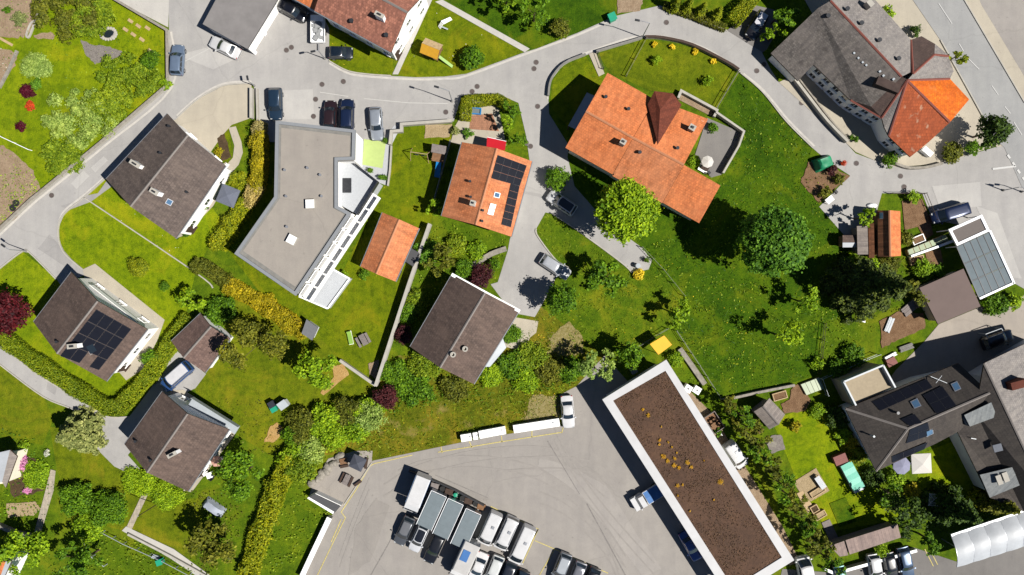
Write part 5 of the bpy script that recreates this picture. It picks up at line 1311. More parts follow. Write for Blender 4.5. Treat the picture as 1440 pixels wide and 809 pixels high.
T = free_building('garden_shed', 'grey gabled garden shed with pale right slope by the stone wall', 'garden shed', [('roof_boards', [(1060, 579, 2.3), (1073, 571, 3.1), (1095, 597, 3.1), (1082, 604, 2.3)]), ('roof_boards', [(1073, 571, 3.1), (1082, 560, 2.3), (1104, 583, 2.3), (1095, 597, 3.1)])], [([(1063, 580), (1082, 564), (1101, 583), (1083, 600)], 0, 2.1)], 'wood_grey', (1082, 583), [((1073, 571, 3.1), (1095, 597, 3.1))])
T = free_building('tool_shed', 'small flat dark grey shed on the lawn near the yellow hedge end', 'shed', [('roof_seam', [(424, 469, 1.9), (431, 449, 1.9), (447, 461, 1.7), (439, 479, 1.7)])], [([(426, 468), (432, 452), (445, 461), (438, 476)], 0, 1.6)], 'grey_wall', (435, 464))
T.roof.data.materials[0] = plain('felt_dark', C(122, 124, 128), .8, .08)
T = free_building('tool_shed', 'dark flat box shed beside the white retaining wall and orange garden house', 'shed', [('roof_seam', [(570, 368, 1.9), (578, 349, 1.9), (590, 356, 1.9), (581, 375, 1.9)])], [([(571, 368), (578, 350), (589, 356), (581, 374)], 0, 1.7)], 'grey_wall', (580, 362))
T.roof.data.materials[0] = plain('felt_black', C(92, 92, 94), .8, .08)
T = free_building('cottage', 'white roofed cottage corner cut off by the left edge', 'house', [('membrane_white', [(-60, 650, 4), (14, 633, 4), (3, 678, 4), (-60, 690, 4)]), ('roof_boards', [(14, 633, 4), (24, 642, 3.6), (8, 686, 3.6), (3, 678, 4)])], [([(-55, 652), (15, 638), (5, 680), (-55, 688)], 0, 3.5)], 'cream_wall', (-10, 662))
T = free_building('cottage', 'orange tiled cottage with white gable edge in the lower left corner', 'house', [('roof_orange', [(-60, 790, 5), (8, 790, 5), (0, 812, 5), (-20, 850, 5), (-60, 850, 5)]), ('membrane_white', [(8, 790, 5), (16, 789, 5), (6, 812, 5), (-12, 850, 5), (-20, 850, 5), (0, 812, 5)])], [([(-55, 793), (10, 792), (-16, 848), (-55, 848)], 0, 4.6)], 'white_wall', (-15, 815))

# white membrane carport with ribbed arches
c0 = W(1400, 760); T = Thing('membrane_carport', 'white ribbed membrane carport roof along the lower right car park', 'carport', (c0.x, c0.y, 0))
a0, a1, b1, b0 = [W(x, y, 2.6) for x, y in ((1338, 754), (1452, 716), (1462, 762), (1346, 798))]
for i in range(5):
    m = MB(); 
    for k in range(6):
        t0, t1 = k/6, (k+1)/6
        def Q(u, t): p = a0.lerp(a1, u).lerp(b0.lerp(b1, u), t); return (p.x, p.y, 2.55 + .75*math.sin(math.pi*t)*.9 + .12*math.sin(math.pi*((u*5) % 1 if 0 < (u*5) % 1 else 0)))
        us = [i/5+.0015, i/5+.07, i/5+.13, (i+1)/5-.0015]
        for u0, u1 in zip(us, us[1:]): m.face([Q(u0, t0), Q(u0, t1), Q(u1, t1), Q(u1, t0)], 0, None, True)
    T.part('membrane', m, MATS['membrane_white'])
for i in range(6):
    u = i/5; pts = [];
    for k in range(9): p = a0.lerp(a1, u).lerp(b0.lerp(b1, u), k/8); pts.append((p.x, p.y, 2.50 + .68*math.sin(math.pi*k/8)))
    T.part('rib', MB().tube(pts, .06, 6), MATS['grey_metal']); p = b0.lerp(b1, u)*.3 + a0.lerp(a1, u)*.7
    T.part('post', MB().tube([(p.x, p.y, 0), (p.x, p.y, 2.9)], .08), MATS['grey_metal'])
d = a1-a0; T.part('gutter', MB().box(((a0.x+a1.x)/2, (a0.y+a1.y)/2+.1, 2.5), (d.length, .3, .25), math.atan2(d.y, d.x)), MATS['white_metal'])
# ------------------------------------------------------------------ foliage materials
KL = .74
def CL(*c): return C(*c, KL)
leaf('leaf_lime', CL(96, 142, 8), CL(172, 204, 34))
leaf('leaf_green', CL(58, 104, 10), CL(124, 166, 26))
leaf('leaf_deep', CL(56, 110, 18), CL(126, 172, 48))
leaf('leaf_dark', CL(30, 60, 12), CL(88, 116, 28), .25)
leaf('leaf_spruce', CL(30, 54, 14), CL(106, 122, 42), .22)
leaf('leaf_olive', CL(74, 88, 14), CL(138, 142, 44))
leaf('leaf_gold', CL(100, 128, 10), CL(178, 182, 26))
leaf('leaf_amber', CL(138, 138, 10), CL(208, 190, 36))
leaf('leaf_silver', CL(100, 118, 60), CL(172, 182, 120))
leaf('leaf_pale', CL(118, 154, 52), CL(184, 206, 112))
leaf('leaf_red', CL(62, 14, 24), CL(112, 30, 40))
leaf('leaf_purple', CL(62, 24, 32), CL(106, 52, 58))
leaf('leaf_maroon', CL(70, 8, 30), CL(100, 18, 44))
leaf('leaf_meadow', CL(90, 128, 10), CL(158, 178, 40))
leaf('leaf_hedge', CL(92, 128, 12), CL(170, 182, 34))
leaf('leaf_field', CL(42, 92, 6), CL(100, 138, 24))
leaf('leaf_straw', CL(150, 132, 60), CL(206, 190, 130), .2)
leaf('flower_pink', CL(200, 110, 180), CL(232, 170, 220), .2)
leaf('flower_yellow', CL(230, 196, 20), CL(250, 226, 60), .2)
leaf('flower_red', CL(190, 50, 20), CL(220, 90, 40), .2)
leaf('flower_white', CL(225, 225, 210), CL(240, 240, 230), .2)

# ---- trees
tree('broadleaf_tree', 'big light green round tree shading the track south of the orange farmhouse', 880, 298, 47, 10.5, 'leaf_lime', size=.42, dens=2.3, style='dome')
tree('broadleaf_tree', 'biggest dark green round tree standing alone on the open meadow', 1086, 341, 53, 12, 'leaf_deep', size=.42, dens=2.7, style='dome')
tree('tree', 'mid green tree with dark left half beside the track end, on the lane meadow', 853, 392, 27, 6.5, 'leaf_green', style='open', dens=2.0)
tree('tree', 'compact dark green round tree beside the lane end and silver car', 788, 420, 23, 6.5, 'leaf_green', dens=1.8, size=.36)
tree('tree', 'small bright green tree on the fence line north of the orange canopy', 953, 441, 22, 5.5, 'leaf_lime', style='open', dens=1.6, size=.34)
tree('tree', 'small bright green tree next to the dark spruce, at the meadow edge', 1137, 424, 21, 6, 'leaf_lime', style='open', dens=1.6, size=.34)
tree('tree', 'airy light green tree alone on the lower meadow', 1106, 473, 24, 7, 'leaf_lime', style='open', dens=1.4, size=.36)
tree('spruce', 'tall very dark spruce throwing a long shadow over the right meadow edge', 1246, 404, 52, 15, 'leaf_spruce', style='conifer', size=.5)
tree('tree', 'olive green tree with loose crown right of the tall dark spruce', 1284, 412, 20, 6, 'leaf_olive', style='open')
tree('tree', 'dark green tree standing on the pavement below the orange turret roof', 1396, 184, 25, 7, 'leaf_dark', size=.36, dens=2)
tree('tree', 'pale leaved tree overhanging the north corner of the warehouse car park', 838, 519, 25, 6.5, 'leaf_pale', style='open', dens=1.7, size=.4)
tree('tree', 'pale leaved smaller tree beside the wheelie bin next to the warehouse corner', 857, 508, 17, 6, 'leaf_pale', style='open', dens=1.6, size=.38)
tree('tree', 'green round tree between the pale tree and the orange canopy', 886, 499, 19, 5.5, 'leaf_green', size=.34)
tree('conifer', 'silvery green spreading conifer at the bend of the pale lane', 97, 613, 37, 7, 'leaf_silver', style='conifer', size=.5)
tree('maple', 'dark red maple at the left edge beside the solar roofed chalet', 8, 440, 31, 6.0, 'leaf_red', size=.4, dens=1.7)
tree('tree', 'grey olive feathery tree beside the small brown garage', 362, 482, 42, 7.5, 'leaf_olive', style='open', dens=1.9, size=.36)
tree('tree', 'lime green tree with dark shadow beside the sawdust patch', 446, 520, 31, 7, 'leaf_lime', style='open', dens=1.8, size=.36)
tree('tree', 'bright green bushy tree beside the garage roof and hedge corner', 268, 426, 20, 4.5, 'leaf_lime', style='open', size=.32)
tree('tree', 'small leafy tree overhanging the grey board shed', 1216, 305, 15, 5, 'leaf_lime', style='open', size=.32)
tree('tree', 'dark leafed tree above the playhouse lawn footpath at top edge', 752, 16, 22, 6, 'leaf_green', style='open', size=.34)
tree('tree', 'green tree cut by the top edge left of the footpath garden', 712, 2, 18, 6, 'leaf_lime', style='open', size=.34)
tree('tree', 'green tree between the parked black car and the inn roof', 1098, 20, 24, 6, 'leaf_green', style='open', size=.36)
tree('tree', 'low bright tree just below the parked black car at the inn corner', 1090, 48, 16, 4.5, 'leaf_lime', style='open', size=.32)
tree('tree', 'big dark tree behind the long shed, right of the white framed lawn', 1356, 722, 33, 9, 'leaf_dark', style='conifer', size=.46)
tree('tree', 'green tree spilling over the left end of the membrane carport', 1316, 765, 21, 7, 'leaf_green', style='open', size=.36)
tree('tree', 'dark palm like tree between long shed and rotary dryer', 1278, 728, 27, 7, 'leaf_dark', style='open', size=.36)
tree('tree', 'bushy dark green tree above the membrane carport at the right edge', 1415, 712, 24, 7, 'leaf_olive', style='conifer', size=.42)
tree('tree', 'leafy green tree in shade beside the turquoise pool cover', 1250, 693, 22, 5.5, 'leaf_green', style='open', size=.34)
tree('tree', 'lime green tree above the lower left orange cottage', 32, 772, 32, 6, 'leaf_lime', style='open', size=.38, dens=1.8)
tree('tree', 'green tree with light tips at the bottom edge right of the bent rail', 110, 792, 30, 8, 'leaf_green', style='open', size=.36)
tree('tree', 'bright garden tree behind the brown chalet and covered boat', 340, 666, 32, 6.5, 'leaf_green', style='open', size=.36, dens=1.7)
tree('tree', 'olive brown bushy tree between the covered boat and gold hedge', 300, 763, 34, 6.5, 'leaf_olive', style='open', size=.36, dens=1.6)
tree('tree', 'yellow green climbing tree on the street side of the inn turret', 1344, 80, 13, 5, 'leaf_gold', style='open', size=.3)
tree('tree', 'olive tree with rusty leaves by the dark roofed house and white wall', 622, 368, 23, 5.5, 'leaf_olive', style='open', size=.32)
tree('tree', 'thin young tree on the lawn left of the orange solar house', 609, 294, 13, 3.5, 'leaf_lime', style='open', size=.28)
for i, (x, y, r) in enumerate(((718, 153, 13), (715, 175, 12), (728, 196, 13))):
    tree('tree', ('topmost', 'middle', 'lowest')[i] + ' of three small green trees between the patio and the lane', x, y, r, 4, 'leaf_green' if i != 1 else 'leaf_lime', style='open', size=.28, group='small trees along the patio')
# conical yellow green thujas at the top edge
for i, (x, y) in enumerate(((952, 2), (969, 6), (989, 11), (1010, 17))):
    tree('thuja', ('leftmost', 'second from left', 'third from left', 'rightmost')[i] + ' of the golden thujas in the row above the road bend', x, y, 9.5, 4.2, 'leaf_gold', style='conifer', size=.26, group='golden thujas above the road')
# thuja row beside the warehouse
row = [(1030, 568), (1043, 585), (1052, 601), (1063, 618), (1072, 634), (1085, 652), (1096, 668), (1104, 685), (1113, 700), (1127, 727), (1137, 744), (1146, 760), (1155, 775), (1168, 790)]
ords = ['first', 'second', 'third', 'fourth', 'fifth', 'sixth', 'seventh', 'eighth', 'ninth', 'tenth', 'eleventh', 'twelfth', 'thirteenth', 'last']
for i, (x, y) in enumerate(row):
    tree('garden_tree', ords[i] + ' tree from the upper end of the dark hedge row beside the warehouse', x, y, 15 + (i*7) % 5, 5.2 + (i*5) % 3*.6, ['leaf_olive', 'leaf_green', 'leaf_olive'][i % 3], style='open', size=.34, group='tree row beside the warehouse', dens=1.4)

# ---- shrubs
shrub('shrub', 'round green bush on the lane corner by the white car with dark roof', 782, 250, 18, 3.5, 'leaf_green', size=.28)
shrub('shrub', 'rounded dark shrub standing by the playhouse lawn kerb', 663, 80, 18, 3.2, 'leaf_green', size=.28)
shrub('shrub', 'yellow green bush beside the top road on the upper lawn', 788, 38, 15, 2.8, 'leaf_olive', size=.26)
shrub('shrub', 'purple round bush tucked against the dark roofed house corner', 678, 386, 18, 2.6, 'leaf_purple', size=.24)
shrub('shrub', 'purple bush on the white retaining wall left of the dark roof', 566, 470, 14, 2.4, 'leaf_purple', size=.24)
shrub('shrub', 'clipped round yellow green ball bush on the smooth front lawn', 194, 376, 14, 1.6, 'leaf_gold', size=.16, dens=2.2)
shrub('shrub', 'small round dark bush to the lower right of the ball bush', 231, 402, 8, 1.0, 'leaf_green', size=.16)
shrub('shrub', 'maroon round bush in the upper left garden', 36, 128, 10, 1.6, 'leaf_maroon', size=.18, dens=2.2)
shrub('shrub', 'blue green bush touching the maroon round bush', 50, 119, 8, 1.2, 'leaf_deep', size=.18)
shrub('shrub', 'orange red small bush below the maroon bush', 42, 149, 7, .8, 'flower_red', size=.16)
shrub('shrub', 'dark maroon bush with straw edge near the left garden path', 28, 178, 8, 1.3, 'leaf_maroon', size=.18)
shrub('shrub', 'large pale green spreading bush in the upper left garden above the road', 112, 166, 46, 1.1, 'leaf_pale', size=.26, dens=1.3, spread=True)
shrub('shrub', 'broad mid green thicket along the garden wall at the grey car', 180, 108, 40, 1.3, 'leaf_meadow', size=.28, dens=1.3, spread=True)
shrub('shrub', 'broad green thicket on the road corner beside the garden wall', 152, 148, 28, 1.2, 'leaf_meadow', size=.28, spread=True)
shrub('shrub', 'wide green thicket at the lower corner of the left garden by the road', 84, 222, 27, 1.1, 'leaf_meadow', size=.28, spread=True)
shrub('shrub', 'layered yellow green juniper at the top edge of the left garden', 95, 14, 44, 1.6, 'leaf_olive', size=.30, dens=1.3, spread=True)
shrub('shrub', 'second layered juniper right of the first, above the pond', 128, 26, 28, 1.3, 'leaf_meadow', size=.28, spread=True)
shrub('shrub', 'dark green bush by the low wall above the parked grey car', 210, 84, 14, 2.0, 'leaf_green', size=.24)
shrub('shrub', 'lime corner bush where the garden wall meets the road', 233, 118, 9, 1.4, 'leaf_lime', size=.2)
shrub('shrub', 'round kohl green cabbage bush in the upper left vegetable bed', 10, 14, 6, .7, 'leaf_green', size=.2)
shrub('shrub', 'grey green bush in the upper left vegetable bed', 28, 27, 11, .9, 'leaf_silver', size=.2)
shrub('shrub', 'pale herb bush on the left garden lawn below the soil patch', 50, 92, 15, 0.6, 'leaf_pale', size=.2, spread=True)
shrub('shrub', 'dark bush with light leaves in the meadow left of the long path', 108, 702, 26, 3.2, 'leaf_green', size=.28, dens=1.8)
shrub('shrub', 'large dark leaved bush on the lower left lawn beside the slab path', 148, 716, 30, 3.4, 'leaf_green', size=.28, dens=1.8)
shrub('shrub', 'bright bush below the two dark bushes on the lower left lawn', 122, 742, 24, 2.2, 'leaf_lime', size=.26)
shrub('shrub', 'pink flowering bush beside the white cottage at the left edge', 31, 652, 10, 1.3, 'flower_pink', size=.2)
shrub('shrub', 'small pink flower clump in the left cottage garden bed', 38, 690, 6, .8, 'flower_pink', size=.18)
shrub('shrub', 'bright green round bush at the cottage terrace corner', 31, 628, 9, 1.2, 'leaf_lime', size=.2)
shrub('shrub', 'white flowering small bush under the silvery conifer', 65, 638, 5, .8, 'flower_white', size=.16)
shrub('shrub', 'yellow green bush in the left cottage garden', 45, 668, 17, 0.9, 'leaf_lime', size=.22, spread=True)
shrub('shrub', 'lime bush strip along the chalet corner and lane end', 196, 676, 17, 0.8, 'leaf_lime', size=.22, spread=True)
shrub('shrub', 'lime bush row between slab path and brown chalet', 235, 695, 18, 0.8, 'leaf_lime', size=.22, spread=True)
shrub('shrub', 'golden bush beside grey parasol and chalet path', 335, 254, 14, 1.2, 'leaf_gold', size=.2)
shrub('shrub', 'yellow centre bush in the small chalet front garden', 307, 214, 7, .9, 'leaf_amber', size=.18)
shrub('shrub', 'dark green wide bush beside the brown garage gable', 312, 436, 22, 2.2, 'leaf_green', size=.26)
shrub('shrub', 'green bush in the hedge bend near the solar chalet terrace', 210, 502, 13, 1.8, 'leaf_green', size=.24)
shrub('shrub', 'round brown green bush at the foot of the hedge path', 276, 375, 12, 1.4, 'leaf_olive', size=.2)
# shrubbery on the bank behind the parking lot
bank = [(425, 598, 24, 'leaf_olive', 'olive bush at the upper left start of the bank above the car park'), (456, 588, 24, 'leaf_lime', 'green bush second along the bank above the car park'), (488, 578, 22, 'leaf_olive', 'olive bush on the bank below the sawdust patch'), (520, 586, 25, 'leaf_pale', 'pale lime bush on the bank right of the olive bush'), (470, 612, 22, 'leaf_lime', 'mid green bush on the lower bank above the gravel terrace'), (437, 632, 22, 'leaf_pale', 'pale bush on the bank left of the gravel terrace'), (500, 605, 20, 'leaf_lime', 'lime bush on the lower bank near the terrace top'), (541, 560, 18, 'leaf_purple', 'brownish bush at the foot of the white retaining wall'), (420, 662, 22, 'leaf_meadow', 'green bush on the bank beside the gold hedge'), (410, 612, 16, 'leaf_green', 'dark green bush beside the small sawdust pile')]
for x, y, r, m, lb in bank: shrub('shrub', lb, x, y, r, 2.8, m, size=.28, group='bushes on the bank', dens=1.6)
wild = [(560, 525, 24, 'leaf_green', 'green bush below the white wall corner, left of dark roof'), (598, 512, 22, 'leaf_meadow', 'bright green bush under the dark roof left corner'), (584, 548, 24, 'leaf_green', 'dark green bush in the middle of the slope below the dark roof'), (640, 545, 18, 'leaf_olive', 'brown green bush at the lower corner of the dark roof'), (690, 526, 18, 'leaf_lime', 'lime bush under the conservatory beside dark roof'), (718, 470, 8, 'leaf_green', 'small green bush between conservatory and terrace'), (722, 512, 22, 'leaf_green', 'green bush below the pale stone terrace'), (748, 500, 20, 'leaf_meadow', 'green bush right of the pale stone terrace'), (740, 535, 18, 'leaf_lime', 'bright bush further down the slope from the pale terrace'), (772, 520, 20, 'leaf_olive', 'olive bush beside the dry grass patch'), (800, 520, 17, 'leaf_green', 'green bush between the dry grass patch and pale tree'), (576, 440, 14, 'leaf_green', 'green bush strip along the dark roof upper left eave'), (588, 425, 13, 'leaf_meadow', 'small green bush along the white wall beside dark roof')]
for x, y, r, m, lb in wild: shrub('shrub', lb, x, y, r*.84, 1.15, m, size=.26, group='bushes on the wild slope', dens=1.25, spread=True)
up = [(600, 352, 18, 'leaf_deep', 'dark bush left of the rusty leaved tree'), (640, 345, 18, 'leaf_meadow', 'bright bush above the rusty leaved tree'), (670, 352, 15, 'leaf_lime', 'lime bush beside the curved garden steps'), (652, 378, 15, 'leaf_green', 'green bush between rusty tree and purple bush'), (696, 372, 10, 'leaf_green', 'green bush between purple bush and the lane')]
for x, y, r, m, lb in up: shrub('shrub', lb, x, y, r, 1.7, m, size=.26, group='bushes below the solar house')
rt = [(1300, 380, 16, 'leaf_lime', 'lime bush on the terrace below the white cold frame'), (1318, 384, 13, 'leaf_green', 'green bush beside the flat brown shed'), (1252, 372, 16, 'leaf_olive', 'olive bush under the little barn gable'), (1222, 374, 14, 'leaf_lime', 'lime bush under the rusty lean-to roof'), (1275, 335, 12, 'leaf_olive', 'olive bush beside the little barn right eave'), (1198, 365, 12, 'leaf_lime', 'lime bush below the low wood store'), (1285, 277, 10, 'leaf_lime', 'lime bush in the vegetable garden top corner'), (1400, 430, 18, 'leaf_green', 'green bush along the yard behind the glass carport'), (1428, 424, 12, 'leaf_lime', 'lime bush near the right edge behind glass carport'), (1170, 238, 9, 'leaf_purple', 'rusty bush in the soil bed below the green tarpaulin'), (1180, 252, 9, 'leaf_olive', 'olive bush in the soil bed beside the plaza'), (1160, 270, 9, 'leaf_olive', 'brown green bush at the lower tip of soil bed'), (1253, 224, 12, 'leaf_green', 'green bush at the lower foot of the inn'), (1340, 214, 16, 'leaf_olive', 'olive hedge bush on the pavement below the turret'), (1368, 208, 12, 'leaf_green', 'green bush under the pavement tree'), (1262, 52, 9, 'leaf_lime', 'lime bush on the inn street side near the top'), (1250, 16, 10, 'leaf_lime', 'lime bush by the inn pale roof at the top edge'), (1288, 42, 9, 'leaf_dark', 'very dark small bush beside the inn turret'), (1180, 520, 16, 'leaf_green', 'green bush beside the villa sand balcony fence'), (1150, 512, 10, 'leaf_lime', 'lime strip bush at the meadow lower right corner'), (1200, 500, 18, 'leaf_green', 'dark green bush above the sand balcony'), (1150, 578, 13, 'leaf_lime', 'lime bush beside the glass cold frame and bare bed'), (1178, 588, 16, 'leaf_dark', 'dark shaded bush left of the villa corner'), (1186, 612, 13, 'leaf_lime', 'lime bush beside the villa roof edge'), (1196, 622, 12, 'leaf_amber', 'yellow flowering bush left of the villa'), (1208, 640, 14, 'leaf_gold', 'yellow green bush above the turquoise pool cover'), (1228, 672, 16, 'leaf_dark', 'very dark bush right of the turquoise pool cover'), (1120, 600, 9, 'leaf_amber', 'yellow bush on the lawn below the grey garden shed'), (1284, 690, 12, 'leaf_amber', 'orange yellow shrub beside the rotary dryer'), (1262, 675, 14, 'leaf_lime', 'lime shrub below the lilac parasol'), (1375, 700, 13, 'leaf_gold', 'gold shrub by the metal roofed villa corner'), (1255, 705, 15, 'leaf_silver', 'silver grey shrub in the shade under the lime shrub'), (1240, 775, 12, 'leaf_lime', 'lime shrub between the long shed and parked cars'), (1085, 596, 8, 'leaf_deep', 'dark green shrub at the garden shed back'), (1010, 608, 6, 'leaf_green', 'small shrub next to the loaded trailer'), (950, 505, 12, 'leaf_lime', 'lime shrub at the warehouse north tip')]
for x, y, r, m, lb in rt: shrub('shrub', lb, x, y, r, 1.8, m, size=.26, group='garden shrubs on the right side')
misc = [(640, 184, 7, 'leaf_silver', 'grey green potted bush on the patio terrace left'), (658, 187, 8, 'leaf_deep', 'dark green potted bush below the terracotta patio'), (1003, 180, 8, 'leaf_green', 'green bush at the farmhouse paved terrace corner'), (977, 226, 9, 'leaf_lime', 'green bush beside the white round parasol'), (508, 308, 8, 'leaf_lime', 'small shrub beside the balcony of the apartment block'), (484, 386, 6, 'leaf_lime', 'little lime shrub at the white lower terrace corner'), (512, 386, 8, 'leaf_green', 'small shrub under the orange garden house gable'), (450, 318, 1, None, None)]
for x, y, r, m, lb in misc:
    if m: shrub('shrub', lb, x, y, r, 1.3, m, size=.2)
for i, (x, y) in enumerate(((921, 62), (946, 66), (978, 73), (1003, 86))):
    shrub('flowering_shrub', ('leftmost', 'second from left', 'third from left', 'rightmost')[i] + ' yellow flowering bush along the farmhouse garden fence', x, y, 4.5, .8, 'flower_yellow', size=.16, group='yellow bushes along the farmhouse fence')
shrub('flowering_shrub', 'bright yellow flowering bush at the end of the track', 899, 386, 9, 1.2, 'flower_yellow', size=.18)
for i, (x, y) in enumerate(((924, 84), (996, 113))):
    shrub('young_tree', ('thin young fruit bush on the left half of the farmhouse garden', 'thin young fruit bush on the right half of the farmhouse garden')[i], x, y, 8, 1.8, 'leaf_lime', size=.2, dens=1.0)

# ---- hedges
hedge('hedge', 'tall golden hedge with brown ends beside the apartment block shadow', [(361, 190), (361, 225), (359, 262)], 2.2, 2.0, 'leaf_amber', bushy=True)
hedge('hedge', 'brownish dry hedge corner joining the golden hedge to the lower hedge', [(362, 172), (360, 188)], 1.7, 2.0, 'leaf_straw', bushy=True)
hedge('hedge', 'olive hedge piece at the bend beside the grey parasol', [(357, 262), (345, 282)], 2.0, 2.0, 'leaf_straw', bushy=True)
hedge('hedge', 'yellow green hedge running down to the lawn from the grey parasol', [(340, 288), (318, 320), (305, 345)], 2.4, 1.7, 'leaf_gold', bushy=True)
hedge('hedge', 'golden hedge sloping along the path below the apartment block', [(318, 402), (360, 424), (395, 446), (424, 468)], 2.6, 1.4, 'leaf_amber', bushy=True)
hedge('hedge', 'olive hedge start of the path by the ball bush lawn', [(280, 372), (300, 385), (316, 398)], 2.0, 1.3, 'leaf_olive', bushy=True)
hedge('hedge', 'long yellow green hedge along the pale lane below the solar chalet', [(0, 476), (50, 511), (100, 545), (150, 574), (166, 574)], 2.0, 1.4, 'leaf_hedge')
hedge('hedge', 'yellow green hedge climbing from the lane corner to the garage', [(168, 572), (205, 532), (235, 488), (262, 448)], 2.0, 1.4, 'leaf_hedge')
hedge('hedge', 'thick gold hedge slope left of the lower car park lawn', [(403, 655), (382, 700), (362, 750), (345, 812)], 3.0, 2.0, 'leaf_gold', size=.26, bushy=True)
hedge('hedge', 'broad lime hedge climbing the bank from the gold hedge to the white wall foot', [(404, 652), (422, 624), (462, 596), (500, 584), (532, 570)], 3.0, 1.9, 'leaf_lime', size=.26, bushy=True)
hedge('hedge', 'U shaped clipped hedge round the terracotta patio', [(654, 165), (656, 141), (698, 138), (712, 146)], 1.3, 1.5, 'leaf_gold', size=.16)
hedge('hedge', 'square clipped golden hedge block beside the parked black car', [(1034, 26), (1062, -6)], 1.8, 1.8, 'leaf_gold')
hedge('hedge', 'low hedge strip along the road below the golden thujas', [(936, 6), (985, 24), (1020, 38)], .9, .9, 'leaf_olive', size=.16)

# ---- rough grass and ground cover (nobody could count it)
cover('meadow_grass', [(1041, 110), (1142, 212), (1126, 257), (1186, 335), (1240, 440), (1162, 455), (1150, 525), (1060, 552), (1013, 558), (950, 462), (902, 348), (985, 318), (1014, 250), (1040, 190)], 9, .34, .22, 'leaf_field', True)
cover('meadow_grass', [(767, 302), (816, 330), (873, 372), (940, 395), (960, 420), (938, 464), (894, 488), (820, 500), (760, 436), (800, 378), (756, 328)], 10, .34, .25, 'leaf_meadow', True)
cover('slope_grass', [(528, 645), (650, 619), (786, 590), (786, 556), (811, 540), (850, 500), (760, 440), (700, 510), (560, 510), (530, 545), (445, 630)], 14, .4, .35, 'leaf_meadow', True)
cover('slope_grass', [(740, 556), (784, 556), (786, 588), (640, 615), (735, 590)], 12, .36, .3, 'leaf_straw', True)
cover('slope_grass', [(770, 470), (800, 452), (820, 478), (822, 498), (790, 500), (765, 515)], 16, .36, .35, 'leaf_straw', True)
cover('ground_cover', [(545, 500), (590, 495), (660, 545), (700, 515), (770, 490), (815, 520), (800, 545), (640, 570), (545, 585)], 7, .3, .4, 'leaf_green')
cover('ground_cover', [(590, 335), (625, 312), (713, 338), (712, 353), (698, 395), (640, 383), (585, 470), (570, 470)], 7, .28, .35, 'leaf_meadow')
cover('ground_cover', [(440, 575), (530, 560), (540, 600), (520, 632), (460, 640), (430, 690), (470, 724), (445, 770), (380, 810), (360, 800), (410, 650)], 7, .3, .4, 'leaf_meadow')
cover('ground_cover', [(-5, -5), (140, -5), (235, 50), (236, 118), (145, 200), (62, 268), (50, 240), (60, 150), (55, 60), (60, 20)], 3, .24, .16, 'leaf_meadow')
cover('ground_cover', [(0, 600), (70, 620), (80, 680), (60, 760), (110, 809), (0, 809)], 6, .28, .35, 'leaf_green')
cover('ground_cover', [(110, 745), (178, 748), (290, 809), (100, 809)], 8, .3, .45, 'leaf_meadow')
cover('ground_cover', [(260, 690), (330, 690), (350, 740), (300, 809), (270, 800)], 8, .3, .4, 'leaf_olive')
cover('ground_cover', [(300, 560), (380, 560), (400, 640), (340, 640), (320, 600)], 4, .26, .25, 'leaf_olive')
cover('ground_cover', [(1015, 570), (1040, 560), (1090, 640), (1180, 790), (1150, 800), (1050, 640)], 6, .28, .35, 'leaf_dark')
cover('ground_cover', [(1180, 360), (1330, 365), (1320, 390), (1290, 400), (1300, 440), (1240, 440), (1200, 430)], 6, .28, .4, 'leaf_olive')
cover('ground_cover', [(1180, 570), (1240, 660), (1300, 690), (1390, 700), (1440, 700), (1440, 730), (1330, 750), (1260, 740), (1230, 690), (1190, 630)], 7, .3, .4, 'leaf_dark')
cover('ground_cover', [(940, 490), (960, 495), (1010, 565), (1000, 580), (960, 520)], 6, .25, .3, 'leaf_meadow')
cover('ground_cover', [(1125, 535), (1150, 525), (1180, 500), (1240, 460), (1235, 440), (1165, 455)], 5, .26, .3, 'leaf_meadow')

for k_, (poly, mt, dn) in enumerate((([(150, 252), (248, 338), (270, 378), (230, 370), (120, 280)], 'flower_white', .25), ([(560, 190), (630, 195), (560, 420), (480, 480)], 'flower_yellow', .10), ([(1041, 110), (1142, 212), (1186, 335), (1160, 450), (1060, 552), (1013, 558), (902, 348), (1014, 250)], 'flower_yellow', .16), ([(767, 302), (873, 372), (960, 420), (894, 488), (820, 500), (760, 436)], 'flower_yellow', .22), ([(525, 645), (786, 590), (811, 540), (760, 450), (560, 510)], 'flower_yellow', .4), ([(462, 60), (548, 75), (556, 105), (489, 100)], 'flower_yellow', .5), ([(600, 10), (735, 72), (656, 102), (560, 104)], 'flower_white', .15))):
    cover('wild_flowers', poly, dn, .16, .12, mt)
cover('meadow_tuft', [(1041, 110), (1142, 212), (1126, 257), (1186, 335), (1240, 440), (1162, 455), (1150, 525), (1060, 552), (1013, 558), (950, 462), (902, 348), (985, 318), (1014, 250)], 3, .3, .14, 'leaf_meadow')

for poly, dn, mt in (([(0, 205), (48, 240), (58, 268), (20, 310), (0, 325)], 9, 'leaf_lime'), ([(0, 205), (48, 240), (50, 275), (0, 320)], 5, 'leaf_silver'), ([(0, 0), (55, 0), (40, 52), (0, 52)], 6, 'leaf_silver'), ([(0, 60), (26, 75), (0, 125)], 3, 'flower_white'), ([(0, 60), (26, 75), (0, 125)], 3, 'leaf_green'), ([(1136, 228), (1195, 248), (1152, 286), (1126, 257)], 3, 'leaf_olive'), ([(10, 705), (55, 705), (50, 728), (10, 728)], 4, 'leaf_meadow'), ([(0, 640), (60, 640), (62, 700), (0, 720)], 5, 'leaf_lime')):
    cover('bed_plants', poly, dn, .26, .3, mt)
plain('pale_wire', C(150, 156, 130), .7, .15)
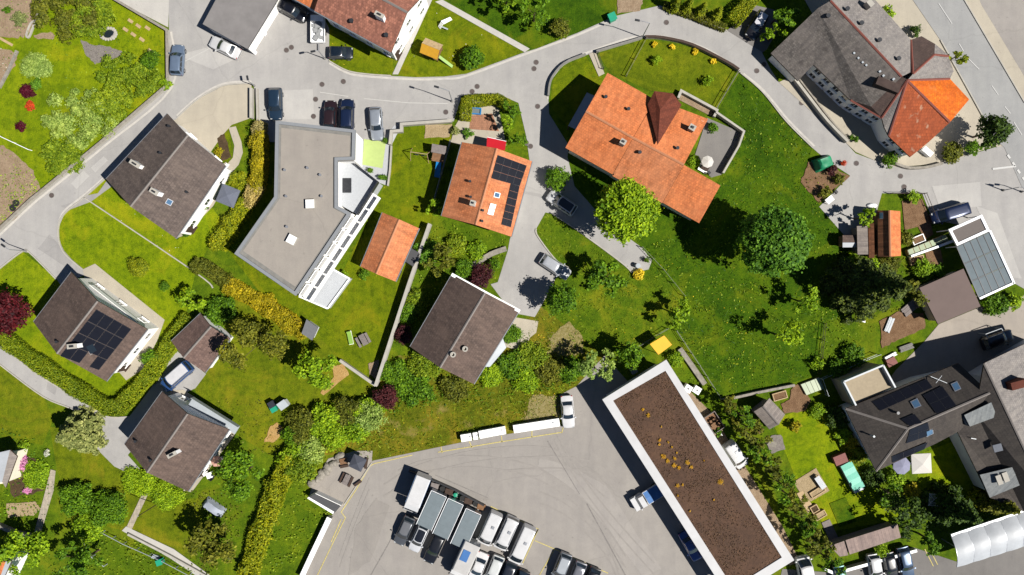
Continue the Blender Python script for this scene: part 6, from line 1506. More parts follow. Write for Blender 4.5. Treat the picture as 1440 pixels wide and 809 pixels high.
# ------------------------------------------------------------------ walls, fences
def wallmesh(name, label, path, w, h, mat, cat='wall', cap=None, group=None, sm=0):
    p = smooth_path(path, sm) if sm else path
    mb = strip_mb(p, w, 0, h, None, 0)
    if cap:
        a = np.array(mb.v); org = ((a[:, 0].min()+a[:, 0].max())/2, (a[:, 1].min()+a[:, 1].max())/2, 0)
        T = Thing(name, label, cat, tuple(map(float, org)), 0, group); T.part('wall_body', mb, MATS[mat]); T.part('coping', strip_mb(p, w+.1, h, h+.08), MATS[cap]); return T
    return solo(name, mb, MATS[mat], label, cat, group)
def fence(name, label, path, h, mat, step=2.2, rails=(.3, .9), cat='fence', w=.04, mesh=None, group=None):
    P = [W(x, y) for x, y in path]; c = P[len(P)//2]
    T = Thing(name, label, cat, (c.x, c.y, 0), 0, group)
    rl = MB()
    for a, b in zip(P, P[1:]):
        d = b-a; L = d.length; n = max(1, round(L/step)); rz = math.atan2(d.y, d.x)
        for k in rails: rl.box(((a.x+b.x)/2, (a.y+b.y)/2, h*k), (L, w, .07), rz)
        if mesh: rl.box(((a.x+b.x)/2, (a.y+b.y)/2, h*.5), (L, .03, h*.9), rz)
        for i in range(n):
            q = a.lerp(b, i/n); T.part('post', MB().box((q.x, q.y, h/2), (.09, .09, h), rz), MATS[mat])
    q = P[-1]; T.part('post', MB().box((q.x, q.y, h/2), (.09, .09, h)), MATS[mat]); T.part('rail', rl, MATS[mat]); return T
wallmesh('garden_wall', 'low stone garden wall along the road left of the grey car', [(0, 326), (47, 282), (62, 270), (145, 202), (239, 121), (238, 45), (162, 0)], .25, .7, 'concrete', cap='stone')
wallmesh('retaining_wall', 'long white retaining wall beside the orange garden house and dark roofed house', [(606, 316), (577, 400), (531, 541)], .35, 1.6, 'concrete', cap='concrete')
wallmesh('garden_wall', 'low white wall closing the lawn by the sawdust patch', [(480, 506), (530, 541)], .3, .9, 'concrete', cap='concrete')
wallmesh('garden_wall', 'white road wall between the parking bays and the apartment lawn', [(636, 172), (566, 177), (566, 186), (552, 187), (550, 205)], .3, 1.0, 'concrete', cap='concrete')
wallmesh('garden_wall', 'narrow white edge wall on the apartment lawn terrace side', [(551, 206), (549, 240), (546, 262)], .2, .5, 'concrete')
wallmesh('garden_wall', 'planted double wall beside the dark blue car', [(356, 126), (356, 168)], .3, .8, 'concrete', cap='concrete')
wallmesh('garden_wall', 'thin white wall next to the dark blue car', [(363, 126), (364, 172)], .25, .6, 'concrete')
wallmesh('garden_wall', 'curved road wall round the small lawn of the farmhouse', [(771, 136), (775, 113), (793, 91), (823, 78)], .18, .6, 'concrete', cap='concrete_dark', sm=4)
wallmesh('garden_wall', 'road wall in front of the farmhouse gate garden', [(838, 74), (902, 55)], .18, .6, 'concrete', cap='concrete_dark')
wallmesh('garden_wall', 'stone wall with dark top along the farmhouse fruit garden road edge', [(906, 54), (930, 55), (972, 65), (1020, 89), (1037, 100)], .25, .7, 'stone', cap='wood_dark', sm=3)
fence('fence', 'dark fence between the two olive lawns of the farmhouse', [(908, 56), (893, 84), (880, 108)], 1.0, 'wood_grey')
fence('fence', 'fence on the right side of the farmhouse fruit garden', [(1037, 102), (1020, 130), (1006, 154)], 1.1, 'wood_grey')
fence('railing', 'black garden railing beside the farmhouse gate path', [(840, 76), (848, 98)], 1.0, 'dark_metal')
wallmesh('garden_wall', 'white topped wall on the right of the farmhouse paved terrace', [(1004, 160), (1043, 187), (1036, 207), (1014, 245)], .18, 1.0, 'concrete', cap='concrete')
wallmesh('garden_wall', 'white frame wall of the beige bed at the farmhouse rear', [(952, 140), (956, 130), (1006, 157), (1002, 166)], .25, .8, 'concrete', cap='concrete')
fence('fence', 'thin pale fence from the track end into the meadow', [(902, 348), (932, 380), (961, 416)], 1.1, 'pale_wire', rails=(.9,))
fence('fence', 'thin pale fence down the meadow side toward the loaded trailer', [(950, 465), (982, 513), (1013, 561)], 1.1, 'pale_wire', rails=(.5, .9))
fence('fence', 'pale rail fence above the orange canopy', [(895, 488), (938, 462)], 1.1, 'pale_wire', rails=(.3, .9))
wallmesh('stone_wall', 'stone wall along the lower edge of the meadow', [(1016, 562), (1060, 552), (1115, 541)], .35, .7, 'stone')
wallmesh('stone_wall', 'rough stone edging beside the warehouse and meadow fence', [(955, 490), (972, 514), (990, 540)], .7, .5, 'stone')
fence('fence', 'fence between meadow and the strip lawn near the spruce', [(1158, 455), (1150, 525)], 1.0, 'wood_dark')
fence('fence', 'board fence along the left of the orange solar house', [(634, 200), (622, 245), (611, 284)], 1.5, 'grey_metal', mesh=True, rails=(.98,))
fence('fence', 'dark fence beside the vegetable bed facing the plaza', [(1250, 273), (1297, 273), (1312, 310)], 1.2, 'wood_dark', rails=(.4, .9))
wallmesh('retaining_wall', 'double retaining wall along the road in front of the inn', [(1114, 113), (1134, 139), (1160, 172), (1188, 201)], .25, .9, 'concrete', cap='concrete', sm=3)
wallmesh('garden_wall', 'inner planted wall behind the inn retaining wall', [(1122, 113), (1142, 139), (1166, 170), (1192, 199)], .2, .6, 'stone', sm=3)
wallmesh('garden_wall', 'curved stone wall round the inn foot by the plaza', [(1256, 231), (1275, 237), (1300, 236), (1322, 231)], .35, .7, 'stone', sm=3)
wallmesh('garden_wall', 'white kerb wall behind the row of parked cars at the bottom', [(1156, 797), (1170, 803), (1284, 771)], .3, .9, 'concrete', cap='white_paint')
fence('fence', 'pale rail fence round the villa balcony corner', [(1160, 555), (1152, 532), (1200, 511), (1232, 498)], 1.3, 'pale_metal', rails=(.3, .9))
wallmesh('retaining_wall', 'white metal topped wall beside the lower car park lawn', [(466, 725), (447, 765), (426, 810)], .6, 1.0, 'concrete', cap='white_metal')
wallmesh('garden_wall', 'hedge foot wall along the path below apartment block', [(330, 395), (385, 425), (432, 460)], .2, .5, 'wood_dark')
wallmesh('garden_wall', 'concrete path wall on the lower left lawn edge', [(182, 750), (240, 780), (292, 809)], .3, .5, 'concrete')
fence('railing', 'white handrail down the lower left garden', [(148, 746), (178, 762), (232, 786), (270, 806)], 1.0, 'pale_metal', rails=(.95,), w=.06)
fence('railing', 'bent white pipe rail on the lower left lawn', [(131, 741), (121, 755), (134, 780), (151, 793)], 1.0, 'pale_metal', rails=(.95,), w=.09, step=3)
wallmesh('garden_wall', 'curved dry stone steps wall below the solar house', [(712, 350), (690, 358), (668, 372), (642, 386)], .7, .6, 'stone', sm=3)
wallmesh('garden_wall', 'dark shaded garden wall by the lower left cottage bed', [(0, 737), (25, 748), (44, 752)], .5, .7, 'stone')
fence('fence', 'low pale fence across the upper left garden', [(0, 191), (45, 212)], .8, 'white_metal', rails=(.9,), w=.08)
wallmesh('bed_edging', 'curved white bed edging in the upper left garden', [(56, 15), (49, 34), (42, 52), (38, 50), (44, 34), (50, 30)], .25, .2, 'concrete', 'edging', sm=3)
wallmesh('bed_edging', 'pale stone edging by the white stones at the left edge', [(25, 72), (14, 98), (0, 124)], .4, .25, 'stone', 'edging')
for i, pth in enumerate((((0, 42), (20, 52)), ((0, 20), (18, 27)), ((0, 54), (18, 64)))):
    wallmesh('plank_path', ('middle', 'upper', 'lower')[i] + ' pale plank path across the upper left vegetable bed', list(pth), .35, .08, 'wood_pale', 'path')

# ------------------------------------------------------------------ vehicles
DB = (24, 38, 62); BK = (20, 20, 26); SV = (168, 176, 188); WH = (244, 244, 244)
car('silver blue estate car parked against the garden wall', 'estate', 249, 84, (.06, -1), (140, 160, 186), Ls=.94)
car('white sedan parked along the front of the flat grey garage', 'sedan', 316, 66.5, (-165, -80), WH)
car('black car in shade beside the orange annex roof', 'suv', 411, 14, (150, 82), (22, 24, 34))
car('small dark car parked on the grass below the reddish house', 'hatch', 479, 74, (1, .02), (26, 38, 52), Ls=.84)
car('dark blue car parked alone left of the flat roof corner', 'suv', 387, 146, (.02, 1), (48, 72, 96))
car('dark maroon car parked left of the navy car', 'hatch', 464, 161, (0.03, -1), (64, 46, 50))
car('navy blue car between the maroon and silver cars', 'suv', 488, 161, (0.02, -1), (36, 52, 88))
car('silver estate car beside the lime terrace', 'estate', 529, 174, (.07, 1), (188, 196, 206))
car('white car with black roof waiting on the lane', 'suv', 790, 285, (-130, -88), (240, 240, 240), (14, 15, 18))
car('silver car parked on the lane near the grass island', 'estate', 781, 375.5, (140, 92), (196, 200, 206))
car('black car with white roof on the driveway by the inn', 'suv', 1065, 35, (-60, 100), BK, (240, 240, 244), Ls=.92)
car('large dark blue van parked beside the glass carport', 'mpv', 1337, 300, (-200, 62), (34, 48, 84), Ls=1.12)
car('blue van with white roof parked on the pale lane by the garage', 'mpv', 247, 530, (-140, 122), (66, 110, 176), (238, 238, 240), Ls=1.08, bars=True)
car('white sedan parked alone at the top corner of the car park', 'sedan', 798.5, 579.5, (.08, 1), WH)
pk = 'cars and vans parked in the big car park'
car('dark silver car at the left end of the parked cars below the grey trailers', 'hatch', 568.5, 747, (-70, 155), (112, 116, 122), (150, 152, 156), group=pk, Ls=1.05)
car('white car with black roof second from left below the grey trailers', 'hatch', 589, 757, (-70, 155), (236, 238, 242), (30, 34, 44), group=pk, Ls=1.02)
car('black estate car below the middle grey trailer', 'estate', 611, 771, (-70, 155), (34, 36, 42), group=pk)
car('white panel van nearest the grey trailers', 'van', 689, 744, (-70, 155), WH, cargo='panel', group=pk, name='parked_van', cat='van')
car('white van with roof marks between two plain white vans', 'van', 712, 751, (-70, 155), WH, group=pk, name='parked_van', cat='van', bars=True)
car('largest white van at the yellow line end', 'van', 734, 767, (-70, 155), WH, cargo='panel', Ls=1.16, group=pk, name='parked_van', cat='van')
car('white car with dark windows right of the white box truck', 'sedan', 672, 799, (-60, 150), WH, group=pk)
car('white car right of another white car near the bottom edge', 'estate', 694, 804, (-60, 150), (238, 242, 240), group=pk)
car('dark car cut by the bottom edge right of the white cars', 'suv', 712, 812, (-60, 150), (40, 46, 58), group=pk)
car('black car mostly below the bottom edge', 'hatch', 731, 822, (-60, 150), (26, 26, 30), group=pk)
car('grey black car at the left of the bottom yellow bays', 'suv', 789, 800, (-60, 150), (150, 156, 164), (196, 202, 208), group=pk)
car('silver car in the middle of the bottom yellow bays', 'hatch', 811, 810, (-60, 150), (150, 152, 160), group=pk)
car('dark car at the right of the bottom yellow bays', 'hatch', 831, 818, (-60, 150), (30, 32, 38), group=pk)
car('blue car parked in the shadow under the warehouse edge', 'sedan', 972, 768, (72, 128), (60, 96, 170), group=pk)
car('white van behind the warehouse next to the dark trees', 'mpv', 1035, 640, (88, 130), WH, cargo='panel', Ls=.88, name='parked_van', cat='van')
car('white van at the bottom right corner of the warehouse', 'van', 1134, 808, (-20, -100), WH, cargo='panel', name='parked_van', cat='van')
rw_ = 'cars in the row at the lower right'
car('white car in the lower right row', 'hatch', 1231, 799, (18, 100), WH, group=rw_)
car('black car between the white and blue grey cars in lower right row', 'hatch', 1252, 797, (20, 100), (26, 28, 36), group=rw_)
car('blue grey car at the right end of the lower right row', 'estate', 1274, 792, (24, 100), (90, 112, 140), group=rw_)
car('teal car cut by the bottom edge at the left of the lower right row', 'hatch', 1183, 816, (20, 100), (60, 120, 120), group=rw_)
car('dark car parked in the deep shade of the yard near right edge', 'suv', 1404, 478, (110, -38), (30, 32, 38), group='cars in the yard')
plain('blue_tarp', C(70, 130, 200), .6, .12, 1.5, bump=.4)
pickup('white pickup truck with a blue covered bed leaving the warehouse', 911, 699, (-105, 62), WH, 'blue_tarp')
plain('load_grey', C(176, 178, 178), .8, .25, 2.5)
boxtruck('white and blue camper box truck left of the grey trailers', 586, 696, (-75, 190), 5.6, 2.1, 2.9, WH, (236, 238, 240), side='blue_tarp')
boxtruck('white box truck with a blue roof hatch below the right grey trailer', 653, 789, (-70, 155), 5.8, 2.3, 3.0, (226, 224, 220), WH, tarp='blue_tarp')
plain('trailer_grey', C(176, 190, 194), .6, .05, 1.2)
for i, (x, y, L) in enumerate(((607.5, 716, 4.9), (630.5, 728, 5.1), (655.5, 742, 5.1))):
    T = boxtruck(('left', 'middle', 'right')[i] + ' one of three flat grey box trailers side by side in the car park', x, y, (-70, 155), L, 2.2, 2.5, (176, 190, 194), WH, name='box_trailer', cat='trailer', cab=False, k=.9)
    T.part('frame', MB().box((0, -1.13, 2.4), (L+.2, .06, .16)).box((0, 1.13, 2.4), (L+.2, .06, .16)).box((-L/2-.1, 0, 2.4), (.06, 2.2, .16)), MATS['white_metal'])
# white trailer with grey load at the top
c = W(447.5, 42, .8); T = Thing('flat_trailer', 'white flat trailer with a grey load below the reddish house eave', 'trailer', (c.x, c.y, 0), 0, None, local=True)
T.part('bed', MB().box((0, 0, .75), (1.9, 3.7, .12)), MATS['white_metal'])
sb = MB()
for s in (-1, 1): sb.box((s*.94, 0, 1.0), (.07, 3.7, .4)); sb.box((0, s*1.84, 1.0), (1.8, .07, .4))
T.part('side_board', sb, MATS['white_paint']); T.part('bonnet', MB().box((0, 1.45, 1.15), (1.75, .8, .5)), MATS['white_paint'])
ld = MB(); q_ = random.Random(3)
for k in range(9): ld.box((q_.uniform(-.5, .4), q_.uniform(-1.3, .8), .95 + q_.uniform(0, .2)), (q_.uniform(.3, .8), q_.uniform(.3, .9), .3), q_.uniform(0, 3))
T.part('load', ld, MATS['load_grey'])
for s in (-1, 1): T.part('wheel', MB().tube([(s*.75, -.3, .32), (s*.95, -.3, .32)], .32, 12), MATS['tyre'])
T.part('drawbar', MB().box((0, -2.3, .5), (.1, .9, .1)), MATS['grey_metal'])
# loaded trailer behind the warehouse
c = W(1004, 594, .8); T = Thing('cargo_trailer', 'dark framed trailer with a brown load behind the warehouse', 'trailer', (c.x, c.y, 0), R(-57), None, local=True)
T.part('bed', MB().box((0, 0, .6), (2.6, 1.7, .12)), MATS['wood'])
sb = MB()
for s in (-1, 1): sb.box((0, s*.86, .85), (2.7, .08, .45)); sb.box((s*1.3, 0, .85), (.08, 1.64, .45))
T.part('side_board', sb, MATS['wood_grey']); ld = MB()
for k in range(7): ld.box((q_.uniform(-.9, .8), q_.uniform(-.4, .4), .8 + q_.uniform(0, .2)), (q_.uniform(.3, .7), q_.uniform(.3, .6), .3), q_.uniform(0, 3))
T.part('load', ld, MATS['wood'])
for s in (-1, 1): T.part('wheel', MB().tube([(0, s*.9, .32), (0, s*1.06, .32)], .32, 12), MATS['tyre'])
T.part('drawbar', MB().box((1.8, 0, .5), (1.0, .1, .1)), MATS['grey_metal'])
# tarpaulin covered machine
def soft_box(T, name, L, Wd, H, mat, rz=0, seed=1, folds=.12):
    q = random.Random(seed); mb = MB(); nx_, ny_ = 9, 7; g = []
    for i in range(nx_):
        r_ = []
        for j in range(ny_):
            u, v = i/(nx_-1)*2-1, j/(ny_-1)*2-1; e = max(abs(u), abs(v))
            z = H*(1 - max(0, e-.62)**1.5*4.2*.9) + q.uniform(-folds, folds)*(e < .95); z = max(.04, z) if e < .99 else .03
            r_.append((u*L/2, v*Wd/2, z))
        g.append(r_)
    for i in range(nx_-1):
        for j in range(ny_-1): mb.face([g[i][j], g[i+1][j], g[i+1][j+1], g[i][j+1]], 0, None, True)
    return T.part(name, mb, MATS[mat])
def covered(name, label, cat, px, py, L, Wd, H, rz, mat, seed=1, folds=.12):
    c = W(px, py, H*.7); T = Thing(name, label, cat, (c.x, c.y, 0), R(rz), None, local=True); soft_box(T, 'tarpaulin', L, Wd, H, mat, 0, seed, folds); return T
plain('tarp_green', C(30, 160, 110), .5, .2, 1.2, bump=.5); plain('tarp_grey', C(190, 198, 212), .6, .15, 1.2, bump=.4); plain('tarp_turq', C(70, 205, 170), .45, .10, 1.0, bump=.4); plain('tarp_orange', C(255, 182, 10, .68), .6, .05, 1.0); plain('tarp_red', C(226, 20, 40), .6, .06, 1.0)
covered('covered_machine', 'machine under a green tarpaulin beside the road and soil bed', 'covered machine', 1160, 229, 2.5, 1.9, 1.5, 20, 'tarp_green', 3, .1)
T = covered('covered_boat', 'small boat under a pale grey cover beside the brown chalet', 'boat', 299, 715, 3.2, 1.5, 1.0, -35, 'tarp_grey', 5, .06)

# ------------------------------------------------------------------ street furniture
def lamp(label, px, py, d, h=5.5, arm=1.5):
    c = W(px, py); T = Thing('street_lamp', label, 'street lamp', (c.x, c.y, 0), math.atan2(-d[1], d[0]), 'street lamps', local=True)
    T.part('pole', MB().tube([(0, 0, 0), (0, 0, h)], .08, 8, 0, .05), MATS['grey_metal']); T.part('arm', MB().tube([(0, 0, h-.05), (arm*.5, 0, h+.12), (arm, 0, h+.1)], .045, 6), MATS['grey_metal'])
    hd = T.part('lamp_head', MB().box((arm+.2, 0, h+.1), (.65, .26, .12)), MATS['dark_metal']); T.part('lens', MB().box((arm+.22, 0, h+.03), (.45, .18, .03)), MATS['lamp_glass'], hd); T.part('base', MB().lathe((0, 0, 0), [(.16, 0), (.16, .3), (.09, .35)], 10), MATS['concrete_dark']); return T
lamp('street lamp by the hedge corner over the parking bays', 636, 143, (-1, -.3)); lamp('street lamp on the road wall above the farmhouse garden', 903, 53, (-1, -.2)); lamp('street lamp by the planted wall near the dark blue car', 358, 121, (-.2, -1), 2.4, .2)
lamp('street lamp at the lane junction on the left lawn tip', 38, 353, (-.8, -.6), 3.6, .7); lamp('street lamp on the right plaza by the road mouth', 1410, 268, (1, .2), 3.4, .7); lamp('street lamp at the right frame edge of the plaza', 1436, 270, (-1, -.1), 3.4, .7)
lamp('street lamp at the grass tip beside the flat trailer', 457, 83, (-1, .2), 3.5, .5)
c = W(221.5, 709); T = Thing('clothes_pole', 'single thin brown pole on the lower left lawn', 'pole', (c.x, c.y, 0), 0, None, local=True); T.part('pole', MB().tube([(0, 0, 0), (0, 0, 5.2)], .07, 8, 0, .05), MATS['wood_dark']); T.part('base', MB().box((0, 0, .08), (.3, .3, .16)), MATS['concrete'])
T.part('cap', MB().lathe((0, 0, 5.2), [(.07, 0), (.07, .08), (.02, .12)], 8), MATS['grey_metal'])
# manhole covers
mh = [(453, 119, 'beside the parked maroon car, upper left'), (483, 115, 'above the navy parked car'), (444, 140, 'left of the parked maroon car'), (441, 164, 'by the flat roof corner and maroon car'), (403, 71, 'larger, in the apron near the flat garage'), (410, 67, 'smaller, in the apron near the flat garage'), (671, 122, 'right one of the pair above the hedge lamp'), (664, 129, 'left one of the pair above the hedge lamp'), (754, 88, 'upper one of the pair at the lane mouth'), (751, 97, 'lower one of the pair at the lane mouth'), (627, 158, 'by the patio hedge in the parking bay'), (740, 201, 'on the lane beside the patio trees'), (937, 32, 'in the top road bend above the fruit garden'), (1064, 100, 'left one of the pair in front of the inn'), (1074, 91, 'right one of the pair in front of the inn'), (1127, 145, 'on the road beside the inn retaining wall'), (1204, 230, 'on the plaza near the green tarpaulin'), (1266, 248, 'on the plaza below the inn foot wall'), (1271, 263, 'on the plaza above the vegetable bed'), (73, 275, 'at the left garden gate on the road'), (756, 150, 'on the lane beside the curved wall'), (746, 206, 'on the lane beside the solar house corner')]
for x, y, lb in mh:
    c = W(x, y); solo('manhole_cover', MB().lathe((c.x, c.y, .05), [(.38, 0), (.38, .036), (.33, .036), (.33, .031), (.0, .033)], 16, ms=[0, 0, 1, 1, 1]), [MATS['concrete_dark'], plain('iron_rust', C(104, 92, 88), .8, .3, 6)], 'round iron manhole cover ' + lb, 'manhole cover', 'manhole covers', (c.x, c.y, .05))

# ------------------------------------------------------------------ parasols, tables, benches
def parasol(label, px, py, r, h, mat, sides=4, rz=0.0, tilt=None):
    c = W(px, py, h); T = Thing('parasol', label, 'parasol', (c.x, c.y, 0), rz, 'garden parasols', local=True); n = sides; mb = MB(); o = math.pi/4 if n == 4 else 0
    R_ = [(r*(1.414 if n == 4 else 1)*math.cos(2*math.pi*k/n + o), r*(1.414 if n == 4 else 1)*math.sin(2*math.pi*k/n + o), h-.35) for k in range(n)]
    for k in range(n):
        a, b = R_[k], R_[(k+1) % n]; t = (0, 0, h); mb.face([a, b, t]); mb.face([(a[0], a[1], a[2]-.15), (b[0], b[1], b[2]-.15), b, a])
    T.part('canopy', mb, MATS[mat]); T.part('pole', MB().tube([(0, 0, .1), (0, 0, h-.02)], .035, 8), MATS['grey_metal']); T.part('base', MB().lathe((0, 0, 0), [(.35, 0), (.35, .08), (.06, .14)], 12), MATS['concrete_dark'])
    rb = MB()
    for p in R_: rb.tube([(0, 0, h-.06), (p[0]*.97, p[1]*.97, p[2]-.03)], .015, 4)
    T.part('rib', rb, MATS['grey_metal']); return T
plain('fabric_grey', C(118, 124, 140), .8, .06); plain('fabric_dark', C(82, 86, 98), .8, .06); plain('fabric_white', C(238, 234, 226), .8, .04); plain('fabric_lilac', C(158, 160, 186), .8, .05); plain('fabric_pink', C(232, 178, 160), .8, .05)
parasol('square grey parasol beside the left chalet path', 319, 275, 1.3, 2.5, 'fabric_grey', 4, R(-22)); parasol('square dark parasol on the gravel terrace by the car park', 502, 652, .95, 2.4, 'fabric_dark', 4, R(-25))
parasol('white round parasol on the farmhouse paved terrace', 996, 227, .85, 2.3, 'fabric_white', 8); parasol('big square white parasol on the villa lawn', 1298, 653, 1.35, 2.6, 'fabric_white', 4, R(3)); parasol('lilac grey round parasol left of the white parasol', 1270, 656, 1.25, 2.5, 'fabric_lilac', 8, .3)
parasol('small pink parasol at the brown chalet terrace', 303, 650, .8, 2.2, 'fabric_pink', 6)
T = Thing('awning', 'red fabric awning on the solar house gable', 'awning', tuple(W(698, 203)), 0)
mb = MB(); mb.slab([W(685, 193, 2.6), W(712, 199, 2.6), W(710, 212, 3.0), W(684, 207, 3.0)], .04); T.part('canopy', mb, MATS['tarp_red']); T.part('front_bar', MB().tube([W(685, 193, 2.57), W(712, 199, 2.57)], .05, 6), MATS['white_metal'])
for x, y in ((686, 194), (711, 199)): p = W(x, y, 2.5); T.part('post', MB().box((p.x, p.y, 1.25), (.06, .06, 2.5)), MATS['grey_metal'])
T = Thing('canopy_tent', 'orange yellow square canopy at the warehouse north corner', 'canopy', tuple(W(930, 486)), 0)
q = [W(x, y, 2.4) for x, y in ((914, 484), (934, 472), (945, 485), (926, 499))]; T.part('canopy', MB().slab(q, .10), MATS['tarp_orange'])
for p in q: p = p.lerp(sum(q, Vector())/4, .06); T.part('post', MB().box((p.x, p.y, 1.15), (.07, .07, 2.3)), MATS['grey_metal'])
def table(label, px, py, L, Wd, rz, mat='wood', h=.74, group=None, name='garden_table'):
    c = W(px, py, h); T = Thing(name, label, 'table', (c.x, c.y, 0), R(rz), group, local=True); t = MB(); n = max(3, int(Wd/.16))
    for k in range(n): t.box((0, -Wd/2 + Wd*(k+.5)/n, h-.02), (L, Wd/n-.015, .04))
    T.part('table_top', t, MATS[mat])
    for sx in (-1, 1):
        for sy in (-1, 1): T.part('leg', MB().box((sx*(L/2-.1), sy*(Wd/2-.08), (h-.04)/2), (.07, .07, h-.04)), MATS[mat])
    return T
def bench(label, px, py, L, rz, mat='wood_dark', back=False, group='garden benches'):
    c = W(px, py, .45); T = Thing('bench', label, 'bench', (c.x, c.y, 0), R(rz), group, local=True)
    T.part('seat', MB().box((0, 0, .43), (L, .36, .05)), MATS[mat])
    for s in (-1, 1): T.part('leg', MB().box((s*(L/2-.12), 0, .2), (.07, .34, .4)), MATS[mat])
    if back: T.part('backrest', MB().box((0, .2, .72), (L, .05, .4)), MATS[mat])
    return T
def chair(label, px, py, rz, mat='white_paint', group='garden chairs'):
    c = W(px, py, .5); T = Thing('garden_chair', label, 'chair', (c.x, c.y, 0), R(rz), group, local=True)
    T.part('seat', MB().box((0, 0, .43), (.48, .46, .05)), MATS[mat]); T.part('backrest', MB().box((-.24, 0, .7), (.05, .46, .55), 0, 0, None, -.15), MATS[mat])
    for sx in (-1, 1):
        for sy in (-1, 1): T.part('leg', MB().box((sx*.2, sy*.19, .2), (.05, .05, .41)), MATS[mat])
    return T
table('dark slatted table in the middle of the gravel terrace', 487, 675, 1.5, .8, 65, 'wood_grey'); bench('dark bench left of the terrace table', 481, 672, 1.5, 65); bench('dark bench right of the terrace table', 493, 678, 1.5, 65)
table('brown table left of the dark square parasol', 483, 649, 1.1, .8, 12, 'wood'); bench('dark bench under the dark parasol left side', 484, 656, 1.2, 12); bench('dark bench right of the dark square parasol', 515, 652, 1.5, 80)
bench('dark bench at the terrace car park edge', 503, 680, 1.2, 35)
table('grey picnic table on the apartment lawn', 511, 478, 1.6, .8, -62, 'wood_grey'); bench('grey bench left of the lawn picnic table', 504, 482, 1.5, -62, 'wood_grey'); bench('grey bench right of the lawn picnic table', 517, 475, 1.5, -62, 'wood_grey')
plain('plastic_lime', C(160, 205, 90), .5, .06); plain('plastic_blue', C(40, 150, 225), .4, .06); plain('plastic_teal', C(40, 180, 140), .45, .08); plain('plastic_yellow', C(240, 180, 50), .5, .1)
c = W(493, 475); T = Thing('sun_lounger', 'pale green sun lounger on the apartment lawn beside the picnic table', 'sun lounger', (c.x, c.y, 0), R(-78), None, local=True); T.part('frame', MB().box((0, 0, .25), (1.9, .65, .06)), MATS['white_paint']); T.part('cushion', MB().box((.2, 0, .32), (1.4, .6, .08)).box((-.7, 0, .42), (.5, .6, .08), 0, 0, None, .5), MATS['plastic_lime'])
for sx in (-1, 1): T.part('leg', MB().box((sx*.8, .25, .11), (.06, .06, .22)).box((sx*.8, -.25, .11), (.06, .06, .22)), MATS['white_paint'])
# playhouse with slide
c = W(607, 70, 1.5); T = Thing('playhouse', 'wooden playhouse with yellow and beige roof and lime slide on the upper lawn', 'playhouse', (c.x, c.y, 0), R(-22), None, local=True)
rf = MB(); rf.slab([(-1.3, -1.1, 1.9), (1.3, -1.1, 1.9), (1.3, 0, 2.7), (-1.3, 0, 2.7)], .08); T.part('roof', rf, MATS['plastic_yellow']); rf = MB(); rf.slab([(-1.3, 1.1, 1.9), (1.3, 1.1, 1.9), (1.3, .02, 2.7), (-1.3, .02, 2.7)], .08); T.part('roof', rf, MATS['wood_pale'])
T.part('wall', MB().box((0, 0, 1.4), (2.2, 1.7, .9)), MATS['wood']); T.part('platform', MB().box((0, 0, .9), (2.4, 1.9, .08)), MATS['wood'])
for sx in (-1, 1):
    for sy in (-1, 1): T.part('post', MB().box((sx*1.1, sy*.85, .45), (.1, .1, .9)), MATS['wood'])
sl_ = MB(); sl_.slab([(1.2, -.55, .95), (1.2, -.15, .95), (3.3, -.55, .15), (3.3, -.95, .15)], .06); T.part('slide', sl_, MATS['plastic_lime']); T.part('ladder', MB().box((-1.45, 0, .5), (.1, .8, 1.0), 0, 0, None, .3), MATS['wood'])
c = W(624, 33, .4); T = Thing('garden_slide', 'white forked plastic slide on the upper playhouse lawn', 'slide', (c.x, c.y, 0), R(38), None, local=True); T.part('chute', MB().slab([(-.2, -.3, 1.0), (-.2, .3, 1.0), (1.3, .25, .15), (1.3, -.25, .15)], .06), MATS['white_paint']); T.part('ladder', MB().box((-.55, 0, .5), (.9, .5, .06), 0, 0, None, -.9), MATS['white_paint']); T.part('support', MB().box((-.35, -.5, .4), (.2, 1.2, .08), .5), MATS['pale_metal'])
# swing frame and sandpit beside the solar house
c = W(590, 219); T = Thing('swing_set', 'light metal swing frame on the apartment lawn', 'swing', (c.x, c.y, 0), R(-8), None, local=True)
T.part('top_bar', MB().tube([(-1.0, 0, 2.0), (1.3, 0, 2.0)], .05), MATS['wood_pale'])
for x in (-1.0, 1.3):
    for s in (-1, 1): T.part('leg', MB().tube([(x, 0, 2.0), (x+.15*(1 if x > 0 else -1), s*.9, 0)], .045), MATS['wood_pale'])
for x in (-.3, .6):
    T.part('swing_seat', MB().box((x, 0, .5), (.45, .18, .04)), MATS['black']); T.part('rope', MB().tube([(x-.2, 0, .5), (x-.2, 0, 2)], .012, 4).tube([(x+.2, 0, .5), (x+.2, 0, 2)], .012, 4), MATS['grey_metal'])
c = W(617, 216, 1.2); T = Thing('play_tower', 'grey topped play tower joined to the swing frame', 'play tower', (c.x, c.y, 0), R(-10), None, local=True); T.part('platform', MB().box((0, -.2, 1.1), (1.7, 1.9, .08)), MATS['wood']); T.part('roof', MB().slab([(-1, -.1, 1.8), (1, -.1, 1.8), (1, 1.0, 2.2), (-1, 1.0, 2.2)], .06), MATS['wood_grey'])
for sx in (-1, 1):
    for sy in (-1, .8): T.part('post', MB().box((sx*.8, sy, .95), (.09, .09, 1.8)), MATS['wood'])
c = W(616, 238, .6); T = Thing('water_slide', 'bright blue plastic slide beside the grey play tower', 'slide', (c.x, c.y, 0), R(80), None, local=True); T.part('chute', MB().slab([(.9, -.3, 1.1), (.9, .3, 1.1), (-1.1, .32, .15), (-1.1, -.32, .15)], .08), MATS['plastic_blue']); T.part('side_rim', MB().tube([(.9, -.33, 1.15), (-1.1, -.35, .2)], .05).tube([(.9, .33, 1.15), (-1.1, .35, .2)], .05), MATS['plastic_blue'])
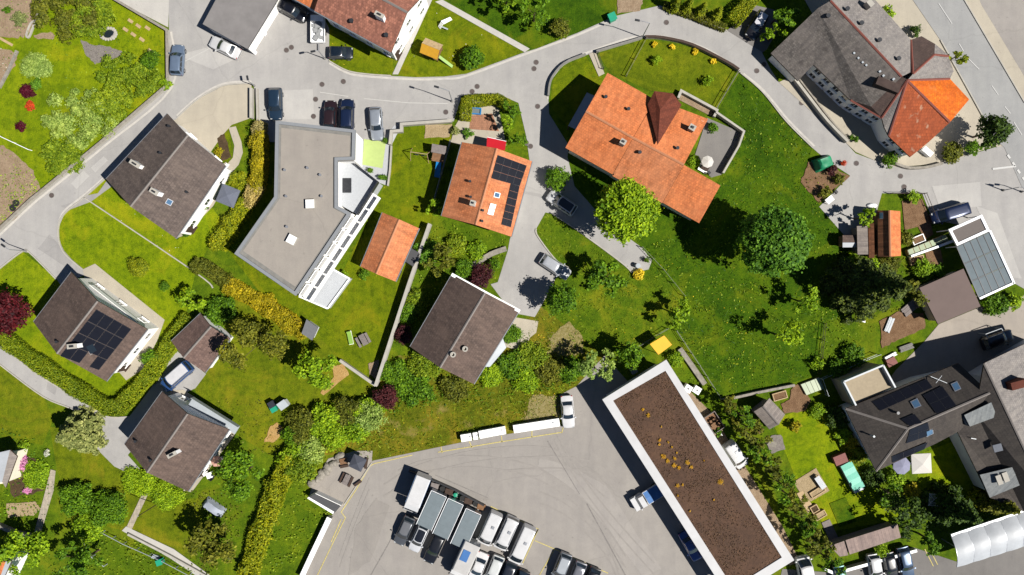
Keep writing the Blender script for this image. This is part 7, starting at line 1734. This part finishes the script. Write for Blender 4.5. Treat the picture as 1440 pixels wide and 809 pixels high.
c = W(669, 156, .5); T = Thing('paddling_pool', 'small blue paddling pool on the terracotta patio', 'paddling pool', (c.x, c.y, 0), R(-5), None, local=True)
T.part('rim', MB().box((0, .4, .25), (1.5, .12, .5)).box((0, -.4, .25), (1.5, .12, .5)).box((.7, 0, .25), (.12, .7, .5)).box((-.7, 0, .25), (.12, .7, .5)), MATS['plastic_blue']); T.part('water', MB().box((0, 0, .2), (1.3, .68, .3)), MATS['glass_pale'])
# pond
c = W(153, 48); T = Thing('garden_pond', 'round garden pond with dark water and white stone ring', 'pond', (c.x, c.y, 0), .2, None, local=True); T.part('water', MB().lathe((0, 0, .06), [(.75, 0), (.0, .004)], 20, sx=1.1, sy=.7), MATS['glass'])
g2 = random.Random(4)
for k in range(18):
    a = k*2*math.pi/18; r_ = g2.uniform(.22, .34)
    T.part('stone', MB().lathe((math.cos(a)*1.02, math.sin(a)*.78, .02), [(r_*.8, 0), (r_, .1), (r_*.7, .22), (0, .27)], 7, rz=a, sx=1.1, sy=.8), MATS['concrete'])
c = W(148, 21, .4); table('small white table on the juniper lawn above the pond', 149, 21, 1.5, 1.1, -20, 'white_paint', .5)
for i, (x, y) in enumerate(((184, 30), (195, 37), (177, 42), (188, 49), (200, 56), (208, 40), (212, 72))):
    p = W(x, y); solo('stepping_stone', MB().box((p.x, p.y, .09), (.75, .42, .1), R(-35)), MATS['wood_pale'], ['topmost pale stepping plank of the upper garden row', 'second plank in the upper garden row', 'first plank in the lower garden row near the pond', 'middle plank in the lower garden row', 'last plank in the lower garden row', 'plank at the right end of the upper garden row', 'lone plank close to the garden wall and grey car'][i], 'plank', 'stepping planks in the upper left garden')
# white waste containers along the slope edge
def container(label, a, b, w=1.0, h=1.0, lids=1):
    A, B = W(*a, h), W(*b, h); d = B-A; c = (A+B)/2; T = Thing('container', label, 'container', (c.x, c.y, 0), math.atan2(d.y, d.x), 'white containers along the slope', local=True); L = d.length
    T.part('box', MB().box((0, 0, (h-.08)/2), (L-.05, w-.08, h-.08)), MATS['white_metal'])
    for k in range(lids): T.part('lid', MB().box((-L/2 + L*(k+.5)/lids, 0, h-.03), (L/lids-.04, w, .08)), MATS['white_paint'])
    T.part('handle', MB().box((L*.36, .1, h+.05), (.25, .12, .08)), MATS['grey_metal']); return T
container('short white container at the left end by the slope', (648, 617), (663, 614.5)); container('narrow white container second from left by the slope', (665, 614), (672, 613)); container('long white container third from left by the slope', (673.5, 612), (711, 605), 1.1, 1.0, 4); container('longest white container at the right, near the white sedan', (722, 604), (787, 594), 1.1, 1.0, 3)
for i, (x, y) in enumerate(((968, 547), (980.5, 549))):
    c = W(x, y, 1.0); T = Thing('storage_cube', ('left', 'right')[i] + ' white storage cube of the pair behind the warehouse', 'container', (c.x, c.y, 0), R(-32), 'white storage cubes', local=True); T.part('tank', MB().box((0, 0, .55), (1.0, 1.0, .9)), MATS['white_paint']); T.part('pallet', MB().box((0, 0, .05), (1.1, 1.1, .1)), MATS['wood']); T.part('cap', MB().lathe((0, 0, 1.0), [(.12, 0), (.12, .06), (0, .06)], 10), MATS['black'])
# turquoise pool cover and red box
c = W(1199, 670, .8); T = Thing('pool', 'long above ground pool under a turquoise cover', 'pool', (c.x, c.y, 0), R(-62), None, local=True); T.part('cover', MB().raw((lambda m: [m.slab([(-2.0 + .8*k, -.85, .82 + .06*(k % 2)), (-2.0 + .8*(k+1), -.85, .88 - .06*(k % 2)), (-2.0 + .8*(k+1), .85, .88 - .06*(k % 2)), (-2.0 + .8*k, .85, .82 + .06*(k % 2))], .04) for k in range(5)] and m)(MB())), MATS['tarp_turq'])
T.part('wall', MB().box((0, 0, .38), (3.9, 1.6, .76)), MATS['pale_metal']); T.part('step', MB().box((2.2, 0, .3), (.4, 1.5, .6)), MATS['pale_metal'])
c = W(1182, 646, .9); T = Thing('storage_box', 'red brown storage box at the head of the turquoise pool', 'storage box', (c.x, c.y, 0), R(22), None, local=True); plain('redbrown', C(150, 86, 78), .7, .15); T.part('box', MB().box((0, 0, .45), (1.7, 1.2, .9)), MATS['redbrown']); T.part('lid', MB().box((0, .3, .94), (1.8, .66, .07)).box((0, -.35, .94), (1.8, .62, .07)), MATS['redbrown'])
# rotary dryer
c = W(1314, 703, 1.8); T = Thing('rotary_dryer', 'pale X shaped rotary clothes dryer on the villa lawn', 'clothes dryer', (c.x, c.y, 0), R(40), None, local=True); T.part('pole', MB().tube([(0, 0, 0), (0, 0, 1.9)], .03), MATS['pale_metal'])
for k in range(4): T.part('arm', MB().tube([(0, 0, 1.7), (1.2*math.cos(k*math.pi/2), 1.2*math.sin(k*math.pi/2), 1.95)], .045, 5), MATS['pale_metal'])
ln = MB()
for r_ in (.5, .75, 1.0, 1.15):
    for k in range(4):
        a, b = k*math.pi/2, (k+1)*math.pi/2; z = 1.7 + .25*r_/1.2; ln.tube([(r_*math.cos(a), r_*math.sin(a), z), (r_*math.cos(b), r_*math.sin(b), z)], .012, 4)
T.part('line', ln, MATS['white_paint'])
# glazed cold frames
def coldframe(label, pts, h=.5, gl='glass_green', nb=4):
    q = [W(x, y, h) for x, y in pts]; c = sum(q, Vector())/4; T = Thing('cold_frame', label, 'cold frame', (c.x, c.y, 0)); w = MB(); w.prism([(p.x, p.y) for p in q], 0, h-.06); T.part('box', w, MATS['wood_pale'])
    for k in range(nb):
        a, b = q[0].lerp(q[1], k/nb+.01), q[0].lerp(q[1], (k+1)/nb-.01); d_, c_ = q[3].lerp(q[2], k/nb+.01), q[3].lerp(q[2], (k+1)/nb-.01); T.part('glass_lid', MB().slab([a, b, c_, d_], .04), MATS[gl])
    return T
coldframe('green glazed cold frame beside the bare soil bed', ((1126, 541), (1152, 531), (1158, 547), (1134, 556))); coldframe('long green glazed cold frame between barn and glass carport', ((1276, 352), (1330, 330), (1334, 337), (1279, 360)), .8, 'glass_green', 7)
mb = strip_mb([(1276, 361), (1304, 351), (1334, 340)], .3, .0, 1.0); solo('white_beam', mb, MATS['white_metal'], 'long white metal beam along the cold frame edge', 'beam')
def raised(label, px, py, L, Wd, rz, mat='wood_pale', fill=None, group='raised garden beds'):
    c = W(px, py, .4); T = Thing('raised_bed', label, 'raised bed', (c.x, c.y, 0), R(rz), group, local=True); f = MB()
    for s in (-1, 1): f.box((0, s*(Wd/2-.06), .2), (L, .12, .4)); f.box((s*(L/2-.06), 0, .2), (.12, Wd-.24, .4))
    T.part('frame', f, MATS[mat]); T.part('soil', MB().box((0, 0, .15), (L-.24, Wd-.24, .3)), fill or S_soil); return T
raised('white slatted raised bed right of the olive bush near the barn', 1292, 337, 1.8, 1.1, 22, 'white_paint'); raised('pale framed small bed below the white beam', 1290, 366, 2.0, 1.1, 12); raised('white framed bed with dark plants beside the garden shed', 1097, 557, 2.0, 1.1, 16, 'wood_pale')
raised('L shaped pale wood bed corner in the sandy patio', 1150, 692, 2.2, .9, 32, 'wood_pale', S_sand); raised('pale wooden bed below the sandy patio', 1154, 725, 1.7, .9, 30, 'wood_pale', S_sand); raised('dark filled bed box next to the sandy patio path', 1146, 716, 1.1, 1.0, 30, 'wood_pale', S_dark)
c = W(1153, 678, .9); table('pale grey table on the sandy garden patio', 1154, 679, 1.9, .8, -55, 'pale_metal'); 
sheet('terrace', [(1120, 694), (1128, 690), (1142, 710), (1136, 722)], L4, MATS['wood_pale']); sheet('terrace', [(1155, 735), (1166, 730), (1178, 755), (1166, 760)], L4, MATS['wood_grey'])
# bits and pieces
def bin_(label, px, py, rz, mat, h=1.05, group='wheelie bins', w=.6):
    c = W(px, py, h*.8); T = Thing('wheelie_bin', label, 'bin', (c.x, c.y, 0), R(rz), group, local=True); b = MB(); b.prism([(-w*.42, -w*.42), (w*.42, -w*.42), (w*.42, w*.42), (-w*.42, w*.42)], .06, h-.06); T.part('bin_body', b, MATS[mat]); T.part('lid', MB().slab([(-w*.5, -w*.5, h), (w*.5, -w*.5, h-.05), (w*.5, w*.5, h-.05), (-w*.5, w*.5, h)], .07), MATS[mat])
    for s in (-1, 1): T.part('wheel', MB().tube([(-w*.4, s*w*.42, .1), (-w*.4, s*w*.48, .1)], .1, 10), MATS['tyre'])
    return T
plain('bin_grey', C(130, 140, 150), .5, .08); plain('bin_black', C(50, 54, 66), .5, .08)
bin_('grey bin in the shade at the warehouse north wall', 891, 521, 30, 'bin_grey', 1.2, w=.9); bin_('teal bin on the olive garden lawn', 385, 575, 30, 'plastic_teal', w=.9); bin_('dark blue bin beside the teal garden bin', 382, 569, 30, 'bin_black', w=.9); bin_('green bin beside the bed at the top road', 861, 24, 25, 'plastic_teal', w=1.1); bin_('teal bin at the lower left garden handrail', 224, 791, 20, 'plastic_teal', w=.8)
c = W(397, 570, 1.4); T = Thing('tool_locker', 'small blue grey roofed locker next to the teal bin', 'locker', (c.x, c.y, 0), R(35), None, local=True); T.part('box', MB().box((0, 0, .6), (1.1, .9, 1.2)), MATS['grey_wall']); T.part('roof', MB().slab([(-.65, -.55, 1.2), (.65, -.55, 1.2), (.65, .55, 1.4), (-.65, .55, 1.4)], .06), MATS['pale_metal'])
for i, (x, y) in enumerate(((19, 292.5), (23.5, 286))):
    p = W(x, y); solo('tyre_planter', MB().lathe((p.x, p.y, .02), [(.30, .02), (.42, .0), (.50, .12), (.42, .26), (.30, .24), (.28, .1)], 18), MATS['tyre'], ('lower black tyre ring in the left dry bed by the road', 'upper black tyre ring in the left dry bed by the road')[i], 'tyre', 'tyre rings', (p.x, p.y, .02))
def pot(label, px, py, r=.28, mat='terracotta_pot', plant='leaf_green', grp='plant pots'):
    p = W(px, py, .5); T = Thing('plant_pot', label, 'plant pot', (p.x, p.y, 0), 0, grp, local=True); T.part('pot', MB().lathe((0, 0, 0), [(r*.7, 0), (r, .42), (r*.86, .42), (r*.8, .34), (0, .34)], 12), MATS[mat]); g = np.random.default_rng(int(px*7+py)); V = crown_quads(g, [(0, 0, .6, r*1.2, .9)], .16, 2.2, .12, 8); T.part('plant', quads_mesh('plant', V, MATS[plant]), None); return T
for x, y, l in ((290, 292, 'dark potted plant on the chalet terrace lower side'), (262, 330, 'potted plant at the chalet terrace corner'), (1186, 230, 'red flower pot by the soil bed on the plaza'), (1197, 193, 'potted plant left of the inn entrance'), (1203, 196, 'potted plant right of the inn entrance'), (542, 198, 'dark plant pot on the lime terrace'), (521, 240, 'plant pot at the lower corner of the lime terrace'), (541, 250, 'plant pot near the white terrace wall end'), (316, 658, 'red flower pot beside the pink parasol'), (909, 366, 'brown pot at the track end beside the yellow bush'), (536, 250, 'small plant pot between two terrace pots'), (705, 152, 'plant pot in the patio corner')): pot(l, x, y, .3, 'terracotta_pot' if 'red' in l or 'brown' in l else 'dark_metal', 'flower_red' if 'red' in l else 'leaf_green')
chair('white chair left under the brown chalet terrace', 290, 666, 30); chair('black chair on the brown chalet terrace', 298, 672, 60, 'black'); table('round edged white table by the brown chalet terrace', 294, 669, .8, .8, 20, 'white_paint', .72)
bench('white bench beside the farmhouse parasol', 988, 240, 1.4, -30, 'white_paint'); table('dark table under the farmhouse parasol', 992, 236, 1.0, .7, -30, 'wood_dark'); chair('black chair beside the farmhouse terrace table', 997, 243, 40, 'black')
p = W(1167, 283, .6); table('white table at the lower tip of the soil bed', 1167, 281, 1.1, .8, 40, 'white_paint'); chair('black chair beside the white soil bed table', 1176, 270, 40, 'black')
p = W(1228, 289, .5); solo('canoe_cover', MB().lathe((p.x, p.y, 0), [(.75, 0), (.7, .25), (.4, .45), (0, .5)], 14, sx=1.0, sy=.5), MATS['white_paint'], 'white curved cover by the little barn shadow', 'cover', None, (p.x, p.y, 0))
p = W(1303, 214, .5); T = Thing('storage_box', 'white box at the foot of the orange turret roof', 'storage box', (p.x, p.y, 0), R(-40), None, local=True); T.part('box', MB().box((0, 0, .4), (1.4, .7, .8)), MATS['white_metal']); T.part('lid', MB().box((0, 0, .83), (1.46, .76, .06)), MATS['white_paint'])
p = W(897, 374, .6); T = Thing('storage_box', 'white drum at the track end by the yellow flowering bush', 'drum', (p.x, p.y, 0), 0, None, local=True); T.part('drum', MB().lathe((0, 0, 0), [(.32, 0), (.34, .4), (.32, .85)], 14), MATS['white_paint']); T.part('lid', MB().lathe((0, 0, .85), [(.34, 0), (.34, .05), (0, .06)], 14), MATS['pale_metal'])
# terrace wall at car park, with dark cover
T = Thing('bin_shelter', 'dark roofed bin shelter with white front between gravel terrace and lawn', 'bin shelter', tuple(W(455, 708)), 0)
q = [W(x, y, 1.6) for x, y in ((433, 700), (443, 695), (479, 712), (470, 722))]; T.part('roof', MB().slab(q, .12), MATS['felt_black']); T.part('wall', MB().prism([(p.x*.998, p.y*.998) for p in q], 0, 1.45), MATS['white_wall'])
T.part('fascia', MB().slab([W(432, 701, 1.62), W(434, 699, 1.62), W(470, 720, 1.62), (W(468, 723, 1.62))], .3), MATS['white_paint'])
# steps and boulder edge of the terrace
bo = random.Random(9)
for i in range(11):
    t = i/10; x = 438 + 42*t + bo.uniform(-2, 2); y = 682 - 40*t + bo.uniform(-2, 2); p = W(x, y); r_ = bo.uniform(.45, .75)
    solo('boulder', MB().lathe((p.x, p.y, 0), [(r_*.85, 0), (r_, .2), (r_*.75, .45), (r_*.3, .6), (0, .62)], 8, smooth=False, sx=1.2, sy=.85, rz=bo.uniform(0, 3)), MATS['stone'], ords[min(i, 12)] + ' grey boulder from the lower end of the gravel terrace edge', 'boulder', 'boulders edging the gravel terrace', (p.x, p.y, 0))
# scrap strip above the trailers: wheels, pallets, gas bottles
sc_ = [(612, 682, 'pallet'), (622, 686, 'tyre'), (632, 690, 'pallet'), (641, 694, 'drum'), (650, 699, 'tyre'), (659, 703, 'pallet'), (668, 707, 'tyre'), (677, 711, 'pallet')]
for i, (x, y, k) in enumerate(sc_):
    p = W(x, y)
    lb = ['leftmost', 'second', 'third', 'fourth', 'fifth', 'sixth', 'seventh', 'rightmost'][i] + ' item of the clutter row behind the grey trailers, '
    if k == 'pallet':
        m = MB()
        for j in range(5): m.box((p.x, p.y, .1 + j*.14), (1.1, .8, .1), R(-26 + j*3))
        solo('pallet_stack', m, MATS[('wood_grey', 'wood', 'wood_dark')[i % 3]], lb + 'a stack of pallets', 'pallets', 'clutter behind the trailers')
    elif k == 'tyre':
        m = MB()
        for j in range(3): m.lathe((p.x + j*.04, p.y, .22*j), [(.25, .02), (.38, 0), (.42, .11), (.38, .22), (.25, .2)], 14)
        solo('tyre_stack', m, MATS['tyre'], lb + 'a stack of tyres', 'tyres', 'clutter behind the trailers')
    else: solo('oil_drum', MB().lathe((p.x, p.y, 0), [(.3, 0), (.3, .86), (.27, .88), (0, .87)], 14), MATS['plastic_teal'], lb + 'a teal drum', 'drum', 'clutter behind the trailers')
wallmesh('low_barrier', 'dark low barrier rail behind the clutter row', [(576, 661), (606, 672), (640, 687), (681, 709)], .15, .9, 'dark_metal', 'barrier')
# logs, boards and yard clutter near the spruce
def boards(label, px, py, L, Wd, rz, mat, n=5, h=.35): 
    p = W(px, py, h); m = MB()
    for j in range(n): m.box((p.x + math.cos(R(rz)+1.57)*(Wd*(j+.5)/n - Wd/2), p.y + math.sin(R(rz)+1.57)*(Wd*(j+.5)/n - Wd/2), h/2 + (j % 2)*.03), (L - (j % 3)*.12, Wd/n-.02, h), R(rz))
    return solo('board_stack', m, MATS[mat], label, 'boards', 'stacked boards')
boards('pale metal sheets stacked right of the olive tree', 1251, 457, 2.2, .8, 68, 'pale_metal'); boards('grey planks on the sandy yard left of the flat brown shed', 1279, 434, 2.2, 1.3, 40, 'wood_grey'); boards('pale yellow boards leaning by the flat brown shed', 1288, 427, 1.4, .6, 110, 'wood_pale'); boards('dark framed crate of white parts by the yard edge', 1275, 489, 2.0, .8, 20, 'concrete_dark'); boards('white plank pile beside the crate of parts', 1253, 501, 1.8, .5, 28, 'white_paint'); boards('brown flat box in the shaded yard corner', 1254, 509, 1.4, 1.1, 28, 'redbrown', 2, .5); boards('white plank on the garden strip by the meadow', 1212, 451, 1.1, .3, -18, 'white_paint', 2, .2); boards('grey boards on the cottage garden bed', 54, 678, 1.6, .8, 80, 'wood_grey'); boards('pale steel tray on the lower left handrail garden', 219, 784, 1.2, .6, -20, 'pale_metal', 3)
boards('pile of white stones and boards behind the dark garden trees', 1086, 624, 1.3, .8, -20, 'stone', 6); boards('long brown plank pile on gravel beside the garden shed', 1070, 606, 1.0, .4, 40, 'wood', 3)
q = [W(x, y, 1.5) for x, y in ((1386, 470), (1408, 462), (1412, 468), (1390, 476))]; T = Thing('goal_frame', 'pale rail frame standing over the shaded yard car', 'frame', tuple(W(1398, 470)), 0); f = MB()
for i in range(4): f.tube([q[i-1], q[i]], .06, 6)
T.part('top_frame', f, MATS['pale_metal'])
for p in q: T.part('leg', MB().tube([p, (p.x, p.y, 0)], .05, 6), MATS['pale_metal'])
